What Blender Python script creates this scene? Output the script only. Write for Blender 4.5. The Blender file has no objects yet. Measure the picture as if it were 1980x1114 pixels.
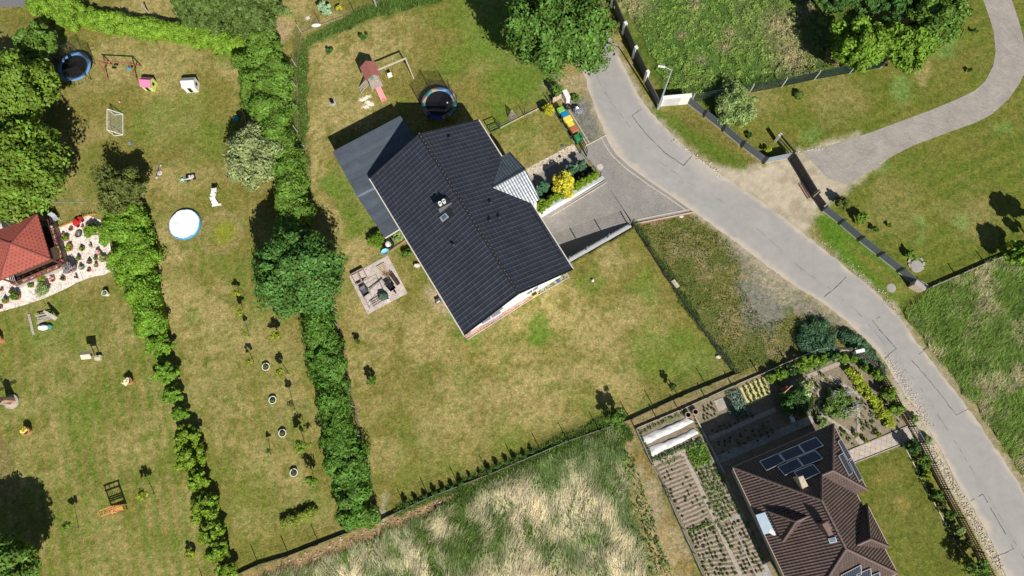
import bpy, math, random
import numpy as np
from mathutils import Vector, Matrix
from mathutils.geometry import delaunay_2d_cdt
random.seed(7); RS = np.random.RandomState(11)
S = bpy.context.scene
COL = S.collection
rad = math.radians

# ------------------------------------------------------------------ camera
H = 58.0; FPX = 1320.0; TILT = rad(14.1); ROLL = rad(-6.5)
_r = Vector((1, 0, 0)); _u = Vector((0, math.cos(TILT), math.sin(TILT))); FW = Vector((0, math.sin(TILT), -math.cos(TILT)))
CR = math.cos(ROLL)*_r + math.sin(ROLL)*_u; CU = -math.sin(ROLL)*_r + math.cos(ROLL)*_u
cd = bpy.data.cameras.new('camera'); cam = bpy.data.objects.new('camera', cd); COL.objects.link(cam)
cd.sensor_width = 36; cd.lens = FPX/1980*36; cd.clip_start = 0.5; cd.clip_end = 2000
cam.matrix_world = Matrix(((CR.x, CU.x, -FW.x, 0), (CR.y, CU.y, -FW.y, 0), (CR.z, CU.z, -FW.z, H), (0, 0, 0, 1)))
S.camera = cam
S.render.resolution_x = 1024; S.render.resolution_y = 576
# ------------------------------------------------------------------ world, sun
SUN_EL = rad(41.5); SH_AZ = rad(-21.0)          # shadows fall towards this bearing (from +Y, clockwise)
W = bpy.data.worlds.new('World'); S.world = W; W.use_nodes = True
nt = W.node_tree; bg = nt.nodes['Background']; sky = nt.nodes.new('ShaderNodeTexSky')
sky.sky_type = 'NISHITA'; sky.sun_disc = False; sky.sun_elevation = SUN_EL
sky.sun_rotation = SH_AZ + math.pi
sky.dust_density = 0.6
nt.links.new(sky.outputs[0], bg.inputs[0]); bg.inputs[1].default_value = 0.05
sd = bpy.data.lights.new('sun', 'SUN'); sun = bpy.data.objects.new('sun', sd); COL.objects.link(sun)
sd.energy = 5.0; sd.angle = rad(0.53); sd.color = (1.0, 0.955, 0.88)
shdir = Vector((math.sin(SH_AZ)*math.cos(SUN_EL), math.cos(SH_AZ)*math.cos(SUN_EL), -math.sin(SUN_EL)))
sun.rotation_euler = shdir.to_track_quat('-Z', 'Y').to_euler()
S.view_settings.view_transform = 'Standard'; S.view_settings.look = 'None'; S.view_settings.gamma = 1; S.view_settings.exposure = 0.2
S.render.engine = 'CYCLES'

# ------------------------------------------------------------------ helpers
def G(x, y, z=0.0):
    """point of the place at height z that the photograph shows at pixel x, y"""
    d = FW + CR*((x-990)/FPX) - CU*((y-557)/FPX)
    k = (z-H)/d.z
    return Vector((d.x*k, d.y*k, z))
def onplane(x, y, p0, n):
    d = FW + CR*((x-990)/FPX) - CU*((y-557)/FPX); o = Vector((0, 0, H))
    return o + d*((p0-o).dot(n)/d.dot(n))
def dirang(p, q):
    a = G(*p); b = G(*q); return math.atan2(b.y-a.y, b.x-a.x)
def dist(p, q): return (G(*p)-G(*q)).length

KIDS = {}
def props(o, label=None, cat=None, group=None, kind=None):
    if label: o['label'] = label
    if cat: o['category'] = cat
    if group: o['group'] = group
    if kind: o['kind'] = kind
    return o
def T(name, label, cat, loc, rz=0.0, group=None):
    o = bpy.data.objects.new(name, None); COL.objects.link(o); o.empty_display_size = 0.2
    o.location = loc; o.rotation_euler = (0, 0, rz); KIDS[o.name] = []
    return props(o, label, cat, group)
def dup(r, loc, rz=None, sc=None, label=None, group=None):
    c = r.copy(); COL.objects.link(c); KIDS[c.name] = []; c.location = loc
    if rz is not None: c.rotation_euler = (0, 0, rz)
    if sc is not None: c.scale = sc if hasattr(sc, '__len__') else (sc, sc, sc)
    if label: c['label'] = label
    if group: c['group'] = group
    for k in KIDS.get(r.name, []):
        kc = k.copy(); COL.objects.link(kc); kc.parent = c; KIDS[c.name].append(kc); KIDS[kc.name] = []
        for g in KIDS.get(k.name, []):
            gc = g.copy(); COL.objects.link(gc); gc.parent = kc; KIDS[kc.name].append(gc)
    return c

class MB:
    def __init__(s, off=(0, 0, 0)):
        s.v = []; s.f = []; s.c = []; s.uv = []; s.off = Vector(off); s.M = Matrix()
    def face(s, pts, col=None, uv=None):
        n = len(s.v)
        for p in pts: s.v.append(s.M @ Vector(p) - s.off)
        s.f.append(tuple(range(n, n+len(pts)))); s.c.append(col); s.uv.append(uv)
    def add(s, vs, fs, col=None):
        n = len(s.v)
        for p in vs: s.v.append(s.M @ Vector(p) - s.off)
        for f in fs: s.f.append(tuple(i+n for i in f)); s.c.append(col); s.uv.append(None)
    def box(s, c, d, rz=0.0, col=None, M=None):
        x, y, z = [q/2 for q in d]; R = Matrix.Rotation(rz, 3, 'Z') if M is None else M
        vs = [Vector(c) + R @ Vector((i*x, j*y, k*z)) for k in (-1, 1) for i, j in ((-1, -1), (1, -1), (1, 1), (-1, 1))]
        s.add(vs, [(3, 2, 1, 0), (4, 5, 6, 7), (0, 1, 5, 4), (1, 2, 6, 5), (2, 3, 7, 6), (3, 0, 4, 7)], col)
    def beam(s, a, b, w, h=None, col=None, up=(0, 0, 1)):
        a = Vector(a); b = Vector(b); h = w if h is None else h; d = b-a; L = d.length
        if L < 1e-5: return
        x = d/L; u = Vector(up)
        if abs(x.dot(u)) > .98: u = Vector((0, 1, 0))
        y = u.cross(x).normalized(); z = x.cross(y)
        s.box((a+b)/2, (L, w, h), col=col, M=Matrix(((x.x, y.x, z.x), (x.y, y.y, z.y), (x.z, y.z, z.z))))
    def prism(s, poly, z0, z1, col=None):
        n = len(poly); P = [Vector((p[0], p[1], 0)) for p in poly]
        a = sum(P[i].x*P[(i+1) % n].y - P[(i+1) % n].x*P[i].y for i in range(n))
        if a < 0: P.reverse()
        zz = lambda z, i: z[i] if hasattr(z, '__len__') else z
        vs = [(p.x, p.y, z0) for p in P]+[(p.x, p.y, z1) for p in P]
        fs = [tuple(range(n-1, -1, -1)), tuple(range(n, 2*n))]+[(i, (i+1) % n, n+(i+1) % n, n+i) for i in range(n)]
        s.add(vs, fs, col)
    def slab(s, pts, t, col=None):
        """thick sheet under the given 3-D outline"""
        n = len(pts); P = [Vector(p) for p in pts]; s.add([p for p in P]+[p-Vector((0, 0, t)) for p in P],
            [tuple(range(n)), tuple(range(2*n-1, n-1, -1))]+[((i+1) % n, i, n+i, n+(i+1) % n) for i in range(n)], col)
    def tube(s, a, b, r0, r1=None, n=8, col=None):
        a = Vector(a); b = Vector(b); r1 = r0 if r1 is None else r1; x = (b-a).normalized()
        u = Vector((0, 0, 1)) if abs(x.z) < .95 else Vector((1, 0, 0)); y = u.cross(x).normalized(); z = x.cross(y)
        vs = []
        for p, r in ((a, r0), (b, r1)):
            for i in range(n): t = 2*math.pi*i/n; vs.append(p + (y*math.cos(t)+z*math.sin(t))*r)
        s.add(vs, [(i, (i+1) % n, n+(i+1) % n, n+i) for i in range(n)]+[tuple(range(n-1, -1, -1)), tuple(range(n, 2*n))], col)
    def path(s, pts, r, n=6, col=None):
        for i in range(len(pts)-1): s.tube(pts[i], pts[i+1], r, r, n, col)
    def lathe(s, c, prof, n=24, col=None, cap=True):
        c = Vector(c); vs = []
        for r, z in prof:
            for i in range(n): t = 2*math.pi*i/n; vs.append(c+Vector((r*math.cos(t), r*math.sin(t), z)))
        fs = []
        for k in range(len(prof)-1):
            for i in range(n):
                j = (i+1) % n; fs.append((k*n+i, k*n+j, (k+1)*n+j, (k+1)*n+i))
        if cap: fs.append(tuple(range(n-1, -1, -1))); fs.append(tuple((len(prof)-1)*n+i for i in range(n)))
        s.add(vs, fs, col)
    def ball(s, c, r, n=12, col=None, sc=(1, 1, 1)):
        vs = []; fs = []; m = n//2
        for k in range(m+1):
            ph = math.pi*k/m
            for i in range(n):
                t = 2*math.pi*i/n; vs.append(Vector(c)+Vector((r*sc[0]*math.sin(ph)*math.cos(t), r*sc[1]*math.sin(ph)*math.sin(t), r*sc[2]*math.cos(ph))))
        for k in range(m):
            for i in range(n):
                j = (i+1) % n; fs.append((k*n+i, (k+1)*n+i, (k+1)*n+j, k*n+j))
        s.add(vs, fs, col)
    def mesh(s, name, mat, smooth=False):
        me = bpy.data.meshes.new(name); me.from_pydata([tuple(v) for v in s.v], [], s.f)
        if any(c is not None for c in s.c):
            at = me.color_attributes.new('Col', 'FLOAT_COLOR', 'CORNER'); buf = []
            for f, c in zip(s.f, s.c):
                c = c or (.5, .5, .5); buf += [c[0], c[1], c[2], 1.0]*len(f)
            at.data.foreach_set('color', buf)
        if any(u is not None for u in s.uv):
            ul = me.uv_layers.new(name='UVMap'); buf = []
            for f, u in zip(s.f, s.uv):
                buf += [q for t in u for q in t] if u is not None else [0.0, 0.0]*len(f)
            ul.data.foreach_set('uv', buf)
        me.materials.append(mat)
        if smooth: me.polygons.foreach_set('use_smooth', [True]*len(me.polygons))
        me.update(); return me
    def part(s, name, mat, parent, label=None, smooth=False):
        o = bpy.data.objects.new(name, s.mesh(name, mat, smooth)); COL.objects.link(o); o.parent = parent
        KIDS.setdefault(parent.name, []).append(o); KIDS[o.name] = []
        if label: o['label'] = label
        return o
    def top(s, name, mat, label=None, cat=None, group=None, kind=None, loc=None, rz=0.0, smooth=False):
        """top-level mesh; geometry given in world space unless loc is given"""
        if loc is None:
            A = np.array([tuple(v) for v in s.v]); c = Vector((float(A[:, 0].mean()), float(A[:, 1].mean()), float(A[:, 2].min())))
            s.v = [v-c for v in s.v]; loc = c
        o = bpy.data.objects.new(name, s.mesh(name, mat, smooth)); COL.objects.link(o); o.location = loc; o.rotation_euler = (0, 0, rz)
        KIDS[o.name] = []
        return props(o, label, cat, group, kind)

# ------------------------------------------------------------------ materials
def base(name):
    m = bpy.data.materials.new(name); m.use_nodes = True; t = m.node_tree
    return m, t, t.nodes['Principled BSDF']
def nd(t, typ, **k):
    n = t.nodes.new(typ)
    for a, b in k.items(): setattr(n, a, b)
    return n
def mul_noise(t, src, scale, lo, hi, detail=4, coord='Object', seed=0.0, rough=.6, stretch=None):
    tc = nd(t, 'ShaderNodeTexCoord'); n = nd(t, 'ShaderNodeTexNoise'); n.inputs['Scale'].default_value = scale; n.inputs['Detail'].default_value = detail
    n.inputs['Roughness'].default_value = rough
    if stretch:
        mp = nd(t, 'ShaderNodeMapping'); mp.inputs['Scale'].default_value = stretch; t.links.new(tc.outputs[coord], mp.inputs[0]); t.links.new(mp.outputs[0], n.inputs[0])
    else: t.links.new(tc.outputs[coord], n.inputs[0])
    mr = nd(t, 'ShaderNodeMapRange'); mr.inputs[1].default_value = .3; mr.inputs[2].default_value = .7; mr.inputs[3].default_value = lo; mr.inputs[4].default_value = hi
    t.links.new(n.outputs[0], mr.inputs[0])
    mx = nd(t, 'ShaderNodeVectorMath', operation='SCALE'); t.links.new(src, mx.inputs[0]); t.links.new(mr.outputs[0], mx.inputs['Scale'])
    return mx.outputs[0], n
def bump(t, b, h, strength=.3, dist=.02):
    n = nd(t, 'ShaderNodeBump'); n.inputs['Strength'].default_value = strength; n.inputs['Distance'].default_value = dist
    t.links.new(h, n.inputs['Height']); t.links.new(n.outputs[0], b.inputs['Normal'])
MC = {}
def M(name, col=None, rough=.7, metal=0.0, ns=6.0, amp=.15, bmp=0.0, ns2=None, attr=False, spec=.4):
    if name in MC: return MC[name]
    m, t, b = base(name)
    if attr:
        a = nd(t, 'ShaderNodeAttribute', attribute_name='Col'); src = a.outputs[0]
    else:
        r = nd(t, 'ShaderNodeRGB'); r.outputs[0].default_value = (*col, 1); src = r.outputs[0]
    src, n = mul_noise(t, src, ns, 1-amp, 1+amp)
    if ns2: src, n2 = mul_noise(t, src, ns2, 1-amp*.8, 1+amp*.8, detail=2)
    t.links.new(src, b.inputs['Base Color'])
    b.inputs['Roughness'].default_value = rough; b.inputs['Metallic'].default_value = metal; b.inputs['Specular IOR Level'].default_value = spec
    if bmp: bump(t, b, n.outputs[0], bmp, .03)
    MC[name] = m; return m
def leafmat(name, col, var=.40, trans=.16, hue=.03, attr=False):
    if name in MC: return MC[name]
    m = bpy.data.materials.new(name); m.use_nodes = True; t = m.node_tree; t.nodes.clear()
    out = nd(t, 'ShaderNodeOutputMaterial'); g = nd(t, 'ShaderNodeNewGeometry')
    if attr:
        a = nd(t, 'ShaderNodeAttribute', attribute_name='Col'); src = a.outputs[0]
    else:
        r = nd(t, 'ShaderNodeRGB'); r.outputs[0].default_value = (col[0]*1.9, col[1]*1.88, col[2]*1.3, 1); src = r.outputs[0]
    hs = nd(t, 'ShaderNodeHueSaturation')
    mr = nd(t, 'ShaderNodeMapRange'); mr.inputs[3].default_value = 1-var; mr.inputs[4].default_value = 1+var
    mh = nd(t, 'ShaderNodeMapRange'); mh.inputs[3].default_value = .5-hue; mh.inputs[4].default_value = .5+hue*.6
    t.links.new(g.outputs['Random Per Island'], mr.inputs[0]); t.links.new(g.outputs['Random Per Island'], mh.inputs[0])
    t.links.new(mr.outputs[0], hs.inputs['Value']); t.links.new(mh.outputs[0], hs.inputs['Hue'])
    t.links.new(src, hs.inputs['Color'])
    s2, n = mul_noise(t, hs.outputs[0], .9, .75, 1.25, detail=2)
    d = nd(t, 'ShaderNodeBsdfPrincipled'); d.inputs['Roughness'].default_value = .55; d.inputs['Specular IOR Level'].default_value = .25
    tr = nd(t, 'ShaderNodeBsdfTranslucent'); mx = nd(t, 'ShaderNodeMixShader'); mx.inputs[0].default_value = trans
    t.links.new(s2, d.inputs['Base Color']); t.links.new(s2, tr.inputs[0])
    t.links.new(d.outputs[0], mx.inputs[1]); t.links.new(tr.outputs[0], mx.inputs[2]); t.links.new(mx.outputs[0], out.inputs[0])
    MC[name] = m; return m
def roofmat(name, col, rough, rib, step, depth=.04, gap=.45, joint=None, pw=1.6, crest=0.0, metal=0.0, lapk=.35, lw=.10):
    """tiles: uv.x along the eave, uv.y up the slope, both in metres"""
    m, t, b = base(name); uv = nd(t, 'ShaderNodeUVMap'); sx = nd(t, 'ShaderNodeSeparateXYZ'); t.links.new(uv.outputs[0], sx.inputs[0])
    def mt(op, a, bb=None, c=None):
        n = nd(t, 'ShaderNodeMath', operation=op)
        for i, q in enumerate((a, bb, c)):
            if q is None: continue
            if isinstance(q, (int, float)): n.inputs[i].default_value = q
            else: t.links.new(q, n.inputs[i])
        return n.outputs[0]
    wx = mt('MULTIPLY', sx.outputs[0], 2*math.pi/rib); s1 = mt('SINE', wx); s1 = mt('MULTIPLY_ADD', s1, .5, .5); s1 = mt('POWER', s1, pw)
    fy = mt('FRACT', mt('DIVIDE', sx.outputs[1], step)); hy = mt('SUBTRACT', 1.0, fy)
    hgt = mt('ADD', mt('MULTIPLY', s1, 1.0), mt('MULTIPLY', hy, .6))
    r = nd(t, 'ShaderNodeRGB'); r.outputs[0].default_value = (*col, 1)
    src, n = mul_noise(t, r.outputs[0], 1.2, .85, 1.15); src, n2 = mul_noise(t, src, 14, .85, 1.15)
    # laps are dark along the lower tile edge, troughs are darker
    lap = mt('GREATER_THAN', fy, 1-lw); groove = mt('LESS_THAN', s1, .12)
    k = mt('SUBTRACT', 1.0, mt('MULTIPLY', lap, lapk)); k = mt('SUBTRACT', k, mt('MULTIPLY', groove, gap))
    k = mt('MULTIPLY', k, mt('MULTIPLY_ADD', mt('POWER', s1, 4.0), crest, 1.0))  # positive crest paints a highlight along the ribs into the colour
    cell = nd(t, 'ShaderNodeTexWhiteNoise'); cell.noise_dimensions = '2D'; cv = nd(t, 'ShaderNodeCombineXYZ')
    t.links.new(mt('FLOOR', mt('DIVIDE', sx.outputs[0], rib)), cv.inputs[0]); t.links.new(mt('FLOOR', mt('DIVIDE', sx.outputs[1], step)), cv.inputs[1]); t.links.new(cv.outputs[0], cell.inputs[0])
    k = mt('MULTIPLY', k, mt('MULTIPLY_ADD', cell.outputs[0], .22, .89))
    sc = nd(t, 'ShaderNodeVectorMath', operation='SCALE'); t.links.new(src, sc.inputs[0]); t.links.new(k, sc.inputs['Scale']); t.links.new(sc.outputs[0], b.inputs['Base Color'])
    b.inputs['Metallic'].default_value = metal
    b.inputs['Roughness'].default_value = rough; bump(t, b, hgt, 1.0, depth); MC[name] = m; return m
def pavemat(name, col, w, h, mort, rough=.8, rot=0.0, var=.2, mcol=None, ms=.02, off=.5):
    m, t, b = base(name); tc = nd(t, 'ShaderNodeTexCoord'); mp = nd(t, 'ShaderNodeMapping'); mp.inputs['Rotation'].default_value[2] = rot
    br = nd(t, 'ShaderNodeTexBrick'); t.links.new(tc.outputs['Object'], mp.inputs[0]); t.links.new(mp.outputs[0], br.inputs[0])
    br.inputs['Color1'].default_value = tuple(c*(1-var) for c in col)+(1,); br.inputs['Color2'].default_value = tuple(min(1, c*(1+var)) for c in col)+(1,)
    br.inputs['Mortar'].default_value = (*(mcol or tuple(c*mort for c in col)), 1); br.inputs['Scale'].default_value = 1; br.inputs['Mortar Size'].default_value = ms
    br.inputs['Brick Width'].default_value = w; br.inputs['Row Height'].default_value = h; br.offset = off
    src, n = mul_noise(t, br.outputs[0], .7, .86, 1.14); src, n = mul_noise(t, src, 9, .85, 1.15)
    t.links.new(src, b.inputs['Base Color']); b.inputs['Roughness'].default_value = rough; bump(t, b, n.outputs[0], .3, .01); MC[name] = m; return m
def gravelmat(name, cols, scale=14, rough=.9):
    m, t, b = base(name); tc = nd(t, 'ShaderNodeTexCoord'); v = nd(t, 'ShaderNodeTexVoronoi'); v.inputs['Scale'].default_value = scale
    t.links.new(tc.outputs['Object'], v.inputs[0]); sp = nd(t, 'ShaderNodeSeparateColor'); t.links.new(v.outputs['Color'], sp.inputs[0])
    cr = nd(t, 'ShaderNodeValToRGB'); t.links.new(sp.outputs[0], cr.inputs[0]); e = cr.color_ramp.elements; cr.color_ramp.interpolation = 'CONSTANT'
    for i, c in enumerate(cols):
        q = e[i] if i < 2 else e.new(i/len(cols)); q.position = i/len(cols); q.color = (*c, 1)
    src, n = mul_noise(t, cr.outputs[0], 1.0, .85, 1.12)
    t.links.new(src, b.inputs['Base Color']); b.inputs['Roughness'].default_value = rough; bump(t, b, v.outputs['Distance'], .8, .03); MC[name] = m; return m

# ------------------------------------------------------------------ numpy noise and masks
def vnoise(x, y, seed=0):
    xi = np.floor(x).astype(np.int64); yi = np.floor(y).astype(np.int64); fx = x-xi; fy = y-yi; fx = fx*fx*(3-2*fx); fy = fy*fy*(3-2*fy)
    def h(a, b):
        n = (a*374761393 + b*668265263 + seed*974711) & 0x7fffffff; n = ((n ^ (n >> 13))*1274126177) & 0x7fffffff
        return ((n ^ (n >> 16)) & 0xffff)/65535.0
    return (h(xi, yi)*(1-fx)+h(xi+1, yi)*fx)*(1-fy)+(h(xi, yi+1)*(1-fx)+h(xi+1, yi+1)*fx)*fy
def fbm(x, y, sc, seed=0, o=4):
    r = 0; a = .5; t = 0
    for i in range(o): r = r+a*vnoise(x*sc, y*sc, seed+i*17); t += a; a *= .55; sc *= 2.1
    return r/t
def sdist(x, y, poly):
    """signed distance (inside positive) to a world polygon"""
    n = len(poly); d = np.full(x.shape, 1e9); ins = np.zeros(x.shape, bool)
    for i in range(n):
        ax, ay = poly[i]; bx, by = poly[(i+1) % n]; ex = bx-ax; ey = by-ay
        k = np.clip(((x-ax)*ex+(y-ay)*ey)/(ex*ex+ey*ey+1e-9), 0, 1); d = np.minimum(d, (x-ax-ex*k)**2+(y-ay-ey*k)**2)
        c = ((ay > y) != (by > y)) & (x < (bx-ax)*(y-ay)/(by-ay+1e-12)+ax); ins ^= c
    d = np.sqrt(d); return np.where(ins, d, -d)
def wp(px): return [tuple(G(*p)[:2]) for p in px]
def sstep(a): a = np.clip(a, 0, 1); return a*a*(3-2*a)

# ------------------------------------------------------------------ sheets and polylines
def sheet(name, px, z, mat, label=None, cat=None, kind='structure', thick=0.0):
    m = MB(); P = [G(*p) for p in px]
    if sum(P[i].x*P[(i+1) % len(P)].y-P[(i+1) % len(P)].x*P[i].y for i in range(len(P))) < 0: P.reverse()
    P = [Vector((p.x, p.y, z)) for p in P]
    if thick: m.slab(P, thick)
    else: m.face(P)
    return m.top(name, mat, label, cat, kind=kind)
def resample(pts, n):
    P = [np.array(p, float) for p in pts]; L = [0]
    for i in range(1, len(P)): L.append(L[-1]+np.linalg.norm(P[i]-P[i-1]))
    A = np.array(P); t = np.linspace(0, L[-1], n)
    return np.stack([np.interp(t, L, A[:, k]) for k in range(A.shape[1])], 1)
def smooth(pts, n, it=3):
    A = resample(pts, n)
    for _ in range(it):
        B = A.copy(); B[1:-1] = (A[:-2]+2*A[1:-1]+A[2:])/4; A = B
    return A
def line_strip(m, px, w, z, col=None):
    P = [G(*p) for p in px]
    for i in range(len(P)-1):
        a = P[i]; b = P[i+1]; d = (b-a).normalized(); q = Vector((-d.y, d.x, 0))*w/2
        m.face([Vector((v.x, v.y, z)) for v in (a-q, b-q, b+q, a+q)], col)

# ------------------------------------------------------------------ foliage
def quads_obj(name, V, mat, C=None):
    """V: (n,4,3) quads"""
    n = len(V); me = bpy.data.meshes.new(name); me.vertices.add(n*4); me.vertices.foreach_set('co', V.reshape(-1).astype(np.float32))
    me.loops.add(n*4); me.loops.foreach_set('vertex_index', np.arange(n*4, dtype=np.int32))
    me.polygons.add(n); me.polygons.foreach_set('loop_start', np.arange(0, n*4, 4, dtype=np.int32)); me.polygons.foreach_set('loop_total', np.full(n, 4, np.int32))
    if C is not None:
        at = me.color_attributes.new('Col', 'FLOAT_COLOR', 'POINT'); c4 = np.concatenate([C, np.ones((n, 1))], 1); at.data.foreach_set('color', np.repeat(c4, 4, 0).reshape(-1).astype(np.float32))
    me.materials.append(mat); me.update(); me.validate(); o = bpy.data.objects.new(name, me); COL.objects.link(o); KIDS[o.name] = []; return o
def leaves(P, N, size, asp=.55, jit=.9, var=.4, bend=0.0, along=None):
    n = len(P); N = N+RS.normal(0, jit, (n, 3)); N /= np.linalg.norm(N, axis=1)[:, None]+1e-9
    R = RS.normal(0, 1, (n, 3)) if along is None else along+RS.normal(0, .35, (n, 3))
    Tn = R-N*(R*N).sum(1)[:, None]; Tn /= np.linalg.norm(Tn, axis=1)[:, None]+1e-9; B = np.cross(N, Tn)
    s = size*(1+RS.uniform(-var, var, n))[:, None]
    return np.stack([P-Tn*s, P+B*s*asp-N*s*.15, P+Tn*s, P-B*s*asp-N*s*.15], 1)
def clumpcloud(C, R, per, size, asp=.55, up=.35, jit=.7, squash=.8):
    """C (k,3) clump centres, R (k,) radii"""
    C = np.asarray(C); R = np.asarray(R); k = len(C); D = RS.normal(0, 1, (k*per, 3)); D[:, 2] += up*1.2; D /= np.linalg.norm(D, axis=1)[:, None]
    rr = np.repeat(R, per)[:, None]*RS.uniform(.3, 1.0, (k*per, 1))**.55*1.1; an = np.repeat(RS.uniform(.6, 1.45, (k, 3)), per, 0); Dd = D*an; Dd[:, 2] *= squash
    return leaves(np.repeat(C, per, 0)+Dd*rr, D*1.0+np.array([0, 0, .25]), size, asp, jit*.62)
def crown_pts(rx, ry, rz, k, cr, irr=.18, low=-.35, inner=.5):
    D = RS.normal(0, 1, (k*3, 3)); D /= np.linalg.norm(D, axis=1)[:, None]; D = D[D[:, 2] > low][:k]
    a = np.arctan2(D[:, 1], D[:, 0]); ph = RS.uniform(0, 6.3, 4)
    f = 1+irr*(np.sin(a*3+ph[0])*.6+np.sin(a*5+ph[1])*.5+np.sin(a*8+ph[2]+D[:, 2]*3)*.5)
    r = f*RS.uniform(inner, 1, len(D))**.6
    C = D*r[:, None]*np.array([rx, ry, rz]); return C, cr*RS.uniform(.65, 1.25, len(C))
def make_tree(name, label, cat, base_px, crown_px, rpx, h, mat, bark, cz=None, k=110, per=150, size=.17, cr=None, group=None, flat=.7, limbs=6, asp=.55, irr=.18, low=-.35, up=.35, squash=.8, inner=.5, ryk=1.0):
    """trunk at base_px; crown centre seen at crown_px with radius rpx pixels"""
    b = G(*base_px); cz = h*.62 if cz is None else cz; c = G(*crown_px, cz); r = (G(crown_px[0]+rpx, crown_px[1], cz)-c).length
    t = T(name, label, cat, b, 0, group); off = c-b
    C, R = crown_pts(r*.85, r*.85*ryk, (h-cz)*.9, k, cr or r*.24, irr, low, inner)
    C = C+np.array([off.x, off.y, cz]); C[:, 2] = np.maximum(C[:, 2], R*.5)
    V = clumpcloud(C, R, per, size, asp, up, .7, squash); V[:, :, 2] = np.maximum(V[:, :, 2], .03)
    o = quads_obj('crown', V, mat); o.parent = t; KIDS[t.name].append(o)
    m = MB(); tr = max(.04, .028*h); top = Vector((off.x, off.y, cz)); mid = Vector((off.x*.4, off.y*.4, cz*.55))
    m.tube((0, 0, -.05), mid, tr, tr*.8); m.tube(mid, top, tr*.8, tr*.4)
    for i in range(limbs):
        q = Vector(C[RS.randint(len(C))]); s0 = mid.lerp(top, RS.uniform(.1, .9)); m.tube(s0, s0.lerp(q, .9), tr*.35, tr*.1, 5)
    m.part('trunk', bark, t)
    return t

# ================================================================== THE GROUND
road_L = [(1062, -70), (1085, 0), (1112, 80), (1128, 140), (1142, 190), (1163, 246), (1185, 290), (1215, 322), (1262, 358), (1300, 384), (1342, 411), (1400, 452), (1460, 497), (1528, 549), (1586, 581), (1607, 599), (1651, 634), (1692, 674), (1714, 703), (1733, 739), (1760, 775), (1787, 819), (1818, 870), (1845, 925), (1880, 980), (1914, 1041), (1944, 1114), (1985, 1210)]
road_R = [(1120, -70), (1148, 0), (1178, 73), (1199, 113), (1226, 171), (1257, 218), (1301, 263), (1335, 297), (1380, 328), (1400, 342), (1450, 375), (1500, 410), (1560, 455), (1600, 490), (1650, 530), (1700, 570), (1735, 608), (1770, 658), (1800, 700), (1850, 760), (1900, 830), (1940, 890), (1980, 952), (2040, 1050), (2080, 1150), (2110, 1220)]
ramp_poly = [(1172, 352), (1222, 431), (1103, 497), (1086, 470), (1046, 412)]
P_road = wp(road_L+road_R[::-1])
NX, NY = 560, 420
gx = np.linspace(-60, 66, NX); gy = np.linspace(-26, 64, NY); X, Y = np.meshgrid(gx, gy)
n1 = fbm(X, Y, .9, 1); n2 = fbm(X, Y, .35, 5); n3 = fbm(X, Y, 2.4, 9, 3); n4 = fbm(X+50, Y, .6, 23)
C = np.zeros(X.shape+(3,))
OLIVE = np.array([.200, .174, .045]); TAN = np.array([.375, .292, .128]); GRN = np.array([.098, .180, .018]); RICH = np.array([.118, .142, .022]); DIRT = np.array([.30, .21, .12]); SAND = np.array([.50, .42, .30])
def mixin(m, col):
    global C
    C = C*(1-m[..., None])+np.asarray(col)*m[..., None]
def blobm(lst, amt=1.0, warp=1.2, soft=.75):
    m = np.zeros(X.shape); wx = (fbm(X, Y, .5, 41)-.5)*warp*3; wy = (fbm(X, Y, .5, 43)-.5)*warp*3
    for q in lst:
        x, y, r = q[:3]; a = q[3] if len(q) > 3 else 1.0; c = G(x, y); rr = (G(x+r, y)-c).length
        d = np.hypot(X+wx-c.x, Y+wy-c.y)/rr; m = np.maximum(m, a*sstep((1.25-d)/soft))
    return m*amt
def pm(px, soft=.4, amp=.6, seed=3, sc=1.1):
    d = sdist(X, Y, wp(px) if isinstance(px[0][0], (int, float)) and abs(px[0][0])+abs(px[0][1]) > 0 else px)
    return sstep((d+(fbm(X, Y, sc, seed)-.5)*2*amp)/soft*.5+.5)
mixin(np.ones(X.shape), OLIVE)
mixin(sstep((n2-.42)*4)*.45, TAN); mixin(sstep((n4-.50)*5)*.28, GRN)
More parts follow.
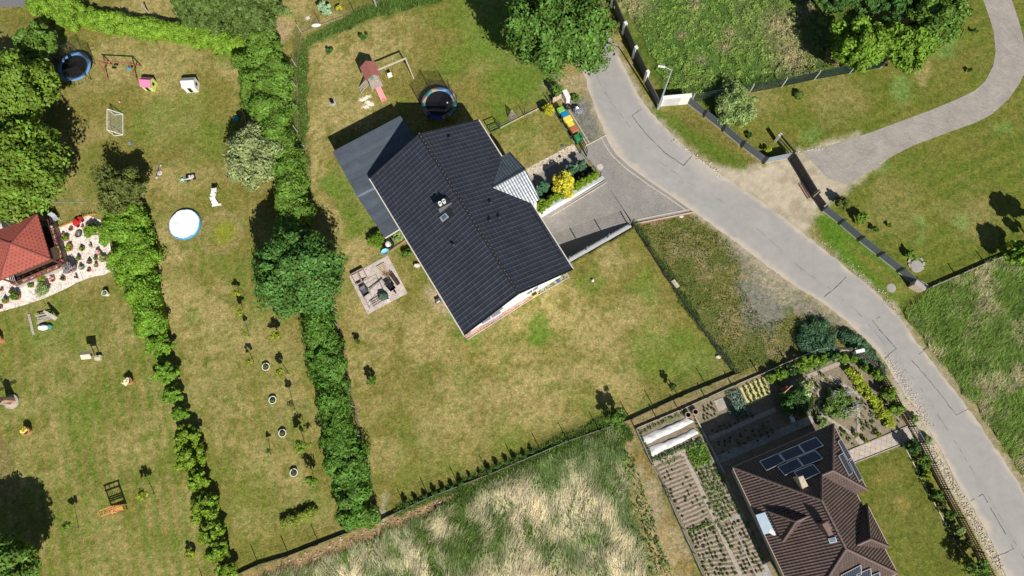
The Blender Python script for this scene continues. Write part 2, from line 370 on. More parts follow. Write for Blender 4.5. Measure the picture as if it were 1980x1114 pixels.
# mown stripes in the left-hand gardens
va = dirang((400, 600), (480, 1000)); sv = X*math.sin(va)-Y*math.cos(va)
st = .5+.5*np.sin(sv*2*math.pi/1.1+n2*3); leftm = np.maximum(pm([(-200, 500), (330, 620), (450, 1110), (440, 1200), (-200, 1200)], 1.5, .6), .6*pm([(330, 480), (480, 480), (640, 1000), (600, 1050), (440, 1110), (330, 700)], 1.5, .6))
mixin(leftm*st*.42, GRN); mixin(leftm*(1-st)*sstep((n1-.4)*3)*.3, TAN)
dry = [(640, 230, 75), (640, 120, 60), (740, 85, 75, .9), (610, 330, 45), (640, 430, 30, .9), (690, 500, 35), (730, 620, 60, .9), (820, 650, 60), (1090, 585, 55), (1130, 640, 70), (1010, 740, 95, .8), (1160, 720, 70, .8), (890, 820, 90, .6), (1180, 500, 40, .9), (720, 700, 50, .8), (740, 890, 40, .7), (1200, 600, 40, .8), (1290, 480, 30, .5), (1010, 620, 30),
       (330, 480, 55, .9), (350, 600, 60, .9), (400, 700, 70, .7), (200, 110, 60, .8), (330, 110, 80, .8), (440, 130, 30, .9), (310, 350, 40, .6), (420, 600, 50, .9), (450, 800, 60, .7), (520, 900, 60, .6), (120, 700, 80, .5), (60, 850, 80, .5), (250, 620, 60, .6), (500, 650, 45, .7), (560, 740, 35, .7), (260, 850, 60, .5), (200, 1060, 70, .5),
       (560, 20, 60, 1), (640, 50, 40, 1), (300, 8, 60, .9), (1440, 180, 60, .4), (1350, 250, 35, .6), (1450, 290, 25, .4), (1820, 400, 50, .45), (1700, 370, 40, .3), (1900, 480, 40, .5), (1620, 180, 50, .5), (1780, 150, 40, .9), (1790, 460, 40, .6)]
mixin(blobm(dry, .8)*sstep((n1*.6+n3*.4-.28)*3.4), TAN)
grn = [(960, 60, 85), (1010, 160, 70), (880, 120, 40, .7), (900, 20, 60, .8), (700, 440, 35, .9), (655, 360, 28), (670, 400, 26), (730, 470, 18, .9), (830, 520, 30, .8), (870, 600, 28), (900, 650, 22, .9), (1035, 632, 32), (1140, 540, 25, .7), (1240, 560, 35, .7), (1290, 680, 70, .7), (1350, 700, 40, .7), (1180, 440, 25, .5), (1000, 860, 60, .4), (960, 215, 40, .8), (1010, 260, 30, .4),
       (370, 230, 60, .5), (300, 240, 50, .5), (410, 260, 50, .6), (430, 110, 22, .5), (375, 598, 12, .9), (160, 800, 60, .5), (100, 640, 60, .5), (320, 900, 30, .4), (430, 452, 26, .0), (760, 480, 20, .6), (460, 780, 14, .7)]
mixin(blobm(grn, .85)*(.55+.45*n3), GRN*np.array([.95, 1.05, 1]))
mixin(blobm([(432, 452, 26, .8)], 1, .3), [.22, .24, .02])
# ring where a pool stood
c0 = G(425, 450); d = np.abs(np.hypot(X-c0.x, Y-c0.y)-1.95); mixin(sstep((.22-d)*6)*(.35+.5*n1), DIRT*1.15)
# big right-hand lawn
RL = [(1345, 200), (1480, 165), (1715, 125), (1840, 30), (1890, -40), (2200, -80), (2200, 420), (1985, 480), (1785, 556), (1590, 400), (1520, 300), (1475, 312)]
mR = pm(RL, .3, .15); sr = X*math.sin(rad(-72))-Y*math.cos(rad(-72))
mixin(mR, RICH); mixin(mR*sstep((n2-.42)*4)*.5, OLIVE*.95); mixin(mR*sstep((fbm(X, Y*1, .8, 77)-.5)*4)*.4, [.10, .15, .02]); mixin(mR*.22*(.5+.5*np.sin((X*.35-Y)*4.2)), OLIVE*1.3)
mixin(mR*blobm([(1450, 185, 60, .5), (1620, 180, 60, .6), (1780, 130, 35, 1), (1740, 400, 60, .4), (1880, 420, 60, .5), (1620, 220, 40, .3)], .8), TAN*.85)
mixin(mR*blobm([(1740, 180, 30, .9), (1830, 90, 28, .9), (1850, 420, 25, .9), (1775, 445, 18, .8), (1940, 250, 20, .7), (1570, 250, 18, .7), (1715, 330, 20, .6)], .7), [.17, .26, .07])
mixin(pm([(1225, 175), (1275, 210), (1335, 200), (1475, 316), (1482, 330), (1430, 335), (1380, 322), (1300, 260)], .4, .3), OLIVE*.85)
mixin(pm([(1228, 185), (1262, 225), (1310, 262), (1390, 322), (1470, 335), (1440, 310), (1320, 235)], .5, .5)*.7, GRN*.85)
mixin(pm([(1565, 415), (1600, 410), (1780, 560), (1740, 600), (1700, 565), (1600, 480)], .4, .3), GRN*.95)
mixin(pm([(1640, 470), (1780, 560), (1735, 585)], .6, .6)*.7, OLIVE)
# rough meadows
M1 = [(1186, -60), (1600, -60), (1700, 60), (1705, 118), (1500, 158), (1340, 186), (1280, 180), (1240, 120), (1190, 20)]
m = pm(M1, .3, .2); mixin(m, [.085, .12, .022]); mixin(m*sstep((n1-.5)*6), [.13, .17, .03]); mixin(m*blobm([(1510, 60, 45, 1), (1540, 120, 50, .7), (1225, 10, 45, 1), (1400, 90, 22, .6), (1480, 150, 30, .6), (1330, 60, 25, .5), (1350, 150, 18, .5)], .85)*sstep((n3-.3)*4), [.33, .26, .14])
M3 = [(1742, 600), (1790, 562), (1925, 500), (2000, 470), (2200, 400), (2200, 1000), (2040, 1000), (1985, 935), (1900, 800), (1800, 680)]
m = pm(M3, .3, .3); mixin(m, [.15, .185, .03]); mixin(m*sstep((n1-.48)*5), [.32, .28, .12]); mixin(m*sstep((n4-.5)*6)*.8, [.07, .11, .02])
M2 = [(470, 1130), (640, 1055), (740, 1012), (900, 935), (1080, 868), (1200, 818), (1228, 838), (1262, 905), (1330, 1060), (1375, 1200), (470, 1250)]
m = pm(M2, .4, .4); mixin(m, [.12, .12, .035]); mixin(m*sstep((n1-.42)*5), [.26, .22, .10])
mixin(m*pm([(1215, 880), (1250, 900), (1330, 1060), (1370, 1200), (1290, 1200), (1240, 1010)], .6, .8, 37, 1.2)*.95, [.34, .27, .17]); mixin(m*blobm([(1225, 850, 30), (1235, 960, 40), (1270, 1040, 40), (1300, 1110, 40), (1180, 890, 20, .6), (600, 1090, 60), (700, 1040, 40)], .85), [.34, .25, .13])
mixin(m*blobm([(1250, 900, 22), (1300, 1000, 20), (1330, 1080, 20)], .6), [.22, .14, .03])
# earth strip beyond the fence
mixin(pm([(455, 1120), (600, 1062), (735, 1012), (880, 945), (1000, 895), (1220, 808), (1226, 818), (1100, 870), (980, 925), (860, 985), (745, 1048), (640, 1092), (560, 1135)], .5, .5, 7, 1.6)*.95, [.36, .235, .13])
mixin(pm([(1225, 812), (1420, 728), (1640, 672), (1590, 685), (1470, 722), (1230, 828)], .3, .2)*.75, [.27, .20, .12])
# rough verge between fence and road
VG = [(1222, 430), (1340, 412), (1420, 468), (1500, 540), (1590, 590), (1640, 645), (1560, 690), (1425, 728)]
m = pm(VG, .3, .2); mixin(m, [.17, .15, .045]); mixin(m*sstep((n1-.48)*6), [.26, .20, .10]); mixin(m*sstep((n4-.52)*6)*.8, [.085, .115, .02])
mixin(pm([(1400, 455), (1440, 470), (1540, 555), (1600, 590), (1640, 640), (1600, 630), (1520, 600), (1450, 640), (1440, 560), (1425, 500)], .8, 1.0, 31, 1.4)*.95, [.245, .21, .165])
mixin(pm([(1430, 545), (1470, 560), (1520, 610), (1490, 640), (1445, 620)], .6, .8, 33, 1.4)*.8, [.20, .185, .17])
mixin(pm([(1462, 500), (1545, 562), (1520, 590), (1480, 560), (1440, 500)], .6, .8, 35, 1.4)*.4, SAND*.8)
# greener, weedy edge strips
mixin(pm([(572, 120), (600, 92), (720, 40), (870, 0), (960, -40), (800, -40), (700, 20), (600, 60)], .5, .5)*.8, [.075, .13, .02])
mixin(pm([(575, 60), (600, 95), (585, 200), (600, 300), (590, 420), (570, 420)], .4, .3)*.7, [.10, .12, .03])
mixin(pm([(745, 1000), (1200, 800), (1190, 788), (742, 985)], .5, .4)*.8, [.08, .10, .02])
mixin(pm([(1290, 780), (1420, 722), (1405, 690), (1230, 780)], .8, .7)*.5, [.09, .12, .02])
# road shoulders, sand drive mouth
dr = sdist(X, Y, P_road)
mixin(sstep((dr+.75+(fbm(X, Y, 1.6, 55)-.5)*1.6)/.9)*.95*(1-pm([(1040, 130), (1110, 130), (1110, 20), (1040, -50)], .5, .3)), [.37, .31, .225])
SANDM = [(1375, 322), (1430, 328), (1480, 316), (1560, 290), (1660, 255), (1700, 320), (1645, 362), (1600, 398), (1568, 420), (1562, 452), (1500, 415)]
mixin(pm(SANDM, .5, .5, 61, 1.5), [.47, .40, .30]); mixin(pm(SANDM, .5, .5, 61, 1.5)*sstep((fbm(X*.4+Y*.9, Y*.4-X*.9, .9, 63)-.52)*6)*.6, [.30, .245, .17])
mixin(pm([(1085, 185), (1110, 180), (1140, 200), (1163, 262), (1135, 278)], .3, .3), [.20, .185, .17])
mixin(pm([(1045, 165), (1070, 145), (1125, 140), (1135, 185), (1105, 180), (1085, 185)], .4, .5)*.8, [.36, .28, .17])
mixin(pm([(1722, 740), (1742, 735), (1800, 820), (1870, 950), (1960, 1120), (1935, 1120), (1850, 970), (1770, 850)], .3, .2), [.45, .38, .28])
mixin(pm([(1800, 640), (1830, 690), (1880, 770), (1930, 850), (1915, 850), (1850, 765), (1790, 680)], .6, .7, 67, 1.6)*.7, [.31, .25, .16])
mixin(pm([(1735, 995), (1735, 995), (1735, 995)], .3, .1)*0, TAN)
mixin(pm([(1650, 900), (1745, 858), (1853, 1060), (1900, 1200), (1500, 1200)], .2, .05)*.75, [.105, .125, .018]); mixin(pm([(1650, 900), (1745, 858), (1853, 1060), (1900, 1200), (1500, 1200)], .6, .1)*sstep((fbm(X, Y, .9, 88)-.5)*6)*blobm([(1710, 960, 60)], 1)*.8, [.24, .185, .055])
# bare soils
SOIL = np.array([.255, .205, .15])
mixin(pm([(1262, 900), (1400, 830), (1430, 900), (1500, 1114), (1540, 1200), (1400, 1200), (1335, 1060)], .2, .1), SOIL)
mixin(pm([(1229, 829), (1420, 748), (1480, 722), (1585, 682), (1655, 683), (1700, 735), (1760, 830), (1640, 880), (1610, 822), (1417, 905), (1262, 900)], .2, .1), SOIL)
mixin(pm([(1482, 750), (1560, 735), (1612, 822), (1560, 845), (1500, 800)], .5, .3)*.5, [.10, .09, .05])
mixin(pm([(820, 555), (850, 560), (880, 590), (865, 612), (835, 600)], .4, .4)*.9, [.40, .30, .19])
mixin(blobm([(645, 196, 9), (1003, 800, 0.1), (552, 262, 0.1)], .8, .2), [.42, .36, .26])
mixin(blobm([(240, 1, .1), (510, 38, 12), (595, 35, 8), (545, 60, 26, .8), (585, 286, 8), (222, 960, .1), (1003, 896, 8, .8)], .8, .3), [.42, .30, .18])
mixin(pm([(735, 1005), (742, 960), (748, 1000), (765, 998)], .3, .3)*.9, [.45, .40, .31])
mixin(pm([(-30, 50), (60, 20), (75, 40), (60, 62), (-30, 75)], .4, .4)*.5, [.14, .13, .03])
mixin(pm([(-80, 820), (-5, 830), (25, 900), (40, 960), (-80, 990)], .5, .5)*.6, [.20, .15, .07])
C *= (.78+.44*n3)[..., None]
FA = np.ones(X.shape); FA -= .75*pm(SANDM, .6, .3, 61, 1.5); FA -= .45*sstep((dr+.9)/.9); FA = np.clip(FA-.4*pm([(1229, 829), (1420, 748), (1640, 672), (1760, 830), (1640, 880), (1610, 822), (1417, 905), (1540, 1200), (1400, 1200)], .2, .1), .2, 1)
Z = (n1-.5)*.05
hole = sdist(X, Y, wp(ramp_poly)) > -.32
inramp = sdist(X, Y, wp([(1180, 340), (1240, 428), (1103, 499), (1040, 411)]))
Z = np.minimum(Z, 0.0); Z = np.where(hole, -2.4, Z)
brown = sdist(X, Y, P_road) > -.3; Z = np.where(brown, np.minimum(Z, -.02), Z)
nv = NX*NY; vs = np.stack([X, Y, Z], -1).reshape(-1, 3)
idx = np.arange(nv).reshape(NY, NX); q = np.stack([idx[:-1, :-1], idx[:-1, 1:], idx[1:, 1:], idx[1:, :-1]], -1).reshape(-1, 4)
# skirt to the horizon
B = 900.0; extra = np.array([[-B, -B, -.1], [B, -B, -.1], [B, B, -.1], [-B, B, -.1], [-60, -26, 0], [66, -26, 0], [66, 64, 0], [-60, 64, 0]])
vs = np.concatenate([vs, extra]); e = nv; q = np.concatenate([q, np.array([[e, e+1, e+5, e+4], [e+1, e+2, e+6, e+5], [e+2, e+3, e+7, e+6], [e+3, e, e+4, e+7]])])
me = bpy.data.meshes.new('ground'); me.vertices.add(len(vs)); me.vertices.foreach_set('co', vs.reshape(-1).astype(np.float32)); me.loops.add(len(q)*4); me.loops.foreach_set('vertex_index', q.reshape(-1).astype(np.int32))
me.polygons.add(len(q)); me.polygons.foreach_set('loop_start', np.arange(0, len(q)*4, 4, dtype=np.int32)); me.polygons.foreach_set('loop_total', np.full(len(q), 4, np.int32))
at = me.color_attributes.new('Col', 'FLOAT_COLOR', 'POINT'); cc = np.concatenate([C.reshape(-1, 3), np.tile(OLIVE, (8, 1))]); at.data.foreach_set('color', np.concatenate([cc, np.concatenate([FA.reshape(-1), np.ones(8)])[:, None]], 1).reshape(-1).astype(np.float32))
def groundmat():
    m, t, b = base('ground'); a = nd(t, 'ShaderNodeAttribute', attribute_name='Col'); src = a.outputs[0]
    tc = nd(t, 'ShaderNodeTexCoord')
    # blades and thatch: small dark green and straw flecks
    def fleck(scale, lo, hi, tint, fac, seed):
        global _n
        mp = nd(t, 'ShaderNodeMapping'); mp.inputs['Location'].default_value = (seed, seed*.7, 0); t.links.new(tc.outputs['Object'], mp.inputs[0])
        n = nd(t, 'ShaderNodeTexNoise'); n.inputs['Scale'].default_value = scale; n.inputs['Detail'].default_value = 5; n.inputs['Roughness'].default_value = .72; t.links.new(mp.outputs[0], n.inputs[0])
        mr = nd(t, 'ShaderNodeMapRange'); mr.inputs[1].default_value = lo; mr.inputs[2].default_value = hi; mr.inputs[4].default_value = fac; t.links.new(n.outputs[0], mr.inputs[0])
        q = nd(t, 'ShaderNodeMath', operation='MULTIPLY'); t.links.new(mr.outputs[0], q.inputs[0]); t.links.new(a.outputs['Alpha'], q.inputs[1])
        return q.outputs[0], n
    def mixmul(s, f, tint):
        mx = nd(t, 'ShaderNodeMix', data_type='RGBA', blend_type='MULTIPLY'); t.links.new(f, mx.inputs[0]); t.links.new(s, mx.inputs[6]); mx.inputs[7].default_value = (*tint, 1); return mx.outputs[2]
    f, n = fleck(2.2, .48, .58, 0, .80, 3); src = mixmul(src, f, (.55, .74, .50))
    f, n = fleck(3.6, .50, .60, 0, .80, 19); src = mixmul(src, f, (1.50, 1.36, 1.42))
    f, n = fleck(7, .50, .58, 0, .8, 41); src = mixmul(src, f, (.58, .68, .52))
    f, nb = fleck(9, .52, .61, 0, .9, 71); src = mixmul(src, f, (1.55, 1.45, 1.5))
    t.links.new(src, b.inputs['Base Color']); b.inputs['Roughness'].default_value = .95; b.inputs['Specular IOR Level'].default_value = .1
    bump(t, b, n.outputs[0], .55, .05); return m
me.materials.append(groundmat()); me.update(); ground = bpy.data.objects.new('ground', me); COL.objects.link(ground); ground['kind'] = 'structure'

# ------------------------------------------------------------------ road
NR = 420; Lw = smooth([G(*p)[:2] for p in road_L], NR, 30); Rw = smooth([G(*p)[:2] for p in road_R], NR, 30)
# pair points at equal height along the road: match right side to the nearest cut square to the left side
def pair(Lw, Rw):
    out = []; j = 0
    for i in range(len(Lw)):
        a = Lw[max(i-4, 0)]; b = Lw[min(i+4, len(Lw)-1)]; d = b-a; d /= np.linalg.norm(d)
        k = np.argmin(np.abs((Rw-Lw[i])@d)+.15*np.linalg.norm(Rw-Lw[i], axis=1)); j = max(j, k); out.append(Rw[j])
    A = np.array(out)
    for _ in range(40): Bq = A.copy(); Bq[1:-1] = (A[:-2]+2*A[1:-1]+A[2:])/4; A = Bq
    return A
Rp = pair(Lw, Rw); K = 22; tt = np.linspace(0, 1, K)
RV = Lw[:, None]*(1-tt[None, :, None])+Rp[:, None]*tt[None, :, None]
wd = (Rp-Lw); wd /= np.linalg.norm(wd, axis=1)[:, None]
jl = (fbm(Lw[:, 0], Lw[:, 1], 1.3, 91)-.5)*.35; jr = (fbm(Rp[:, 0], Rp[:, 1], 1.3, 93)-.5)*.35
RV[:, 0] -= wd*jl[:, None]; RV[:, -1] += wd*jr[:, None]
rx, ry = RV[..., 0], RV[..., 1]; U = np.tile(tt, (NR, 1)); al = np.tile(np.linspace(0, 1, NR)[:, None], (1, K))
RC = np.ones(rx.shape+(3,))*np.array([.335, .318, .298]); 
def rm(m, c):
    global RC
    RC = RC*(1-m[..., None])+np.asarray(c)*m[..., None]
rm(sstep((fbm(rx, ry, .35, 12)-.4)*3)*.5, [.385, .365, .34])
rm(np.clip(1-np.abs(U-.36)/.12, 0, 1)*.35, [.285, .278, .268]); rm(np.clip(1-np.abs(U-.74)/.12, 0, 1)*.2, [.305, .295, .285])
ee = fbm(rx, ry, 1.1, 15); rm(sstep((.14-U+(ee-.5)*.22)*9)*.85, [.50, .43, .34]); rm(sstep((U-.90+(ee-.5)*.22)*9)*.85, [.50, .43, .34])
rm(sstep((al-.33)*12)*sstep((.47-al)*12)*sstep((U-.55+(ee-.5)*.5)*3)*.5, [.50, .45, .38])
RC *= (.93+.14*fbm(rx, ry, 3, 17))[..., None]
vs = np.stack([rx, ry, np.full(rx.shape, .012)], -1).reshape(-1, 3); idx = np.arange(NR*K).reshape(NR, K)
q = np.stack([idx[:-1, :-1], idx[1:, :-1], idx[1:, 1:], idx[:-1, 1:]], -1).reshape(-1, 4)
me = bpy.data.meshes.new('road'); me.from_pydata(vs.tolist(), [], q.tolist())
at = me.color_attributes.new('Col', 'FLOAT_COLOR', 'POINT'); at.data.foreach_set('color', np.concatenate([RC.reshape(-1, 3), np.ones((NR*K, 1))], 1).reshape(-1).astype(np.float32))
me.materials.append(M('asphalt', attr=True, rough=.9, ns=1.5, amp=.05, ns2=28, bmp=.2)); me.update(); road = bpy.data.objects.new('road', me); COL.objects.link(road); road['kind'] = 'structure'
if me.polygons[0].normal.z < 0: me.flip_normals()
tar = M('tar', (.13, .127, .12), .8, ns=3, amp=.5); tar2 = M('tar_faint', (.20, .19, .178), .9, ns=2, amp=.3); 
m = MB()
def seam(m, px, w, gap=0.0):
    P = [G(*p) for p in px]
    for i in range(len(P)-1):
        L = (P[i+1]-P[i]).length; n = max(1, int(L/.35)); d = (P[i+1]-P[i])/n
        for k in range(n):
            if random.random() < gap: continue
            a = P[i]+d*k; b = a+d; jx = Vector((random.uniform(-.03, .03), random.uniform(-.03, .03), 0)); q = Vector((-d.y, d.x, 0)).normalized()*w/2*random.uniform(.6, 1.3); a = a+jx*.5; b = b+jx
            m.face([Vector((v.x, v.y, .017)) for v in (a-q, b-q, b+q, a+q)])
seam(m, [(1241, 211), (1222, 223), (1226, 230), (1253, 263), (1287, 297), (1322, 320), (1337, 302)], .08)
seam(m, [(1636, 536), (1612, 560), (1587, 578)], .08, .1); seam(m, [(1710, 609), (1687, 619), (1700, 637), (1733, 674), (1710, 693)], .07, .1)
seam(m, [(1792, 673), (1763, 697), (1790, 728), (1816, 760), (1849, 803), (1871, 792)], .06, .1); seam(m, [(1876, 969), (1900, 955), (1930, 1008), (1960, 1061), (1931, 1075)], .06, .15)
m.top('road_seam', tar, kind='structure')
m = MB(); seam(m, [(1150, 140), (1162, 165), (1180, 195), (1223, 252), (1250, 285), (1277, 314), (1330, 352), (1400, 392), (1475, 452), (1549, 520), (1600, 555), (1655, 600), (1690, 640), (1730, 693), (1775, 743), (1812, 800), (1850, 860), (1890, 925), (1940, 1010), (1985, 1090)], .045, .5)
m.top('road_crack', tar2, kind='structure')

# ------------------------------------------------------------------ paved surfaces
herring = pavemat('paver', (.300, .278, .255), .2, .1, .75, rot=rad(20), var=.12)
slabm = pavemat('slab', (.50, .42, .35), .4, .4, .5, rot=dirang((1640, 893), (1760, 830)), var=.06, ms=.015, off=0)
stonepath = pavemat('stone_sett', (.335, .30, .265), .35, .2, .82, rot=rad(20), var=.09, ms=.02)
curbm = M('kerb', (.52, .45, .37), .85, ns=8, amp=.15)
concrete = M('concrete', (.38, .35, .31), .85, ns=3, amp=.18, ns2=20, bmp=.2)
whitew = M('white_wall', (.78, .78, .76), .7, ns=2, amp=.04)
greyc = M('grey_cap', (.46, .47, .49), .6, ns=2, amp=.08)
A = G(1168, 349); Bp = G(1222, 431); Cc = G(1101, 499); Dd = G(1040, 411); Cc = Cc+(Cc-Bp)*.06; Dd = Dd+(Dd-A)*.1
DZ = -1.75; m = MB()
curve = [(1171, 262), (1180, 280), (1192, 298), (1219, 323), (1262, 354), (1301, 380), (1342, 410)]
flat = [(1120, 292)]+curve+[(1290, 419), (1223, 430)]; FP = [Vector((G(*p).x, G(*p).y, .016)) for p in flat]+[Vector((A.x, A.y, .016)), Vector((G(1140, 310).x, G(1140, 310).y, .016))]
m.face(FP[::-1]); Az = Vector((A.x, A.y, .016)); Bz = Vector((Bp.x, Bp.y, .016))
NS = 8
for i in range(NS):
    a = i/NS; b = (i+1)/NS; za = .016+DZ*a**.85 if a > 0 else .016; zb = .016+DZ*b**.85
    m.face([A.lerp(Dd, a).xy.to_3d()+Vector((0, 0, za)), A.lerp(Dd, b).xy.to_3d()+Vector((0, 0, zb)), Bp.lerp(Cc, b).xy.to_3d()+Vector((0, 0, zb)), Bp.lerp(Cc, a).xy.to_3d()+Vector((0, 0, za))])
m.top('driveway', herring, kind='structure')
# kerbs of light blocks
m = MB()
def kerb(m, px, w=.12, h=.05, z=0.0):
    P = [G(*p) for p in px]
    for i in range(len(P)-1):
        a = P[i].copy(); b = P[i+1].copy(); a.z = b.z = z+h/2+i*.0007; m.beam(a, b, w, h)
kerb(m, curve, .10, .05); kerb(m, [(p[0]-9, p[1]+3) for p in curve[:-1]]+[(1325, 406)], .08, .045); kerb(m, [(1171, 262), (1130, 284)], .10, .06)
kerb(m, [(1342, 411), (1290, 421), (1226, 434)], .10, .10); kerb(m, [(1332, 406), (1288, 414), (1224, 427)], .10, .05)
kerb(m, [(1085, 190), (1139, 277)], .08, .12); kerb(m, [(1126, 265), (1135, 281)], .07, .09); kerb(m, [(1024, 345), (1119, 291)], .08, .05)
m.top('kerb', curbm, kind='structure')
m = MB(); P = [G(p[0], p[1]-2) for p in [(1228, 438), (1290, 424), (1340, 413)]]
for i in range(2): m.beam(P[i]+Vector((0, 0, .05)), P[i+1]+Vector((0, 0, .05)), .22, .012)
m.top('brick_edging', M('brick_red', (.30, .13, .08), .9, ns=9, amp=.35), kind='structure')
P = []
sheet('entrance_path', [(1020, 352), (1028, 343), (1118, 292), (1140, 309), (1130, 318), (1044, 368)], .010, herring)
pebble = gravelmat('pebble', [(.55, .46, .35), (.68, .60, .50), (.35, .28, .21), (.60, .50, .38)], 11)
sheet('pebble_strip', [(1015, 328), (1108, 278), (1119, 290), (1024, 344)], .012, pebble)
bedm = M('dark_soil', (.035, .03, .022), .95, ns=5, amp=.4, bmp=.5)
sheet('planting_bed', [(1040, 406), (1033, 372), (1130, 311), (1160, 344)], .008, bedm)
sheet('garden_path', [(1550, 292), (1600, 283), (1655, 266), (1700, 250), (1800, 213), (1855, 190), (1885, 175), (1905, 157), (1920, 128), (1925, 100), (1921, 60), (1910, 25), (1899, -5), (1890, -60), (1945, -60), (1956, 0), (1968, 34), (1978, 70), (1983, 105), (1981, 140), (1971, 162), (1951, 191), (1917, 222), (1880, 240), (1845, 252), (1767, 281), (1735, 297), (1719, 306), (1700, 322), (1671, 336), (1641, 358), (1610, 330)][:-1]+[(1600, 345)], .010, stonepath)
sheet('brick_path', [(1640, 893), (1760, 829), (1773, 848), (1650, 903), (1655, 911)][:3]+[(1656, 897)], .012, slabm) if False else sheet('brick_path', [(1640, 873), (1757, 825), (1766, 849), (1650, 895)], .012, slabm)
white_gravel = gravelmat('white_gravel', [(.74, .66, .58), (.82, .76, .70), (.58, .47, .40), (.78, .70, .62), (.84, .78, .72)], 9)
sheet('white_gravel', [(-90, 430), (60, 425), (103, 441), (136, 431), (161, 420), (172, 417), (200, 428), (212, 470), (222, 522), (200, 532), (180, 535), (150, 546), (126, 559), (86, 577), (41, 592), (0, 603), (-90, 630)], .010, white_gravel)
m = MB()
def stones(m, px, n, w, r=(.03, .075), z=.02, col=None):
    A_ = resample([G(*p)[:2] for p in px], n)
    for p in A_:
        rr = random.uniform(*r); m.ball((p[0]+random.gauss(0, w), p[1]+random.gauss(0, w), z), rr, 6, col=random.choice(col) if col else None, sc=(1, random.uniform(.6, 1), .6))
stcol = [(.46, .39, .31), (.55, .49, .41), (.36, .30, .23), (.60, .55, .48), (.40, .30, .22)]
stones(m, [(1715, 690), (1745, 735), (1780, 795), (1795, 820)], 300, .15, col=stcol); stones(m, [(1790, 850), (1830, 915), (1870, 985), (1905, 1045), (1935, 1100)], 560, .15, col=stcol)
stones(m, [(1715, 690), (1745, 735), (1780, 795), (1795, 820)], 220, .4, (.02, .06), col=stcol)
m.top('stone_strip', M('stone_attr', attr=True, ns=5, amp=.15), kind='stuff')
kb = MB(); stones(kb, [(1300, 268), (1380, 326), (1395, 345)], 70, .12, (.03, .10), col=stcol); stones(kb, [(1565, 440), (1600, 475), (1700, 562), (1745, 615)], 120, .2, (.02, .07), col=stcol)
stones(kb, [(1400, 460), (1450, 520), (1520, 590), (1600, 640)], 90, .6, (.02, .05), col=[(.35, .31, .26), (.28, .25, .22)]); stones(kb, [(540, 1095), (640, 1058), (740, 1016), (860, 968), (1000, 905), (1210, 822)], 260, .25, (.03, .12), col=[(.42, .30, .19), (.5, .42, .33), (.35, .24, .15)])
stones(kb, [(1520, 300), (1560, 292), (1600, 285)], 30, .1, (.04, .1), col=stcol)
kb.top('loose_stones', MC['stone_attr'], kind='stuff')

# ================================================================== BUILDINGS
def rface(m, pts, a, b):
    a = Vector(a); b = Vector(b); ex = (b-a).normalized(); n = (Vector(pts[1])-Vector(pts[0])).cross(Vector(pts[2])-Vector(pts[1])).normalized()
    if n.z < 0: pts = pts[::-1]; n = -n
    ey = n.cross(ex); ey = ey if ey.z > 0 else -ey
    m.face(pts, uv=[((Vector(p)-a).dot(ex), (Vector(p)-a).dot(ey)) for p in pts])
def rslab(m, pts, a, b, t=.12):
    """roof plane with its thickness"""
    rface(m, pts, a, b); P = [Vector(p) for p in pts]; Q = [p-Vector((0, 0, t)) for p in P]
    n = (P[1]-P[0]).cross(P[2]-P[1]).z
    if n < 0: P.reverse(); Q.reverse()
    m.face(Q[::-1], uv=[(0, 0)]*len(Q)); k = len(P)
    for i in range(k): m.face([P[i], Q[i], Q[(i+1) % k], P[(i+1) % k]], uv=[(0, 0)]*4)
anthr = roofmat('anthracite_tile', (.034, .038, .052), .42, .40, .37, .028, .10, pw=5, crest=.8, lapk=.38, lw=.12)
porcht = roofmat('porch_tile', (.34, .37, .39), .42, .24, .35, .018, .45, pw=1.5, metal=.85, lapk=.3)
browntile = roofmat('brown_tile', (.118, .077, .068), .5, .21, .33, .05, .55)
wallw = M('render_white', (.80, .79, .76), .85, ns=1.5, amp=.04); wallc = M('render_cream', (.55, .47, .36), .85, ns=1.5, amp=.06)
dark = M('dark_metal', (.02, .021, .024), .45, ns=5, amp=.2); steel = M('light_metal', (.42, .42, .43), .4, .6, ns=5, amp=.1); whitem = M('white_metal', (.75, .75, .73), .4, ns=5, amp=.06)
glassb = M('glass_blue', (.06, .13, .24), .08, ns=1, amp=.1, spec=.8); wood = M('wood', (.34, .23, .14), .8, ns=7, amp=.25); woodgrey = M('weathered_wood', (.40, .35, .30), .85, ns=7, amp=.22); darkwood = M('dark_wood', (.16, .065, .045), .75, ns=8, amp=.25)
# --- main house
EZ = 3.6; c0, c1, c2, c3 = [G(x, y, EZ) for x, y in ((715, 345), (925, 232), (1108, 521), (898, 648))]
r0 = (c0+c1)/2; r0.z = 6.4; r1 = (c2+c3)/2; r1.z = 6.4
hs = T('house', 'white gabled family house with anthracite tiled roof beside the paved driveway', 'house', (0, 0, 0))
m = MB(); rslab(m, [c0, r0, r1, c3], c0, c3); rslab(m, [c1, c2, r1, r0], c1, c2); roof = m.part('roof', anthr, hs)
ctr = (c0+c1+c2+c3)/4
def inset(p, a, b, da, db):
    return p+(a-p).normalized()*da+(b-p).normalized()*db
w0 = inset(c0, c1, c3, .55, .7); w1 = inset(c1, c0, c2, .55, .7); w2 = inset(c2, c3, c1, .55, .72); w3 = inset(c3, c2, c0, .55, .72)
mid = lambda a, b: (a+b)/2
m = MB(); zb = -1.9
for a, b in ((w0, w1), (w2, w3)):
    g = mid(a, b); m.face([(a.x, a.y, zb), (b.x, b.y, zb), (b.x, b.y, 3.62), (g.x, g.y, 6.12), (a.x, a.y, 3.62)])
for a, b in ((w1, w2), (w3, w0)): m.face([(a.x, a.y, zb), (b.x, b.y, zb), (b.x, b.y, 3.62), (a.x, a.y, 3.62)])
m.part('wall', wallw, hs)
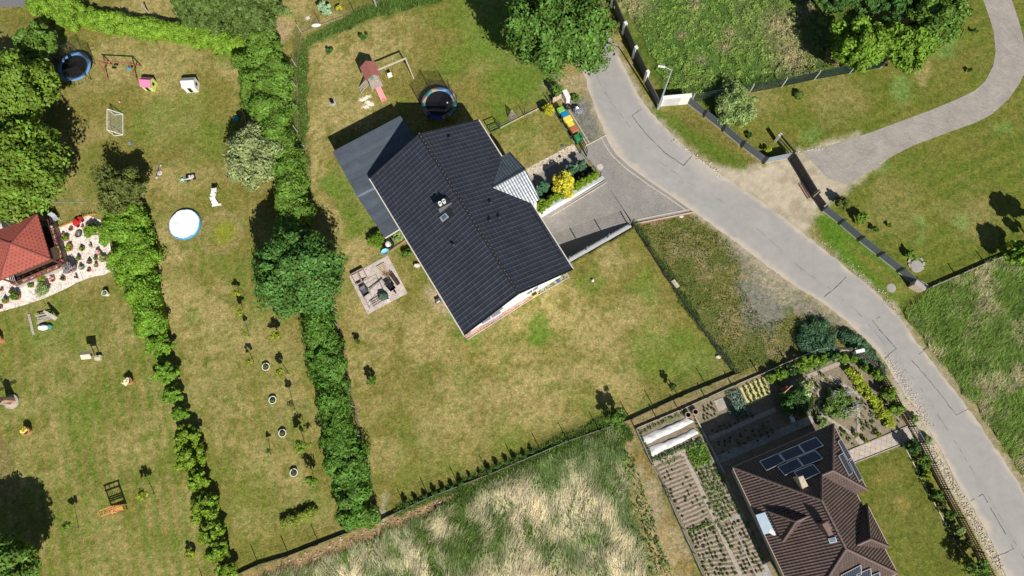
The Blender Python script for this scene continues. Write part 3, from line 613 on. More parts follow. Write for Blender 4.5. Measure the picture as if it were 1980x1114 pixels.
ex = (c3-c0).normalized(); ey = (c1-c0).normalized(); up = Vector((0, 0, 1))
nW = (r0-c0).cross(c3-c0); nW = nW.normalized(); nW = nW if nW.z > 0 else -nW
nE = (r0-c1).cross(c2-c1); nE = nE.normalized(); nE = nE if nE.z > 0 else -nE
for a, b, s in ((c0, c3, -1), (c1, c2, 1)):
    m = MB(); q = ey*s*.05; m.beam(a+q-up*.04, b+q-up*.04, .09, .08); o = m.part('gutter', M('gutter_cream', (.62, .58, .50), .5, ns=5, amp=.08), hs)
for k, (a, b, s) in enumerate(((c3, w3, 1), (c2, w2, 1), (c0, w0, -1))):
    m = MB(); p = b+ex*s*.06; m.tube((p.x, p.y, 3.4), (p.x, p.y, 0), .05); m.part('downpipe', steel, hs)
# ridge tiles with clips
m = MB(); nR = 44; dR = (r1-r0)/nR
for i in range(nR):
    a = r0+dR*i+up*.03; m.tube(a, a+dR*1.02, .13, .11, 8, col=(.022, .022, .026)); m.tube(a+up*.10, a+up*.10+dR*.06, .06, .06, 6, col=(.32, .30, .27))
cap = m.part('ridge_cap', M('ridge_attr', attr=True, rough=.5, ns=8, amp=.2), hs); M('ridge_dark', (.022, .022, .026), .5, ns=8, amp=.2)


for a, b in ((c0, r0), (r0, c1), (c2, r1), (r1, c3)): m = MB(); m.beam(a+up*.02, b+up*.02, .07, .10); m.part('verge_board', dark, hs)
# windows on the garden gable, garage door on the driveway side
def wallwin(a, b, t0, t1, z0, z1, par, out, frame=whitem, pane=None, name='window', d=.05):
    p = a.lerp(b, t0); q = a.lerp(b, t1); m = MB(); o = out*d
    for s0, s1 in (((p.x, p.y, z0), (q.x, q.y, z0)), ((p.x, p.y, z1), (q.x, q.y, z1)), ((p.x, p.y, z0), (p.x, p.y, z1)), ((q.x, q.y, z0), (q.x, q.y, z1)), (((p.x+q.x)/2, (p.y+q.y)/2, z0), ((p.x+q.x)/2, (p.y+q.y)/2, z1))):
        m.beam(Vector(s0)+o, Vector(s1)+o, .08, .08)
    f = m.part(name, frame, par); m = MB(); o = out*(d-.02)
    m.face([Vector((p.x, p.y, z0))+o, Vector((q.x, q.y, z0))+o, Vector((q.x, q.y, z1))+o, Vector((p.x, p.y, z1))+o]); m.part('pane', pane or glassb, f); return f
outS = ex.copy(); outS.z = 0
wallwin(w3, w2, .13, .34, .1, 2.3, hs, outS); wallwin(w3, w2, .62, .74, .9, 2.2, hs, outS)
m = MB(); p = w3.lerp(w2, .11); q = w3.lerp(w2, .36); m.beam(Vector((p.x, p.y, 2.45))+outS*.14, Vector((q.x, q.y, 2.45))+outS*.14, .24, .22); m.part('blind_box', M('grey_box', (.20, .20, .21), .5, ns=4, amp=.1), hs)
outE = ey.copy(); wallwin(w1, w2, .72, .92, -1.7, .6, hs, outE, dark, M('garage_door', (.30, .30, .31), .5, ns=3, amp=.05), 'garage_door'); wallwin(w1, w2, .12, .2, .9, 2.2, hs, outE)
outW = -ey; wallwin(w0, w3, .55, .68, .1, 2.2, hs, outW); wallwin(w0, w3, .8, .88, .9, 2.1, hs, outW)
# porch gable
tip = G(1016, 328, 4.95); ms = onplane(952, 363, c1, nE); nz = ms.z
nb = G(985, 294, 3.58); na = onplane(971, 301.5, c1, nE)+up*.0; sb = G(1043.5, 385.6, 3.55); sa = onplane(1030, 394, c1, nE)
tip.z = nz; tip = G(1016, 328, nz)
m = MB(); rslab(m, [ms+up*.02, na+up*.02, nb, tip], na, nb, .1); rslab(m, [ms+up*.02, tip, sb, sa+up*.02], sa, sb, .1); pr = m.part('porch_roof', porcht, hs)
m = MB(); m.beam(nb, tip, .06, .12); m.beam(tip, sb, .06, .12); m.part('verge_board', dark, pr)
m = MB(); m.tube(ms+up*.05, tip+up*.05, .07); m.part('ridge_cap', MC['ridge_dark'], pr)
m = MB(); pc = -ey*.35
for p in (nb, sb): m = MB(); v = p+pc+(mid(nb, sb)-p)*.12; m.box((v.x, v.y, 1.7), (.3, .3, 3.6), rz=math.atan2(ey.y, ey.x)); m.part('porch_column', wallw, hs)
m = MB(); a = nb+(-ey)*.35+(sb-nb)*.06; b = sb+(-ey)*.35-(sb-nb)*.06; tt_ = tip-ey*.35; m.slab([(a.x, a.y, 3.45), (b.x, b.y, 3.45), (tt_.x, tt_.y, nz-.15)], .02); 
m.part('porch_gable', wallw, hs)
# chimney
zt = 6.35; q = [G(x, y, zt) for x, y in ((839.5, 393.8), (863, 382), (872.5, 391), (848, 404))]
ch = MB(); ch.prism([(p.x, p.y) for p in q], 4.6, zt); chn = ch.part('chimney', M('sheet_grey', (.22, .23, .25), .38, .3, ns=3, amp=.1), hs)
m = MB(); cen = sum(q, Vector())/4; m.prism([((p.x-cen.x)*1.06+cen.x, (p.y-cen.y)*1.06+cen.y) for p in q], zt, zt+.05); m.part('chimney_cap', dark, chn)
for x, y in ((850.5, 393), (858, 388.5)):
    p = G(x, y, zt+.35); m = MB(); m.lathe((p.x, p.y, 0), [(.15, zt+.05), (.15, zt+.42), (.10, zt+.42), (.10, zt+.15)], 14, cap=False); m.part('flue', whitem, chn)
def onW(x, y, h=0.0): return onplane(x, y, c0, nW)+nW*h
def onE(x, y, h=0.0): return onplane(x, y, c1, nE)+nE*h
m = MB(); m.slab([onW(x, y, .06) for x, y in ((848, 420), (872, 402), (879, 415), (857, 431))], .1); m.part('flashing', dark, hs)
m = MB(); m.slab([onW(x, y, .14) for x, y in ((851, 421), (863, 411.5), (869.5, 419.5), (857, 429.5))], .12); sk = m.part('skylight', M('skylight_frame', (.30, .29, .28), .4, ns=4, amp=.1), hs)
m = MB(); m.slab([onW(x, y, .16) for x, y in ((855, 420.5), (862.5, 414.5), (866.5, 419.5), (858.5, 426.2))], .05); m.part('pane', glassb, sk)
for x, y, w in ((877, 475, 0), (870.5, 269, 1), (949, 393.5, 1), (966, 422, 1), (948, 428, 1)):
    p = (onE if w else onW)(x, y); m = MB(); m.tube(p-up*.1, p+up*.28, .09, .09, 10); m.lathe((p.x, p.y, p.z), [(.15, .26), (.15, .32), (.03, .38)], 10); m.part('roof_vent', dark, hs)
m = MB(); m.beam(onE(1031, 411, .1), onE(1084, 497, .1), .04, .10); m.part('snow_guard', dark, hs)
# --- flat grey annexe roof
an = T('annexe', 'flat grey metal roofed terrace annexe on the lawn side of the white house', 'annexe', (0, 0, 0))
seam_m = roofmat('seam_metal', (.125, .150, .185), .5, .55, 500, .008, 0.0, pw=60, crest=-.35)
za = 2.85; A1 = [G(x, y, za) for x, y in ((643, 293), (774, 224), (840, 318), (735, 385), (690, 379))]
A1[3] = A1[4]+(A1[2]-A1[1]).normalized()*0+(A1[1]-A1[0]).normalized()*2.6; 
m = MB(); rslab(m, A1, A1[0], A1[4], .22); m.part('roof', seam_m, an)
zb2 = 2.6; A2 = [G(x, y, zb2) for x, y in ((690, 380), (728, 362), (779, 440), (745, 461))]
m = MB(); rslab(m, A2, A2[0], A2[3], .18); m.part('lower_roof', seam_m, an)
m = MB(); m.beam(A2[3]+up*.02, A2[2]+up*.02, .09, .1); m.part('gutter', MC['gutter_cream'], an)
m = MB(); m.beam(A2[0]+up*.04, A2[1]+up*.04, .25, .08); m.part('step_flashing', M('blue_sheet', (.16, .20, .25), .4, ns=4, amp=.1), an)
for p in (A1[0], A1[1], A1[4], A2[3], A1[0].lerp(A1[1], .5)):
    m = MB(); v = p+(ctr-p).normalized()*.25; m.box((v.x, v.y, 1.25), (.14, .14, 2.5), rz=math.atan2(ey.y, ey.x)); m.part('post', dark, an)
m = MB(); a = A1[0]+(ctr-A1[0]).normalized()*.3; b = A1[1]+(ctr-A1[1]).normalized()*.3; m.beam(Vector((a.x, a.y, 1.3)), Vector((b.x, b.y, 1.3)), .08, 2.6); m.part('back_wall', M('grey_board', (.12, .13, .14), .6, ns=4, amp=.1), an)
# --- retaining walls
rw = T('retaining_wall', 'long grey concrete retaining wall along the lawn side of the sunken driveway', 'wall', (0, 0, 0))
m = MB(); a = G(1219, 436); b = G(1096, 506); d = (b-a).normalized(); nq = Vector((-d.y, d.x, 0)); nq = nq if nq.dot(G(1150, 400)-a) > 0 else -nq
m.prism([tuple((a+nq*.14)[:2]), tuple((b+nq*.14)[:2]), tuple((b-nq*.18)[:2]), tuple((a-nq*.18)[:2])], -2.4, .10); m.part('wall_body', concrete, rw)
m = MB(); m.prism([tuple((a+nq*.17)[:2]), tuple((b+nq*.17)[:2]), tuple((b-nq*.20)[:2]), tuple((a-nq*.20)[:2])], .10, .13); m.part('coping', greyc, rw)
postm = M('post_grey', (.16, .17, .18), .5, ns=5, amp=.15)
for k, t in enumerate((.02, .36, .70, .97)):
    p = a.lerp(b, t); m = MB(); m.box((p.x, p.y, .72), (.07, .07, 1.25)); m.part('post', postm, rw)
wire = M('wire_green', (.05, .07, .06), .5, ns=5, amp=.1)
m = MB()
for z in (.25, .45, .65, .85, 1.05, 1.25): m.beam(a+up*z, b+up*z, .008)
for i in range(80): p = a.lerp(b, i/80); m.beam(p+up*.2, p+up*1.25, .006)
m.part('mesh_panel', wire, rw)
w = T('retaining_wall', 'white rendered retaining wall between the clipped bushes and the driveway', 'wall', (0, 0, 0))
m = MB(); a = G(1169, 347); b = G(1040, 414); d = (b-a).normalized(); nq = Vector((-d.y, d.x, 0)); nq = nq if nq.dot(G(1150, 420)-a) > 0 else -nq
m.prism([tuple((a-nq*.05)[:2]), tuple((b-nq*.02)[:2]), tuple((b-nq*.45)[:2]), tuple((a-nq*.35)[:2])], -2.4, .06); m.part('wall_body', whitew, w)
m = MB(); m.prism([tuple((a-nq*.03)[:2]), tuple((b-nq*.0)[:2]), tuple((b-nq*.47)[:2]), tuple((a-nq*.37)[:2])], .06, .09); m.part('coping', greyc, w)
m = MB(); qa = A.lerp(Dd, .0); 
aa = a+nq*.35; bb = b+nq*.35; bb.z = DZ+.04; aa.z = .05; m.beam(aa, bb, .08, .05); m.top('kerb', curbm, kind='structure')
# pebble bed along the gable
redp = gravelmat('red_pebble', [(.45, .24, .19), (.55, .36, .30), (.60, .47, .41), (.38, .20, .15)], 16)
sheet('gravel_strip', [(896, 650), (904, 656), (1030, 576), (1024, 571)], .014, redp); sheet('gravel_strip', [(1030, 576), (1024, 571), (1094, 528), (1100, 536)], .014, gravelmat('grey_pebble', [(.34, .30, .22), (.14, .18, .06), (.45, .40, .33), (.10, .14, .04)], 8))
m = MB(); kerb(m, [(904, 657), (1030, 577), (1101, 536), (1095, 528)], .06, .07); m.top('kerb', curbm, kind='structure')

# --- brown house
ba = rad(15.95); Wp = G(1417, 904, 3.2)
bh = T('house', 'large house with brown tiled hip roof and solar panels beside the vegetable garden', 'house', (Wp.x, Wp.y, 0), ba)
def BL(u, v, z): return Vector((u, -v, z))
e = 3.2; Rz = 6.7; wu = 7.75; LV = 11.35
R1 = BL(3.875, 3.97, Rz); R2 = BL(3.875, 7.48, Rz)
zA = e+.903*2.66; A1b = BL(5.99, 2.66, zA); A0 = BL(5.09, 2.66, zA)
cW = BL(0, 0, e); cN = BL(8.65, 0, e); cE = BL(8.65, 5.32, e); cS = BL(0, LV, e); cSE = BL(wu, LV, e)
e5 = BL(wu, 5.32, e)
m = MB()
rslab(m, [cW, cN, A1b, A0, R1], cW, cN); rslab(m, [cS, cW, R1, R2], cS, cW); rslab(m, [cN, cE, A1b], cN, cE)
rslab(m, [cSE, cS, R2], cSE, cS)
# east slope of the main body, split round the two wings
zw = e+.903*1.65; W2n = BL(8.1, 6.2, e); W2e = BL(8.1, 9.5, e); zw = 5.6; W2a = BL(6.15, 7.85, zw); W2b = BL(wu-(zw-e)/.903, 7.85, zw)
rslab(m, [A0, e5, BL(wu, 6.2, e), W2b, BL(wu, 9.5, e), cSE, R2, R1], e5, cSE)
rslab(m, [A0, A1b, cE, e5], cE, e5)
m2 = [W2n, W2a, W2b, BL(wu, 6.2, e)]; rslab(m, m2, BL(wu, 6.2, e), W2n); rslab(m, [W2a, W2e, BL(wu, 9.5, e), W2b], W2e, BL(wu, 9.5, e)); rslab(m, [W2n, W2e, W2a], W2n, W2e)
rf = m.part('roof', browntile, bh)
rm_ = M('ridge_brown', (.15, .105, .095), .5, ns=7, amp=.25)
m = MB()
for a, b in ((cW, R1), (R1, R2), (R1, A0), (A0, A1b), (cN, A1b), (cE, A1b), (cS, R2), (cSE, R2)):
    n = max(2, int((b-a).length/.38)); d = (b-a)/n
    for i in range(n): m.tube(a+d*i+up*.03, a+d*(i+1.02)+up*.03, .10, .085, 8)
m.part('ridge_tiles', rm_, rf)
m = MB()
for a, b in ((W2n, W2a), (W2e, W2a), (W2a, W2b)):
    n = max(2, int((b-a).length/.38)); d = (b-a)/n
    for i in range(n): m.tube(a+d*i+up*.03, a+d*(i+1.02)+up*.03, .10, .085, 8)
m.part('ridge_tiles', rm_, rf)
m = MB()
for a, b in ((cW, cS), (cW, cN), (cN, cE), (e5, BL(wu, 6.2, e)), (W2n, W2e), (BL(wu, 9.5, e), cSE), (cS, cSE)): m.beam(a-up*.05, b-up*.05, .10, .09)
m.part('gutter', M('gutter_beige', (.45, .36, .28), .5, ns=5, amp=.1), bh)
m = MB(); i_ = .55
poly = [(i_, -i_), (8.1, -i_), (8.1, -4.8), (wu-i_, -4.8), (wu-i_, -6.7), (7.6, -6.7), (7.6, -9.0), (wu-i_, -9.0), (wu-i_, -LV+i_), (i_, -LV+i_)]
m.prism(poly, 0, 3.1); m.part('wall', wallc, bh)
# dormer
dz = 4.15; D1 = BL(.75, 3.7, dz); D2 = BL(.75, 6.0, dz); Da = BL(1.85, 4.8, 5.65); Db = BL(2.85, 4.8, 5.65)
m = MB(); rslab(m, [D1, D2, Da], D1, D2, .1); rslab(m, [D1, Da, Db, BL(1.1, 3.7, dz)], D1, Db, .1); rslab(m, [D2, Da, Db, BL(1.1, 6.0, dz)], D2, Db, .1); dm = m.part('dormer', browntile, bh)
m = MB()
for a, b in ((D1, Da), (D2, Da), (Da, Db)):
    n = max(2, int((b-a).length/.38)); d = (b-a)/n
    for i in range(n): m.tube(a+d*i+up*.03, a+d*(i+1.02)+up*.03, .09, .08, 8)
m.part('ridge_tiles', rm_, dm)
m = MB(); m.prism([(.95, -3.9), (.95, -5.8), (2.6, -5.8), (2.6, -3.9)], 3.2, 4.1); m.part('dormer_wall', wallc, dm)
loc = Matrix.Rotation(-ba, 4, 'Z') @ Matrix.Translation((-Wp.x, -Wp.y, 0))
def LB(x, y, z): return loc @ G(x, y, z)
blue = M('pale_blue_sheet', (.42, .52, .62), .35, ns=3, amp=.08)
m = MB(); m.slab([LB(1461, 996, 3.75), LB(1484, 989, 3.75), LB(1497, 1028, 3.75), LB(1477, 1034, 3.75)], .06); bc = m.part('balcony_canopy', blue, bh)
m = MB(); b0 = LB(1477, 1034, 3.75); b1 = LB(1505, 1034, 3.75); m.slab([LB(1490, 1022, 3.76), LB(1505, 1032, 3.76), LB(1497, 1036, 3.76), LB(1486, 1030, 3.76)], .05); m.part('canopy_flap', whitem, bc)
m = MB(); m.prism([tuple(LB(1484, 991, 3.3)[:2]), tuple(LB(1494, 989, 3.3)[:2]), tuple(LB(1507, 1029, 3.3)[:2]), tuple(LB(1497, 1031, 3.3)[:2])], 3.2, 3.62); m.part('balcony_opening', M('black', (.008, .008, .009), .6, ns=4, amp=.2), bh)
# chimneys
def slopeN(u, v): return e+.903*v
stonec = M('stone_chimney', (.55, .45, .33), .85, ns=5, amp=.3, bmp=.4); browns = M('brown_sheet', (.20, .13, .11), .45, ns=4, amp=.12)
q = [LB(x, y, 6.2) for x, y in ((1544, 924), (1552, 921), (1561, 939), (1551, 944))]
m = MB(); m.prism([(p.x, p.y) for p in q], 4, 6.2); cn = m.part('chimney', stonec, bh, 'stone-clad chimney'); 
m = MB(); cen = sum(q, Vector())/4; m.prism([((p.x-cen.x)*1.12+cen.x, (p.y-cen.y)*1.12+cen.y) for p in q], 6.2, 6.27); m.part('chimney_cap', stonec, cn)
q = [LB(x, y, 7.1) for x, y in ((1590, 1014), (1600, 1010), (1608, 1022), (1598, 1028))]
m = MB(); m.prism([(p.x, p.y) for p in q], 5, 7.1); cn = m.part('chimney', browns, bh, 'brown metal-clad chimney'); m = MB(); cen = sum(q, Vector())/4; m.prism([((p.x-cen.x)*1.1+cen.x, (p.y-cen.y)*1.1+cen.y) for p in q], 7.1, 7.16); m.part('chimney_cap', browns, cn)
m = MB(); q = [LB(x, y, 6.7) for x, y in ((1598, 1028), (1606, 1024), (1611, 1034), (1602, 1037))]; m.prism([(p.x, p.y) for p in q], 5, 6.75); m.part('chimney_step', browns, cn)
RM = bh_m = Matrix.Translation((Wp.x, Wp.y, 0)) @ Matrix.Rotation(ba, 4, 'Z')
def plane(pts):
    P = [RM @ p for p in pts]; n = (P[1]-P[0]).cross(P[2]-P[1]).normalized(); n = n if n.z > 0 else -n; return P[0], n
def onB(pl, x, y, h=0.0): return loc @ (onplane(x, y, pl[0]+pl[1]*h, pl[1]))
pN = plane([cW, cN, R1]); pE = plane([cN, cE, A1b]); pWs = plane([cS, cW, R1]); pS = plane([cSE, cS, R2])
Z7 = lambda x, y: (1380+x/3.924, 830+y/3.924)
m = MB(); m.slab([onB(pWs, *Z7(*p), .10) for p in ((868, 832), (925, 818), (938, 855), (882, 868))], .08); sk = m.part('skylight', whitem, bh); m = MB(); m.slab([onB(pWs, *Z7(*p), .115) for p in ((875, 836), (921, 824), (931, 851), (886, 862))], .03); m.part('pane', M('glass_sky', (.22, .34, .48), .1, ns=1, amp=.1), sk)
def panelmat():
    m, t, b = base('solar_cells'); uv = nd(t, 'ShaderNodeUVMap'); br = nd(t, 'ShaderNodeTexBrick'); br.offset = 0; t.links.new(uv.outputs[0], br.inputs[0])
    br.inputs['Color1'].default_value = (.008, .011, .035, 1); br.inputs['Color2'].default_value = (.010, .014, .045, 1); br.inputs['Mortar'].default_value = (.10, .12, .17, 1); br.inputs['Scale'].default_value = 1; br.inputs['Mortar Size'].default_value = .012; br.inputs['Brick Width'].default_value = .166; br.inputs['Row Height'].default_value = .166
    t.links.new(br.outputs[0], b.inputs['Base Color']); b.inputs['Roughness'].default_value = .16; b.inputs['Specular IOR Level'].default_value = .5; return m
cells = panelmat(); frm = M('panel_frame', (.62, .63, .64), .35, .5, ns=5, amp=.05)
def panel(pts, pl, label=None):
    P = [onB(pl, *Z7(*p), .12) for p in pts]; nl = (P[1]-P[0]).cross(P[2]-P[1]).normalized(); nl = nl if nl.z > 0 else -nl
    m = MB()
    for i in range(4): m.beam(P[i], P[(i+1) % 4], .05, .05, up=nl)
    f = m.part('solar_panel', frm, bh)
    m = MB(); Q = [p+nl*.012 for p in P]; Lx = (P[1]-P[0]).length; Ly = (P[3]-P[0]).length
    if nl.dot((Q[1]-Q[0]).cross(Q[2]-Q[1])) < 0: m.face(Q[::-1], uv=[(0, Ly), (Lx, Ly), (Lx, 0), (0, 0)])
    else: m.face(Q, uv=[(0, 0), (Lx, 0), (Lx, Ly), (0, Ly)])
    m.part('solar_cells', cells, f)
for pts in (((350, 245), (488, 186), (538, 246), (400, 313)), ((498, 182), (638, 122), (690, 184), (546, 244)), ((645, 118), (775, 62), (832, 125), (694, 184)), ((487, 287), (628, 222), (678, 281), (540, 350)), ((636, 215), (770, 162), (828, 224), (684, 281)), ((610, 326), (752, 267), (808, 330), (664, 395))): panel(pts, pN)
for pts in (((942, 94), (966, 76), (1044, 214), (1018, 236)), ((948, 202), (980, 182), (1056, 330), (1028, 352)), ((1027, 246), (1049, 226), (1126, 374), (1104, 396))): panel(pts, pE)
for pts in (((965, 1108), (1115, 1030), (1120, 1100), (975, 1175)), ((1085, 1100), (1190, 1055), (1196, 1125), (1090, 1175)), ((1200, 1108), (1258, 1085), (1262, 1150), (1206, 1170))): panel(pts, pS)
# pavement round the brown house, in its shade
def bsheet(name, loc_pts, z, mat):
    P = [RM @ Vector((p[0], -p[1], 0)) for p in loc_pts]; m = MB(); a = sum(P[i].x*P[(i+1) % len(P)].y-P[(i+1) % len(P)].x*P[i].y for i in range(len(P)))
    if a < 0: P.reverse()
    m.face([Vector((p.x, p.y, z)) for p in P]); m.top(name, mat, kind='structure')
pavg = pavemat('grey_slab', (.36, .34, .31), .5, .5, .6, rot=ba, var=.07, off=0)
bsheet('house_path', [(-1.2, -1.0), (-.05, -1.0), (-.05, 14), (-1.2, 14)], .012, pavg); bsheet('house_path', [(-.05, -.95), (8.6, -.95), (8.6, -.3), (-.05, -.3)], .012, pavg)
m = MB(); m.prism([(-1.26, 3.0), (-1.18, 3.0), (-1.18, -14), (-1.26, -14)], 0, .12); m.M = Matrix(); k = m.top('garden_kerb', concrete, kind='structure', loc=(Wp.x, Wp.y, 0), rz=ba)
# --- hut with red shingles
def shingle():
    m, t, b = base('red_shingle'); uv = nd(t, 'ShaderNodeUVMap'); sx = nd(t, 'ShaderNodeSeparateXYZ'); t.links.new(uv.outputs[0], sx.inputs[0])
    def mt(op, a, bb=None, c=None):
        n = nd(t, 'ShaderNodeMath', operation=op)
        for i, q in enumerate((a, bb, c)):
            if q is None: continue
            if isinstance(q, (int, float)): n.inputs[i].default_value = q
            else: t.links.new(q, n.inputs[i])
        return n.outputs[0]
    row = mt('DIVIDE', sx.outputs[1], .27); odd = mt('MULTIPLY', mt('MODULO', mt('FLOOR', row), 2.0), .5)
    fx = mt('FRACT', mt('ADD', mt('DIVIDE', sx.outputs[0], .36), odd)); fy = mt('FRACT', row)
    dash = mt('MULTIPLY', mt('LESS_THAN', fx, .34), mt('LESS_THAN', fy, .38)); k = mt('SUBTRACT', 1.0, mt('MULTIPLY', dash, .55))
    r = nd(t, 'ShaderNodeRGB'); r.outputs[0].default_value = (.36, .088, .062, 1); src, n = mul_noise(t, r.outputs[0], 1.5, .88, 1.12); src, n = mul_noise(t, src, 18, .88, 1.12)
    sc = nd(t, 'ShaderNodeVectorMath', operation='SCALE'); t.links.new(src, sc.inputs[0]); t.links.new(k, sc.inputs['Scale']); t.links.new(sc.outputs[0], b.inputs['Base Color']); b.inputs['Roughness'].default_value = .85; return m
shg = shingle(); ht = T('garden_house', 'garden house with a red shingle pyramid roof standing on the white gravel', 'garden house', (0, 0, 0))
hN = G(72, 413, 2.6); hE = G(98, 501, 2.6); sd_ = hE-hN; pe = Vector((sd_.y, -sd_.x, 0)); pe = pe if pe.x < 0 else -pe; hS = hE+pe; hW = hN+pe; ap = (hN+hE+hS+hW)/4; ap.z = 3.55
m = MB(); hq = [hN, hE, hS, hW]
for i in range(4): rslab(m, [hq[i], hq[(i+1) % 4], ap], hq[i], hq[(i+1) % 4], .1)
hr = m.part('roof', shg, ht)
m = MB()
for p in hq: m.beam(p+up*.02, ap+up*.02, .10, .04)
m.ball(ap+up*.05, .10, 8); m.part('hip_caps', M('dark_red', (.20, .06, .05), .7, ns=5, amp=.2), hr)
m = MB(); hc = ap.xy.to_3d(); m.prism([tuple((hc+(p.xy.to_3d()-hc)*.62)[:2]) for p in hq], .5, 2.9); m.part('wall', M('brown_wall', (.12, .06, .04), .8, ns=5, amp=.2), ht)
m = MB(); dk = [tuple((hc+(p.xy.to_3d()-hc)*1.0)[:2]) for p in hq]; m.prism(dk, 0, .55); m.part('foundation', concrete, ht); m = MB(); m.prism([tuple((hc+(Vector((p[0], p[1], 0))-hc)*.97)[:2]) for p in dk], .55, .58); m.part('deck', M('deck_wood_shaded', (.07, .045, .035), .8, ns=7, amp=.3), ht)  # deck tone darkened, the roof's shade is put into its colour
m = MB(); dk2 = [Vector((hc+(p.xy.to_3d()-hc)*.985)) for p in hq]
for i in range(4):
    a = dk2[i]; b = dk2[(i+1) % 4]
    for z in (.75, 1.0, 1.25): m.beam(a+up*z, b+up*z, .05, .10)
m.part('railing', darkwood, ht)
for i in range(4):
    p = hc+(hq[i].xy.to_3d()-hc)*.93; m = MB(); m.box((p.x, p.y, 1.55), (.12, .12, 2.0)); m.part('post', darkwood, ht)

# ================================================================== FENCES
fconc = M('fence_concrete', (.42, .38, .33), .9, ns=4, amp=.2); fdark = M('fence_dark', (.035, .04, .04), .5, ns=6, amp=.2)
panelgrey = M('panel_grey', (.125, .145, .17), .42, ns=5, amp=.15)
def fence(label, px, h, style='wire', post=.06, spacing=2.5, board=.22, pm_=None, bm_=None, name='fence', wm=None, posts=True, panh=None, slatm=None):
    P = [G(*p) for p in px]; f = T(name, label, 'fence', P[0]); o = P[0]; pn = 0
    pts = [P[0]]
    for i in range(len(P)-1):
        n = max(1, round((P[i+1]-P[i]).length/spacing)) if spacing else 1
        for k in range(1, n+1): pts.append(P[i].lerp(P[i+1], k/n))
    if board:
        m = MB(o)
        for i in range(len(pts)-1):
            a = pts[i]; b = pts[i+1]; m.beam(a+up*board/2, b+up*board/2, .06, board)
        m.part('base_board', bm_ or fconc, f)
    m = MB(o)
    for i in range(len(pts)-1):
        a = pts[i]; b = pts[i+1]; L = (b-a).length; d = (b-a)/L; z0 = board+.03
        if style == 'wire':
            for z in np.linspace(z0, h-.04, 7): m.beam(a+up*z, b+up*z, .005)
            for k in range(int(L/.20)): p = a+d*(k*.20); m.beam(p+up*z0, p+up*(h-.02), .004)
        elif style == 'slats':
            for z in np.arange(z0+.04, h-.03, .088): m.beam(a+d*.06+up*z, b-d*.06+up*z, .025, .075)
        elif style == 'solid':
            m.beam(a+up*(h/2), b+up*(h/2), .10, h)
        elif style == 'screen':
            for z in np.linspace(z0, h-.02, 5): m.beam(a+up*z, b+up*z, .014)
            for k in range(int(L/.045)):
                p = a+d*(k*.045); m.beam(p+up*z0, p+up*(h-.03), .03, .004, up=d)
        elif style == 'picket':
            for k in range(int(L/.17)):
                p = a+d*(k*.17+.05); m.beam(p+up*.06, p+up*h, .055, .02, up=(d.y, -d.x, 0))
            for z in (.25, h*.5, h-.2): m.beam(a+up*z, b+up*z, .05, .07)
    if style: m.part('mesh_panel' if style in ('wire', 'screen') else ('slat_panel' if style != 'solid' else 'wall_panel'), wm or wire, f)
    if posts:
        for p in pts:
            m = MB(p)
            if style == 'slats':
                m.box(p+up*(h/2), (post, post, h+.06), rz=math.atan2(d.y, d.x))
            else: m.box(p+up*((h+.05)/2), (post, post, h+.05), rz=math.atan2(d.y, d.x))
            k = m.part('post', pm_ or fdark, f); k.location = p-o
    return f
f1 = fence('dark wire fence along the bottom edge of the lawns, above the dry meadow', [(400, 1140), (500, 1092), (559, 1075), (617, 1052), (740, 1004), (830, 962), (945, 918), (1098, 853), (1219, 812), (1313, 769), (1420, 725)], 1.5, board=.32, bm_=MC.get('board_dark') or M('board_dark', (.22, .19, .15), .9, ns=4, amp=.25))
f2 = fence('dark wire fence running from the driveway wall corner down to the garden corner', [(1222, 433), (1281, 527), (1345, 621), (1420, 724)], 1.3, board=.40, bm_=M('board_black', (.07, .065, .05), .9, ns=4, amp=.3))  # near-black base board puts the fence's shadow and weed line into its colour
f3 = fence('grey wire fence along the right side of the tall dark hedge', [(583, 64), (574, 130), (577, 300), (600, 430), (643, 582), (664, 677), (687, 787), (713, 901), (734, 1010)], 1.4, post=.06, pm_=fconc, board=.12, bm_=M('board_dark', (.22, .19, .15), .9, ns=4, amp=.25))
f4 = fence('wire fence behind the grass bank, in front of the blue spruce', [(583, 64), (620, 48), (685, 24), (740, 0), (800, -25)], 1.4, post=.05, board=.08, bm_=MC['board_dark'])
f5 = fence('grey mesh fence with a concrete base along the upper edge of the vegetable garden', [(1229, 829), (1313, 794), (1417, 747), (1468, 725), (1521, 701), (1569, 681), (1587, 677), (1641, 678)], 1.25, post=.07, pm_=fconc, wm=M('wire_grey', (.25, .26, .26), .5, ns=5, amp=.1))
f6 = fence('dark wire fence between the dry meadow and the potato rows', [(1229, 829), (1260, 898), (1284, 942), (1318, 1021), (1359, 1114), (1390, 1190)], 1.1, post=.05)
f7 = fence('low wire fence crossing the lawn from the white house to the yellow bush', [(967, 248), (1014, 224), (1062, 200)], 1.1, post=.06, board=.12)
brownp = M('brown_picket', (.17, .105, .095), .7, ns=8, amp=.2)
f8 = fence('brown picket fence along the road above the brick path', [(1652, 683), (1690, 712), (1712, 748), (1735, 790), (1757, 825)], 1.15, 'picket', .10, 2.2, .18, brownp, None, wm=brownp)
f9 = fence('brown picket fence along the road below the brick path', [(1775, 855), (1795, 895), (1820, 945), (1850, 1000), (1885, 1065), (1915, 1125)], 1.15, 'picket', .10, 2.2, .18, brownp, None, wm=brownp)
f10 = fence('anthracite lamella fence panels between the white wall and the entrance niche', [(1326, 199), (1361, 226), (1397, 254), (1434, 285), (1475, 316)], 1.25, 'slats', .14, 0, .12, fdark, None, wm=panelgrey)
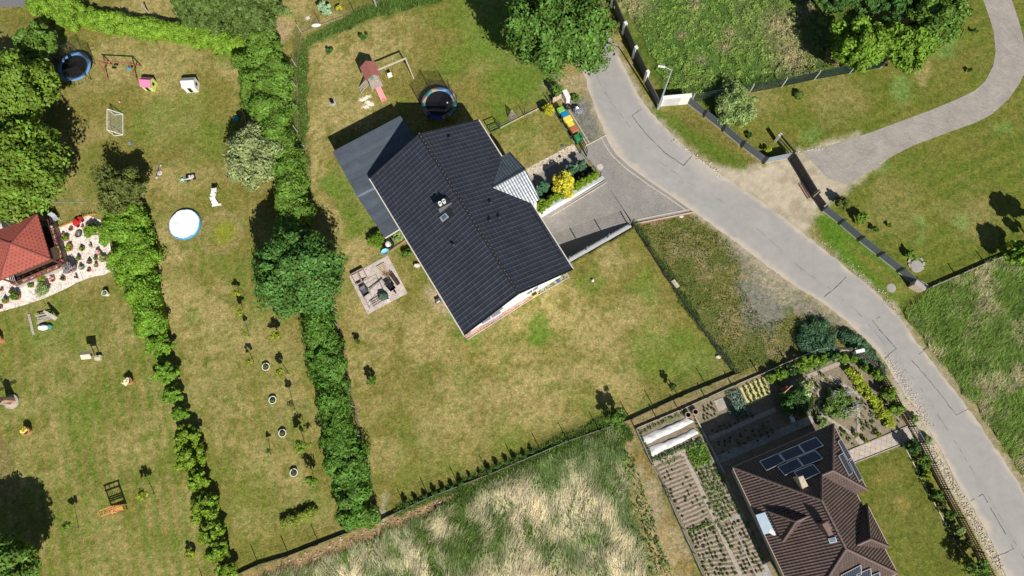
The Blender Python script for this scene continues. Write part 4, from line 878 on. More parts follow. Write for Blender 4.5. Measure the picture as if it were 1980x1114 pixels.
f11 = fence('anthracite lamella fence panels running along the road to the letterbox wall', [(1589, 408), (1622, 434), (1659, 466), (1697, 496), (1735, 526), (1778, 560)], 1.25, 'slats', .14, 0, .12, fdark, None, wm=panelgrey)
f12 = fence('short pale grey fence panel beside the sliding gate', [(1477, 316), (1525, 306)], 1.2, 'slats', .12, 0, .1, fdark, None, wm=M('panel_pale', (.22, .26, .31), .4, ns=5, amp=.1))
greenscr = M('screen_green', (.05, .11, .10), .8, ns=3, amp=.4)
f13 = fence('green screen fence with leaning concrete posts below the weedy meadow', [(1336, 198), (1395, 188), (1448, 180), (1511, 168), (1574, 154), (1642, 142), (1702, 131)], 1.5, 'screen', .10, 0, 0.0, fconc, wm=greenscr)
f14 = fence('low concrete based fence on the right between lawn and tall grass', [(1790, 560), (1850, 534), (1905, 510), (1945, 494), (2020, 470)], 1.1, 'wire', .08, 2.5, .35, fconc)
# dark concrete fence with white pillars
wd_ = T('concrete_fence', 'dark solid fence with white pillars beside the road at the top', 'fence', (0, 0, 0))
pts = [(1160, -40), (1183, 14), (1205, 66), (1225, 112), (1247, 158), (1270, 203)]
darkfence = M('fence_charcoal', (.035, .04, .046), .55, ns=4, amp=.2)
for i in range(len(pts)-1):
    a = G(*pts[i]); b = G(*pts[i+1]); m = MB(); m.beam(a+up*.85, b+up*.85, .06, 1.7) if i < 4 else m.beam(a+up*.55, b+up*.55, .06, 1.1); m.part('wall_panel', darkfence if i < 4 else M('stone_grey', (.14, .15, .16), .7, ns=4, amp=.25), wd_)
    p = b; m = MB(); m.box(p+up*.9, (.28, .28, 1.8), rz=.4) if i < 4 else None
    if i < 4: m.part('pillar', M('white_wall_b', (.72, .71, .69), .7, ns=3, amp=.08), wd_)
blockm = pavemat('white_block', (.70, .69, .66), .5, .25, .75, var=.03)
bw = T('block_wall', 'white concrete block wall at the corner beside the street lamp', 'wall', (0, 0, 0))
m = MB(); a = G(1276, 204); b = G(1331, 199); m.beam(a+up*.7, b+up*.7, .25, 1.4); m.part('wall_body', blockm, bw)
m = MB(); m.beam(a+up*1.43, b+up*1.43, .32, .06); m.part('coping', whitew, bw)
# sliding gate
gt = T('sliding_gate', 'black metal sliding gate across the sandy drive', 'gate', (0, 0, 0))
ga = G(1527, 310); gb = G(1568, 378); gd = (gb-ga).normalized(); gn = Vector((-gd.y, gd.x, 0))
m = MB()
for a, b in ((ga+up*.15, gb+up*.15), (ga+up*1.35, gb+up*1.35), (ga+up*.15, ga+up*1.35), (gb+up*.15, gb+up*1.35), ((ga+gb)/2+up*.15, (ga+gb)/2+up*1.35)): m.beam(a, b, .08, .10)
m.part('gate_frame', fdark, gt)
m = MB()
for z in np.arange(.22, 1.32, .06): m.beam(ga+up*z, gb+up*z, .02, .035)
m.part('slat_panel', M('gate_slats', (.055, .048, .055), .5, ns=6, amp=.2), gt)
for p in (ga-gd*.15, gb+gd*.15, gb+gd*.35): m = MB(); m.box(p+up*.8, (.13, .13, 1.6), rz=.5); m.part('post', fdark, gt)
gc_ = G(1587, 404); m = MB()
for z in np.arange(.2, 1.25, .06): m.beam(gb+gd*.4+up*z, gc_+up*z, .02, .035)
m.part('counterbalance', MC['gate_slats'], gt)
m = MB(); x0 = G(1549, 355); x1 = G(1566, 383)
for s in (0, .25): m.beam(x0+gn*s*-1+up*.08, x1+gn*s*-1+up*.08, .05, .06)
for k in range(9): q = x0.lerp(x1, k/8); m.beam(q+up*.1, q-gn*.25+up*.1, .03)
m.part('track', darkwood, gt)
# small niche beside the gate
nc = T('fence', 'open dark panel behind the gate with a ladder shadow on the grass', 'fence', G(1503, 275)); o = nc.location.copy()
a = G(1500, 272); b = G(1528, 305); m = MB(o); 
for z in (.3, .7, 1.1, 1.25): m.beam(a+up*z, b+up*z, .05, .08)
m.part('slat_panel', fdark, nc); m = MB(o); m.box(a+up*.6, (.35, .2, 1.2), rz=.6); m.part('post', M('white_post', (.6, .58, .54), .7, ns=4, amp=.1), nc)
# letterbox wall
lw = T('stone_wall', 'small grey stone wall at the lower end of the road fence', 'wall', (0, 0, 0)); m = MB(); a = G(1758, 551); b = G(1778, 562); m.beam(a+up*.5, b+up*.5, .55, 1.0); m.part('wall_body', stonec, lw); m = MB(); m.beam(a+up*1.03, b+up*1.03, .62, .06); m.part('coping', concrete, lw)
# bin-side fence and small gate
bf = fence('low dark fence behind the row of bins', [(1066, 205), (1085, 238), (1105, 270), (1122, 298), (1160, 342)], 1.05, 'wire', .06, 0, .15)
bf2 = fence('thin fence around the green shrub above the white box', [(1068, 200), (1062, 172), (1082, 158)], 1.1, 'wire', .05, 0, 0)
sg = T('garden_gate', 'open black frame gate between the bins and the pebble path', 'gate', (0, 0, 0)); m = MB(); a = G(1122, 275); b = G(1134, 303)
for p, q in ((a+up*.1, b+up*.1), (a+up*1.3, b+up*1.3), (a, a+up*1.35), (b, b+up*1.35), (a+up*.7, b+up*.7)): m.beam(p, q, .06)
m.part('gate_frame', fdark, sg)
fg = T('garden_gate', 'black tubular gate frame standing at the corner of the white house', 'gate', (0, 0, 0)); m = MB(); a = G(948, 256); b = G(965, 249)
for p, q in ((a+up*.1, b+up*.1), (a+up*1.25, b+up*1.25), (a, a+up*1.3), (b, b+up*1.3), (a+up*.7, b+up*.7)): m.beam(p, q, .06)
m.part('gate_frame', fdark, fg)
pg = T('garden_gate', 'light grey metal gate at the road end of the brick path', 'gate', (0, 0, 0)); m = MB(); a = G(1758, 826); b = G(1773, 852)
for z in (.15, .6, 1.1): m.beam(a+up*z, b+up*z, .05, .07)
for k in range(9): q = a.lerp(b, k/8); m.beam(q+up*.1, q+up*1.15, .04)
m.part('gate_frame', steel, pg)
mb_ = MB(G(1650, 682)); mb_.box(G(1650, 683)+up*1.15, (.75, .28, .25), rz=.1); lbx = T('letterbox', 'white letterbox at the top corner of the flower garden fence', 'letterbox', G(1650, 682)); mb_.part('box', whitem, lbx)
m = MB(G(1650, 682)); m.box(G(1650, 683)+up*.5, (.08, .08, 1.05)); m.part('post', steel, lbx)
# street lamp
lp = T('street_lamp', 'tall grey street lamp with one arm beside the white block wall', 'street lamp', G(1272, 210)); LH = 6.6
m = MB(); m.tube((0, 0, 0), (0, 0, LH), .10, .055, 10); m.tube((0, 0, 0), (0, 0, .6), .14, .12, 10); m.part('pole', M('galvanised', (.50, .52, .54), .45, .4, ns=5, amp=.1), lp)
hd = G(1281, 133, LH-.05)-lp.location; m = MB(); m.tube((0, 0, LH-.15), (hd.x*.8, hd.y*.8, LH+.25), .035); am = m.part('arm', MC['galvanised'], lp)
m = MB(); dd = Vector((hd.x, hd.y, 0)).normalized(); a = Vector((hd.x*.78, hd.y*.78, LH+.25)); b = a+dd*.6; m.beam(a, b, .15, .08); m.part('lamp_head', whitem, am)

# ================================================================== TREES, HEDGES
bark = M('bark', (.10, .075, .05), .95, ns=9, amp=.3, bmp=.5); barkg = M('bark_grey', (.20, .17, .13), .95, ns=9, amp=.3)
Lbr = leafmat('leaf_bright', (.085, .155, .020)); Lmid = leafmat('leaf_mid', (.060, .115, .022)); Ldk = leafmat('leaf_dark', (.030, .075, .020)); Lth = leafmat('leaf_thuja', (.065, .125, .022), .4); Lyg = leafmat('leaf_yellowgreen', (.16, .20, .022)); Lye = leafmat('leaf_yellow', (.31, .29, .035), .45); Lpale = leafmat('leaf_pale', (.150, .185, .105), .40)
Lju = leafmat('leaf_juniper', (.038, .085, .055), .35); Lol = leafmat('leaf_olive', (.062, .078, .024), .45); Lbl = leafmat('leaf_bluegreen', (.20, .30, .26), .25); Lhg = leafmat('leaf_hedge', (.098, .175, .022), .40); Lpur = leafmat('leaf_purple', (.16, .14, .20), .35); Lsage = leafmat('leaf_sage', (.14, .20, .09), .35)
Lgr = leafmat('leaf_tree_green', (.045, .12, .030), .4)
def under(px, cz):
    return G(px[0], px[1], cz)
def tree(label, px, rpx, h, mat, name='tree', cat='tree', cz=None, bk=None, **k):
    cz = h*.6 if cz is None else cz; c = under(px, cz)
    # convert the ground point below the crown back to a pixel-free base
    t = make_tree_w(name, label, cat, Vector((c.x, c.y, 0)), c, (G(px[0]+rpx, px[1], cz)-c).length, h, mat, bk or bark, cz, **k); return t
def make_tree_w(name, label, cat, b, c, r, h, mat, bk, cz, k=110, per=150, size=.17, cr=None, group=None, limbs=6, asp=.55, irr=.18, low=-.35, up=.35, squash=.8, inner=.5, ryk=1.0, lean=(0, 0), trunk=True, tr=None, parts=True):
    b = b+Vector((lean[0], lean[1], 0)); t = T(name, label, cat, b, 0, group); off = c-b
    C, R = crown_pts(r*.85, r*.85*ryk, (h-cz)*.9, k, cr or r*.24, irr, low, inner)
    C = C+np.array([off.x, off.y, cz]); C[:, 2] = np.maximum(C[:, 2], R*.5)
    V = clumpcloud(C, R, per, size, asp, up, .7, squash); V[:, :, 2] = np.maximum(V[:, :, 2], .03)
    o = quads_obj('crown' if name == 'tree' or 'tree' in name or name == 'sapling' else 'foliage', V, mat); o.parent = t; KIDS[t.name].append(o)
    if trunk:
        m = MB(); tr = tr or max(.03, .026*h); top = Vector((off.x, off.y, cz)); md = Vector((off.x*.3, off.y*.3, cz*.55)); m.tube((0, 0, -.05), md, tr, tr*.8); m.tube(md, top, tr*.8, tr*.4)
        for i in range(limbs):
            q = Vector(C[RS.randint(len(C))]); s0 = md.lerp(top, RS.uniform(.1, .9)); m.tube(s0, s0.lerp(q, .9), tr*.35, tr*.1, 5)
        m.part('trunk', bk, t)
    return t
def hedge(label, px, wpx, h, mat, n=120, per=150, size=.13, cr=.45, name='hedge', kindtop=.85, core=True, jit=.12, asp=.5, up=.5, kind=None, group=None):
    """px: centre line at half height; wpx: width in pixels at each point"""
    P = [G(x, y, h*.5) for x, y in px]; Wm = [(G(x+w, y, h*.5)-G(x, y, h*.5)).length/2 for (x, y), w in zip(px, wpx)]
    A_ = np.array([[p.x, p.y, w] for p, w in zip(P, Wm)]); L = np.concatenate([[0], np.cumsum(np.linalg.norm(A_[1:, :2]-A_[:-1, :2], axis=1))])
    t = RS.uniform(0, L[-1], n); cx_, cy_, w_ = [np.interp(t, L, A_[:, k]) for k in range(3)]
    d = np.array([np.interp(np.minimum(t+.3, L[-1]), L, A_[:, 0])-np.interp(t-.3, L, A_[:, 0]), np.interp(np.minimum(t+.3, L[-1]), L, A_[:, 1])-np.interp(t-.3, L, A_[:, 1])]).T; d /= np.linalg.norm(d, axis=1)[:, None]+1e-9
    s = RS.uniform(-1, 1, n); R = cr*RS.uniform(.7, 1.3, n); ww = np.maximum(w_*(.62+.75*vnoise(t*.8+s*.4, t*0+np.sign(s)*3, 8))-R*.8, .05)
    zt_ = h*(1-.35*np.abs(s)**3)*(.78+.42*vnoise(t*.9, s*1.2, 5)); C = np.stack([cx_-d[:, 1]*s*ww, cy_+d[:, 0]*s*ww, np.where(RS.rand(n) < kindtop, zt_-R, RS.uniform(.2, h*.6, n))], 1)
    C[:, 2] = np.maximum(C[:, 2], R*.45)
    V = clumpcloud(C, R, per, size, asp, up, .65, .9); V[:, :, 2] = np.maximum(V[:, :, 2], .03); org = P[0].copy(); org.z = 0
    V = V-np.array(org)[None, None]
    if core:
        B_ = resample([(a[0], a[1], a[2]) for a in A_], max(2, int(L[-1]/1.0)+1)); Q = []
        for i in range(len(B_)-1):
            a = Vector((B_[i][0], B_[i][1], 0)); b = Vector((B_[i+1][0], B_[i+1][1], 0)); dd = (b-a).normalized(); q = Vector((-dd.y, dd.x, 0)); wa = B_[i][2]*.5; wb = B_[i+1][2]*.5; z = h*.55
            p = [a-q*wa, b-q*wb, b+q*wb, a+q*wa]; tp = [np.array(v+Vector((0, 0, z))-org) for v in p]; bt = [np.array(v-org) for v in p]; Q.append(tp); Q.append([bt[0], bt[1], tp[1], tp[0]]); Q.append([bt[3], tp[3], tp[2], bt[2]])
        V = np.concatenate([V, np.array(Q)])
    o = quads_obj(name, V, mat); o.location = org; props(o, label, 'hedge' if name == 'hedge' else 'shrub', group, kind); return o
# big trees
tree('large bushy tree at the left edge above the red roof', (22, 335), 98, 8.5, Lyg if False else leafmat('leaf_left', (.078, .130, .020), .42), k=150, per=230, size=.18)
tree('tall leafy tree at the left edge below the blue trampoline', (14, 190), 84, 8, MC['leaf_left'], k=140, per=230, size=.18)
tree('low middle crown joining the two big trees at the left edge', (8, 262), 62, 6.5, MC['leaf_left'], k=90, per=220, size=.18)
tree('shaded dark tree in the upper left corner', (72, 88), 38, 4.5, Lmid, k=50, per=120)
tree('broad green tree overhanging the road at the top', (1082, 50), 96, 9.5, leafmat('leaf_road', (.052, .108, .024), .48), k=190, per=260, size=.17, irr=.28, squash=.6)
tree('round green tree in the middle of the tall hedge', (577, 528), 84, 7.5, leafmat('leaf_round', (.046, .108, .028), .45), k=170, per=240, size=.15, irr=.10)
tree('pale flowering elder tree beside the tall hedge', (497, 305), 64, 5, Lpale, k=120, per=200, size=.13, irr=.15)
tree('dark spiky leaved tree at the top end of the left hedge', (232, 368), 46, 4.2, Lol, k=110, per=110, size=.13, irr=.3, inner=.3, squash=.6)
tree('leafy tree in the bottom left corner', (2, 1100), 66, 5.5, Lmid, k=110, per=200)
tree('bright leaved tree above the green screen fence', (1660, 90), 50, 5.5, Lbr, k=80, per=140, size=.16, irr=.35, cr=.55)
tree('bright green tree at the right end of the green screen fence', (1757, 92), 46, 4.3, Lbr, k=90, per=160, size=.16, irr=.25)
tree('dark green conifer beside the curving garden path', (1806, 38), 58, 5.5, Lmid, k=120, per=180, size=.15, irr=.3, squash=.5)
tree('dark tree at the top edge between the meadow and the conifer', (1712, -2), 48, 5, Ldk, k=80, per=140, irr=.3)
tree('dark tree at the top edge above the weedy meadow', (1625, -22), 45, 6.5, Ldk, k=80, per=160, irr=.3)
tree('small leafy tree at the right edge of the big lawn', (1972, 490), 27, 2.8, Lbr, k=50, per=130)
tree('leafy tree half outside the right edge above the fence end', (2020, 440), 30, 3.6, Lmid, k=50, per=130)
tree('large dark conifer at the top, nearest the hedge corner', (478, 20), 58, 8, leafmat('leaf_spruce', (.052, .085, .025), .4), k=150, per=220, size=.15, squash=.5, irr=.2)
tree('large dark conifer at the top, above the bright clipped hedge', (398, 8), 52, 7.5, MC['leaf_spruce'], k=130, per=200, size=.15, squash=.5, irr=.2)
hedge('bright green clipped hedge along the top of the left garden', [(62, 5), (130, 24), (200, 40), (300, 56), (400, 74), (478, 92)], [56, 52, 48, 46, 44, 38], 2.0, Lhg, 330, 260, .10, .42, jit=.1)
hedge('tall dark evergreen hedge between the left garden and the white house', [(505, 85), (520, 130), (524, 180), (535, 240), (550, 300), (560, 360), (572, 430)], [84, 96, 96, 86, 70, 60, 70], 4.6, Lth, 250, 380, .14, .72)
hedge('dense evergreen hedge below the round green tree', [(612, 600), (626, 650), (636, 700), (648, 770), (660, 840), (674, 905), (685, 960), (692, 1010)], [52, 60, 62, 66, 74, 76, 74, 70], 3.0, Lth if False else leafmat('leaf_low_hedge', (.052, .115, .020), .4), 300, 360, .13, .62)
hedge('leafy green hedge between the gravel garden and the pool cover', [(238, 410), (250, 460), (262, 510), (278, 560), (292, 600), (302, 640)], [76, 88, 88, 80, 66, 60], 2.4, leafmat('leaf_left_hedge', (.085, .165, .020), .38), 230, 360, .12, .60)
GB = 'clipped bushes continuing the left hedge'
names = ['largest bush directly below the leafy left hedge', 'green bush second below the leafy left hedge', 'small green bush third below the left hedge, left of its shadow', 'small green bush fourth below the left hedge', 'wide green bush fifth below the left hedge', 'widest pale green bush halfway down the bush row', 'round green bush below the widest one in the row', 'broad green bush fourth from the bottom of the row', 'green bush third from the bottom of the row', 'green bush second from the bottom of the row', 'green bush at the very bottom of the row']
for (x, y, r), nm in zip([(308, 668, 26), (323, 721, 25), (334, 763, 19), (350, 799, 15), (361, 843, 25), (372, 883, 29), (384, 928, 22), (397, 978, 29), (410, 1024, 25), (423, 1066, 24), (438, 1106, 20)], names):
    tree(nm, (x, y), r, 1.9, leafmat('leaf_row_bush', (.105, .170, .020), .42) if y > 800 else MC['leaf_left_hedge'], 'bush', 'bush', cz=.9, k=36, per=130, size=.11, group=GB, irr=.22, low=-.2)
def shrub(label, px, rpx, h, mat, cat='shrub', name='shrub', k=22, per=70, size=.09, **kw):
    kw.setdefault('low', -.1); kw.setdefault('limbs', 3); return tree(label, px, rpx, h, mat, name, cat, cz=h*.45, k=k, per=per, size=size, **kw)
shrub('pale grey green buddleia beside the lamella fence', (1420, 205), 44, 1.8, Lsage, k=90, per=130, size=.14, asp=.25, irr=.3)
shrub('small reddish twiggy bush left of the bright tree', (1612, 112), 18, 1.2, leafmat('leaf_rose', (.22, .16, .13), .3), k=18)
shrub('olive bush just behind the road fence by the gate', (1629, 392), 13, 1.5, Lol, k=30)
shrub('bright green bush behind the road fence by the gate', (1666, 421), 13, 1.1, Lbr, k=26)
shrub('tiny green plant on the big lawn, left of the low shrub', (1692, 444), 7, .6, Lmid, k=10); shrub('tiny green plant on the big lawn above the small one', (1720, 436), 5, .4, Lbr, k=6)
shrub('low green shrub with a long shadow near the round concrete cover', (1762, 492), 12, .8, Lbr, k=20)
shrub('small yellow green plant above the niche beside the gate', (1484, 290), 8, .8, Lyg, k=12)
shrub('lone dark plant on the lawn below the green screen fence', (1546, 184), 9, .7, Lmid, k=12)
shrub('tiny dark plant by the curving path, upper one', (1884, 62), 5, .6, Ldk, k=6); shrub('tiny dark plant by the curving path, lower one', (1875, 136), 5, .6, Ldk, k=6)
shrub('small dark plant near the buddleia shadow', (1448, 262), 7, .5, Ldk, k=8)
shrub('round spreading juniper between verge and road', (1580, 654), 42, .55, Lju, 'juniper', 'juniper', k=90, per=160, size=.10, irr=.06, asp=.3)
hedge('strip of creeping juniper along the road edge', [(1632, 648), (1660, 664), (1684, 690), (1704, 722)], [30, 36, 36, 22], .7, Lju, 90, 220, .10, .35, name='juniper', asp=.3)
shrub('small blue spruce behind the grass bank at the top', (629, 19), 13, 1.8, Lbl, 'spruce', 'spruce_tree', k=26, per=80, size=.09, squash=.5)
shrub('small yellow bush beside the blue spruce at the top', (656, 18), 7, .9, Lye, k=12)
shrub('small yucca like plant on the dry grass at the top', (555, 26), 10, .6, Lsage, k=10, asp=.15, size=.2)
shrub('small dark bush on the lawn left of the playset, lower one', (637, 99), 8, .7, Ldk, k=12); shrub('small dark bush on the lawn below the grass bank', (703, 70), 9, .7, Ldk, k=12)
shrub('small slim conifer on the lawn right of the fence', (692, 662), 6, 1.0, Lmid, k=12); shrub('green conifer on the lawn nearer the hedge end', (719, 735), 10, 1.3, Lmid, k=22)
shrub('leafy bush on the lower lawn fence with a wide shadow', (1190, 808), 19, 2.2, Lmid, k=36, irr=.3); shrub('slim dark bush on the lawn near the fence corner', (1299, 748), 7, 1.6, Ldk, k=14)
shrub('green reeds beside the end of the grey annexe', (727, 464), 14, 1.0, Lbr, k=30, asp=.15, size=.28); shrub('pale green plants in the frame bed beside the annexe', (768, 458), 11, .7, Lsage, k=26); shrub('green shrub close to the west wall of the white house', (788, 490), 10, .9, Lmid, k=22)
hedge('low yellow green shrub strip on the left lawn near the bottom fence', [(545, 1012), (575, 1000), (608, 984)], [22, 22, 16], .55, leafmat('leaf_strip', (.10, .13, .025), .35), 40, 120, .10, .28, name='shrub')
shrub('yellow leaved plant near the bottom of the bush row', (368, 1072), 10, .8, Lye if False else Lyg, k=14)
shrub('round yellow bush beside the row of bins', (1060, 214), 12, 1.5, leafmat('leaf_gold', (.24, .24, .02), .35), k=44, per=100)
shrub('green shrub inside the thin fence above the white box', (1077, 176), 13, 1.6, Lmid, k=34)
shrub('low weeds at the edge of the gravel beside the white box', (1112, 190), 9, .4, Lmid, k=16); 
shrub('large yellow leaved bush in the bed of clipped thujas', (1089, 356), 22, 2.2, Lye, k=110, per=110, size=.10); shrub('yellow bush in front of the large yellow one in the thuja bed', (1098, 374), 11, 1.2, Lye, k=30)
TH = 'clipped thujas along the white retaining wall'
for i, (x, y) in enumerate([(1039, 399), (1047, 406), (1049, 393), (1058, 396), (1066, 388), (1075, 383), (1086, 379), (1116, 361), (1127, 354), (1138, 348), (1150, 340)]):
    lab = ['clipped thuja right against the porch corner', 'front clipped thuja nearest the house', 'second clipped thuja from the porch', 'third clipped thuja from the porch', 'fourth clipped thuja from the porch', 'fifth clipped thuja from the porch', 'clipped thuja left of the small yellow bush', 'clipped thuja right of the yellow bushes', 'third clipped thuja from the road end', 'second clipped thuja from the road end', 'clipped thuja at the road end of the bed'][i]
    shrub(lab, (x, y), 9, 1.3, Lyg if False else leafmat('leaf_clipped', (.10, .17, .015), .3), 'thuja', 'thuja', k=26, per=90, size=.07, group=TH, irr=.05)
for lab, x, y, h in (('blue green conifer in the thuja bed behind the yellow bush', 1105, 330, 1.8), ('dark blue conifer in the thuja bed beside the porch', 1053, 362, 1.6), ('slim conifer at the road end of the thuja bed', 1125, 322, 1.8), ('green conifer between porch and yellow bush', 1043, 370, 1.2)):
    shrub(lab, (x, y), 10, h, leafmat('leaf_blueconifer', (.04, .11, .075), .35), 'conifer', 'conifer', k=26, per=80, size=.08)
# saplings: stem, stake and small crown
def sapling(label, bpx, cpx, h, rpx, mat, group='young trees on the left lawn', k=9, per=36, size=.10):
    b = G(*bpx); c = G(*cpx, h*.85); t = T('sapling', label, 'young tree', b, 0, group); off = c-b
    if off.length > h*1.6: off = Vector((0, 0, h*.85))
    off = Vector((max(-.3, min(.3, off.x)), max(-.3, min(.3, off.y)), h*.85)); r = .048*rpx
    C, R = crown_pts(r*.8, r*.8, r, k, r*.4, .3, -.6, .3); V = clumpcloud(C+np.array(off), R, per, size); o = quads_obj('crown', V, mat); o.parent = t; KIDS[t.name].append(o)
    m = MB(); m.tube((0, 0, 0), off, .03, .012, 6); m.part('trunk', bark, t); return t
for a in (('young tree on a thick stem near the bottom left', (152, 1020), (129, 1017), 2.1, 8, Lbr), ('young tree right of the wooden arbour bench', (299, 954), (271, 957), 2.1, 9, Lyg), ('uppermost young tree in the row beside the pool circle', (464, 572), (456, 567), 1.5, 6, Lyg), ('second young tree in the row below the pool circle', (472, 612), (464, 604), 1.8, 6, Lyg), ('bare thin young tree in the row, third from the top', (482, 650), (476, 645), 2.0, 3, Lyg), ('young tree left of the topmost white ring pot', (491, 700), (480, 702), 1.7, 6, Lyg), ('bright young tree below the round green tree', (542, 654), (533, 648), 1.5, 10, Lyg), ('young tree right of the topmost white ring pot', (558, 722), (543, 721), 1.6, 9, Lyg), ('bare young tree right of the second white ring pot', (570, 792), (560, 775), 2.2, 6, Lol), ('leafy young tree above the lowest white ring pot', (591, 862), (583, 863), 2.2, 13, Lbr), ('round crowned young tree right of the lowest white ring pot', (607, 923), (603, 930), 1.7, 12, Lbr), ('thin young tree left of the third white ring pot', (524, 880), (520, 860), 1.6, 3, Lol)):
    sapling(*a)
# seedlings in a line along the lower fence
SG = 'small conifer seedlings along the lower lawn fence'
sp = [(786, 974), (805, 968), (823, 960), (842, 954), (858, 947), (874, 940), (892, 934), (909, 923), (928, 915), (946, 910), (962, 901), (980, 893), (996, 888), (1014, 881), (1028, 873)]
s0 = None
for i, (x, y) in enumerate(sp):
    p = G(x, y)
    if s0 is None:
        s0 = T('seedling', '', 'seedling', p, 0, SG); C_, R_ = crown_pts(.16, .16, .35, 14, .12, .1, -.8, .4); V = clumpcloud(C_+np.array([0, 0, .42]), R_, 40, .06); V[:, :, 2] = np.maximum(V[:, :, 2], .02); o = quads_obj('foliage', V, Ldk); o.parent = s0; KIDS[s0.name].append(o); m = MB(); m.tube((0, 0, 0), (0, 0, .5), .02, .01, 5); m.part('stem', bark, s0); q = s0
    else: q = dup(s0, p, random.uniform(0, 6), random.uniform(.45, .95))
    q['label'] = ['seedling at the left end of the line along the lower fence', 'second seedling from the left end along the lower fence', 'third seedling from the left end along the lower fence', 'fourth seedling from the left end along the lower fence', 'fifth seedling from the left end along the lower fence', 'sixth seedling from the left end along the lower fence', 'seventh seedling from the left end along the lower fence', 'middle seedling of the line along the lower fence', 'seventh seedling from the right end along the lower fence', 'sixth seedling from the right end along the lower fence', 'fifth seedling from the right end along the lower fence', 'fourth seedling from the right end along the lower fence', 'third seedling from the right end along the lower fence', 'second seedling from the right end along the lower fence', 'seedling at the right end of the line along the lower fence'][i]

# ================================================================== GRASS, WEEDS
def inpoly(px, n, avoid=None):
    W_ = wp(px); A_ = np.array(W_); lo = A_.min(0); hi = A_.max(0); out = np.zeros((0, 2))
    while len(out) < n:
        q = RS.uniform(lo, hi, (n*2, 2)); d = sdist(q[:, 0], q[:, 1], W_)+(fbm(q[:, 0], q[:, 1], 1.0, 4)-.5)*.8; q = q[d > 0]; out = np.concatenate([out, q])
    return out[:n]
bladem = leafmat('grass_blade', None, .22, .15, .012, attr=True)
def blades(name, px, n, L, w, flow, colf, spread=.5, lift=(.15, .6), label=None):
    q = inpoly(px, n); a = flow+(fbm(q[:, 0], q[:, 1], .55, 8)-.5)*2.2+RS.normal(0, spread, n); l = RS.uniform(L[0], L[1], n); el = RS.uniform(lift[0], lift[1], n)
    p0 = np.stack([q[:, 0], q[:, 1], np.full(n, .0)], 1); hz = fbm(q[:, 0], q[:, 1], .8, 6)*.25; p0[:, 2] = hz*RS.uniform(0, 1, n)
    d = np.stack([np.cos(a)*np.cos(el), np.sin(a)*np.cos(el), np.sin(el)], 1); s = np.stack([-np.sin(a), np.cos(a), np.zeros(n)], 1)*(w*RS.uniform(.6, 1.4, n))[:, None]
    p1 = p0+d*l[:, None]; V = np.stack([p0-s, p0+s, p1+s*.25, p1-s*.25], 1); Cc_ = colf(q, n); o = quads_obj(name, V, bladem, Cc_); props(o, kind='stuff'); return o
def pal(cols): return np.array(cols)
def c_m2(q, n):
    g = fbm(q[:, 0], q[:, 1], .45, 71); f = fbm(q[:, 0]*1.5+q[:, 1]*.3, q[:, 1]*.4, .9, 73); t = sstep((g*.6+f*.4+RS.normal(0, .06, n)-.37)*6)[:, None]
    gb = np.clip(sum(np.exp(-((q[:, 0]-G(x, y).x)**2+(q[:, 1]-G(x, y).y)**2)/(r*.045)**2) for x, y, r in ((1130, 900, 34), (1060, 925, 26), (1190, 880, 26), (900, 965, 28), (1165, 945, 22), (1212, 985, 24), (1228, 1025, 20), (1110, 1085, 34), (960, 1070, 28), (900, 1105, 25), (1255, 1090, 18), (800, 1015, 24), (760, 1075, 22), (990, 900, 20))), 0, 1); t = np.clip(t-gb[:, None]*.85, 0, 1)
    edge = sstep((-sdist(q[:, 0], q[:, 1], wp([(700, 1080), (900, 985), (1100, 905), (1190, 880), (1215, 1000), (1290, 1200), (560, 1200)]))+.2)*1.2)[:, None]; t = t*(1-edge*.45)+0*t
    return (np.array([.13, .22, .035])*(1-t)+np.array([.80, .70, .45])*t)*(RS.uniform(.6, 1.1, (n, 1))*(1-t)+RS.uniform(.75, 1.2, (n, 1))*t)
va2 = math.atan2(*(G(1010, 960)-G(990, 1080)).yx)
blades('dry_grass', [(600, 1100), (740, 1042), (880, 978), (1000, 918), (1195, 840), (1210, 880), (1215, 960), (1250, 1120), (1290, 1230), (480, 1250), (500, 1120)], 90000, (.35, .95), .013, va2, c_m2, .28, (.1, .55))
def c_grn(q, n): return pal([[.10, .18, .03]])*RS.uniform(.7, 1.5, (n, 1))+0*q[:, :1]
blades('grass_bank', [(580, 95), (600, 85), (720, 38), (860, 0), (900, -25), (820, -25), (700, 18), (640, 50), (596, 75)], 9000, (.15, .45), .02, 0.3, c_grn, 1.4, (.4, 1.3))
blades('grass_edge', [(755, 990), (1200, 795), (1215, 806), (1100, 858), (980, 910), (860, 965), (756, 1000)], 7000, (.1, .3), .02, .3, c_grn, 2, (.3, 1.2))
blades('grass_edge', [(900, 940), (1000, 895), (1210, 815), (1225, 850), (1130, 880), (1000, 930), (900, 980), (830, 1000)], 9000, (.2, .5), .02, .3, c_grn, 2, (.3, 1.2))
blades('grass_edge', [(1222, 433), (1230, 430), (1350, 612), (1428, 722), (1416, 722), (1336, 615)], 2600, (.12, .35), .02, .3, lambda q, n: c_grn(q, n)*.7, 2, (.3, 1.2))
blades('grass_edge', [(574, 300), (600, 300), (606, 430), (588, 410)], 800, (.1, .3), .02, .3, c_grn, 2, (.3, 1.2))
blades('grass_edge', [(572, 110), (596, 95), (598, 200), (590, 290), (578, 290)], 3500, (.1, .35), .02, .3, c_grn, 2, (.3, 1.2))
def c_m3(q, n):
    t = sstep((fbm(q[:, 0], q[:, 1], .5, 81)+RS.normal(0, .06, n)-.47)*7)[:, None]; return (np.array([.16, .27, .035])*(1-t)+np.array([.50, .46, .24])*t)*RS.uniform(.7, 1.25, (n, 1))
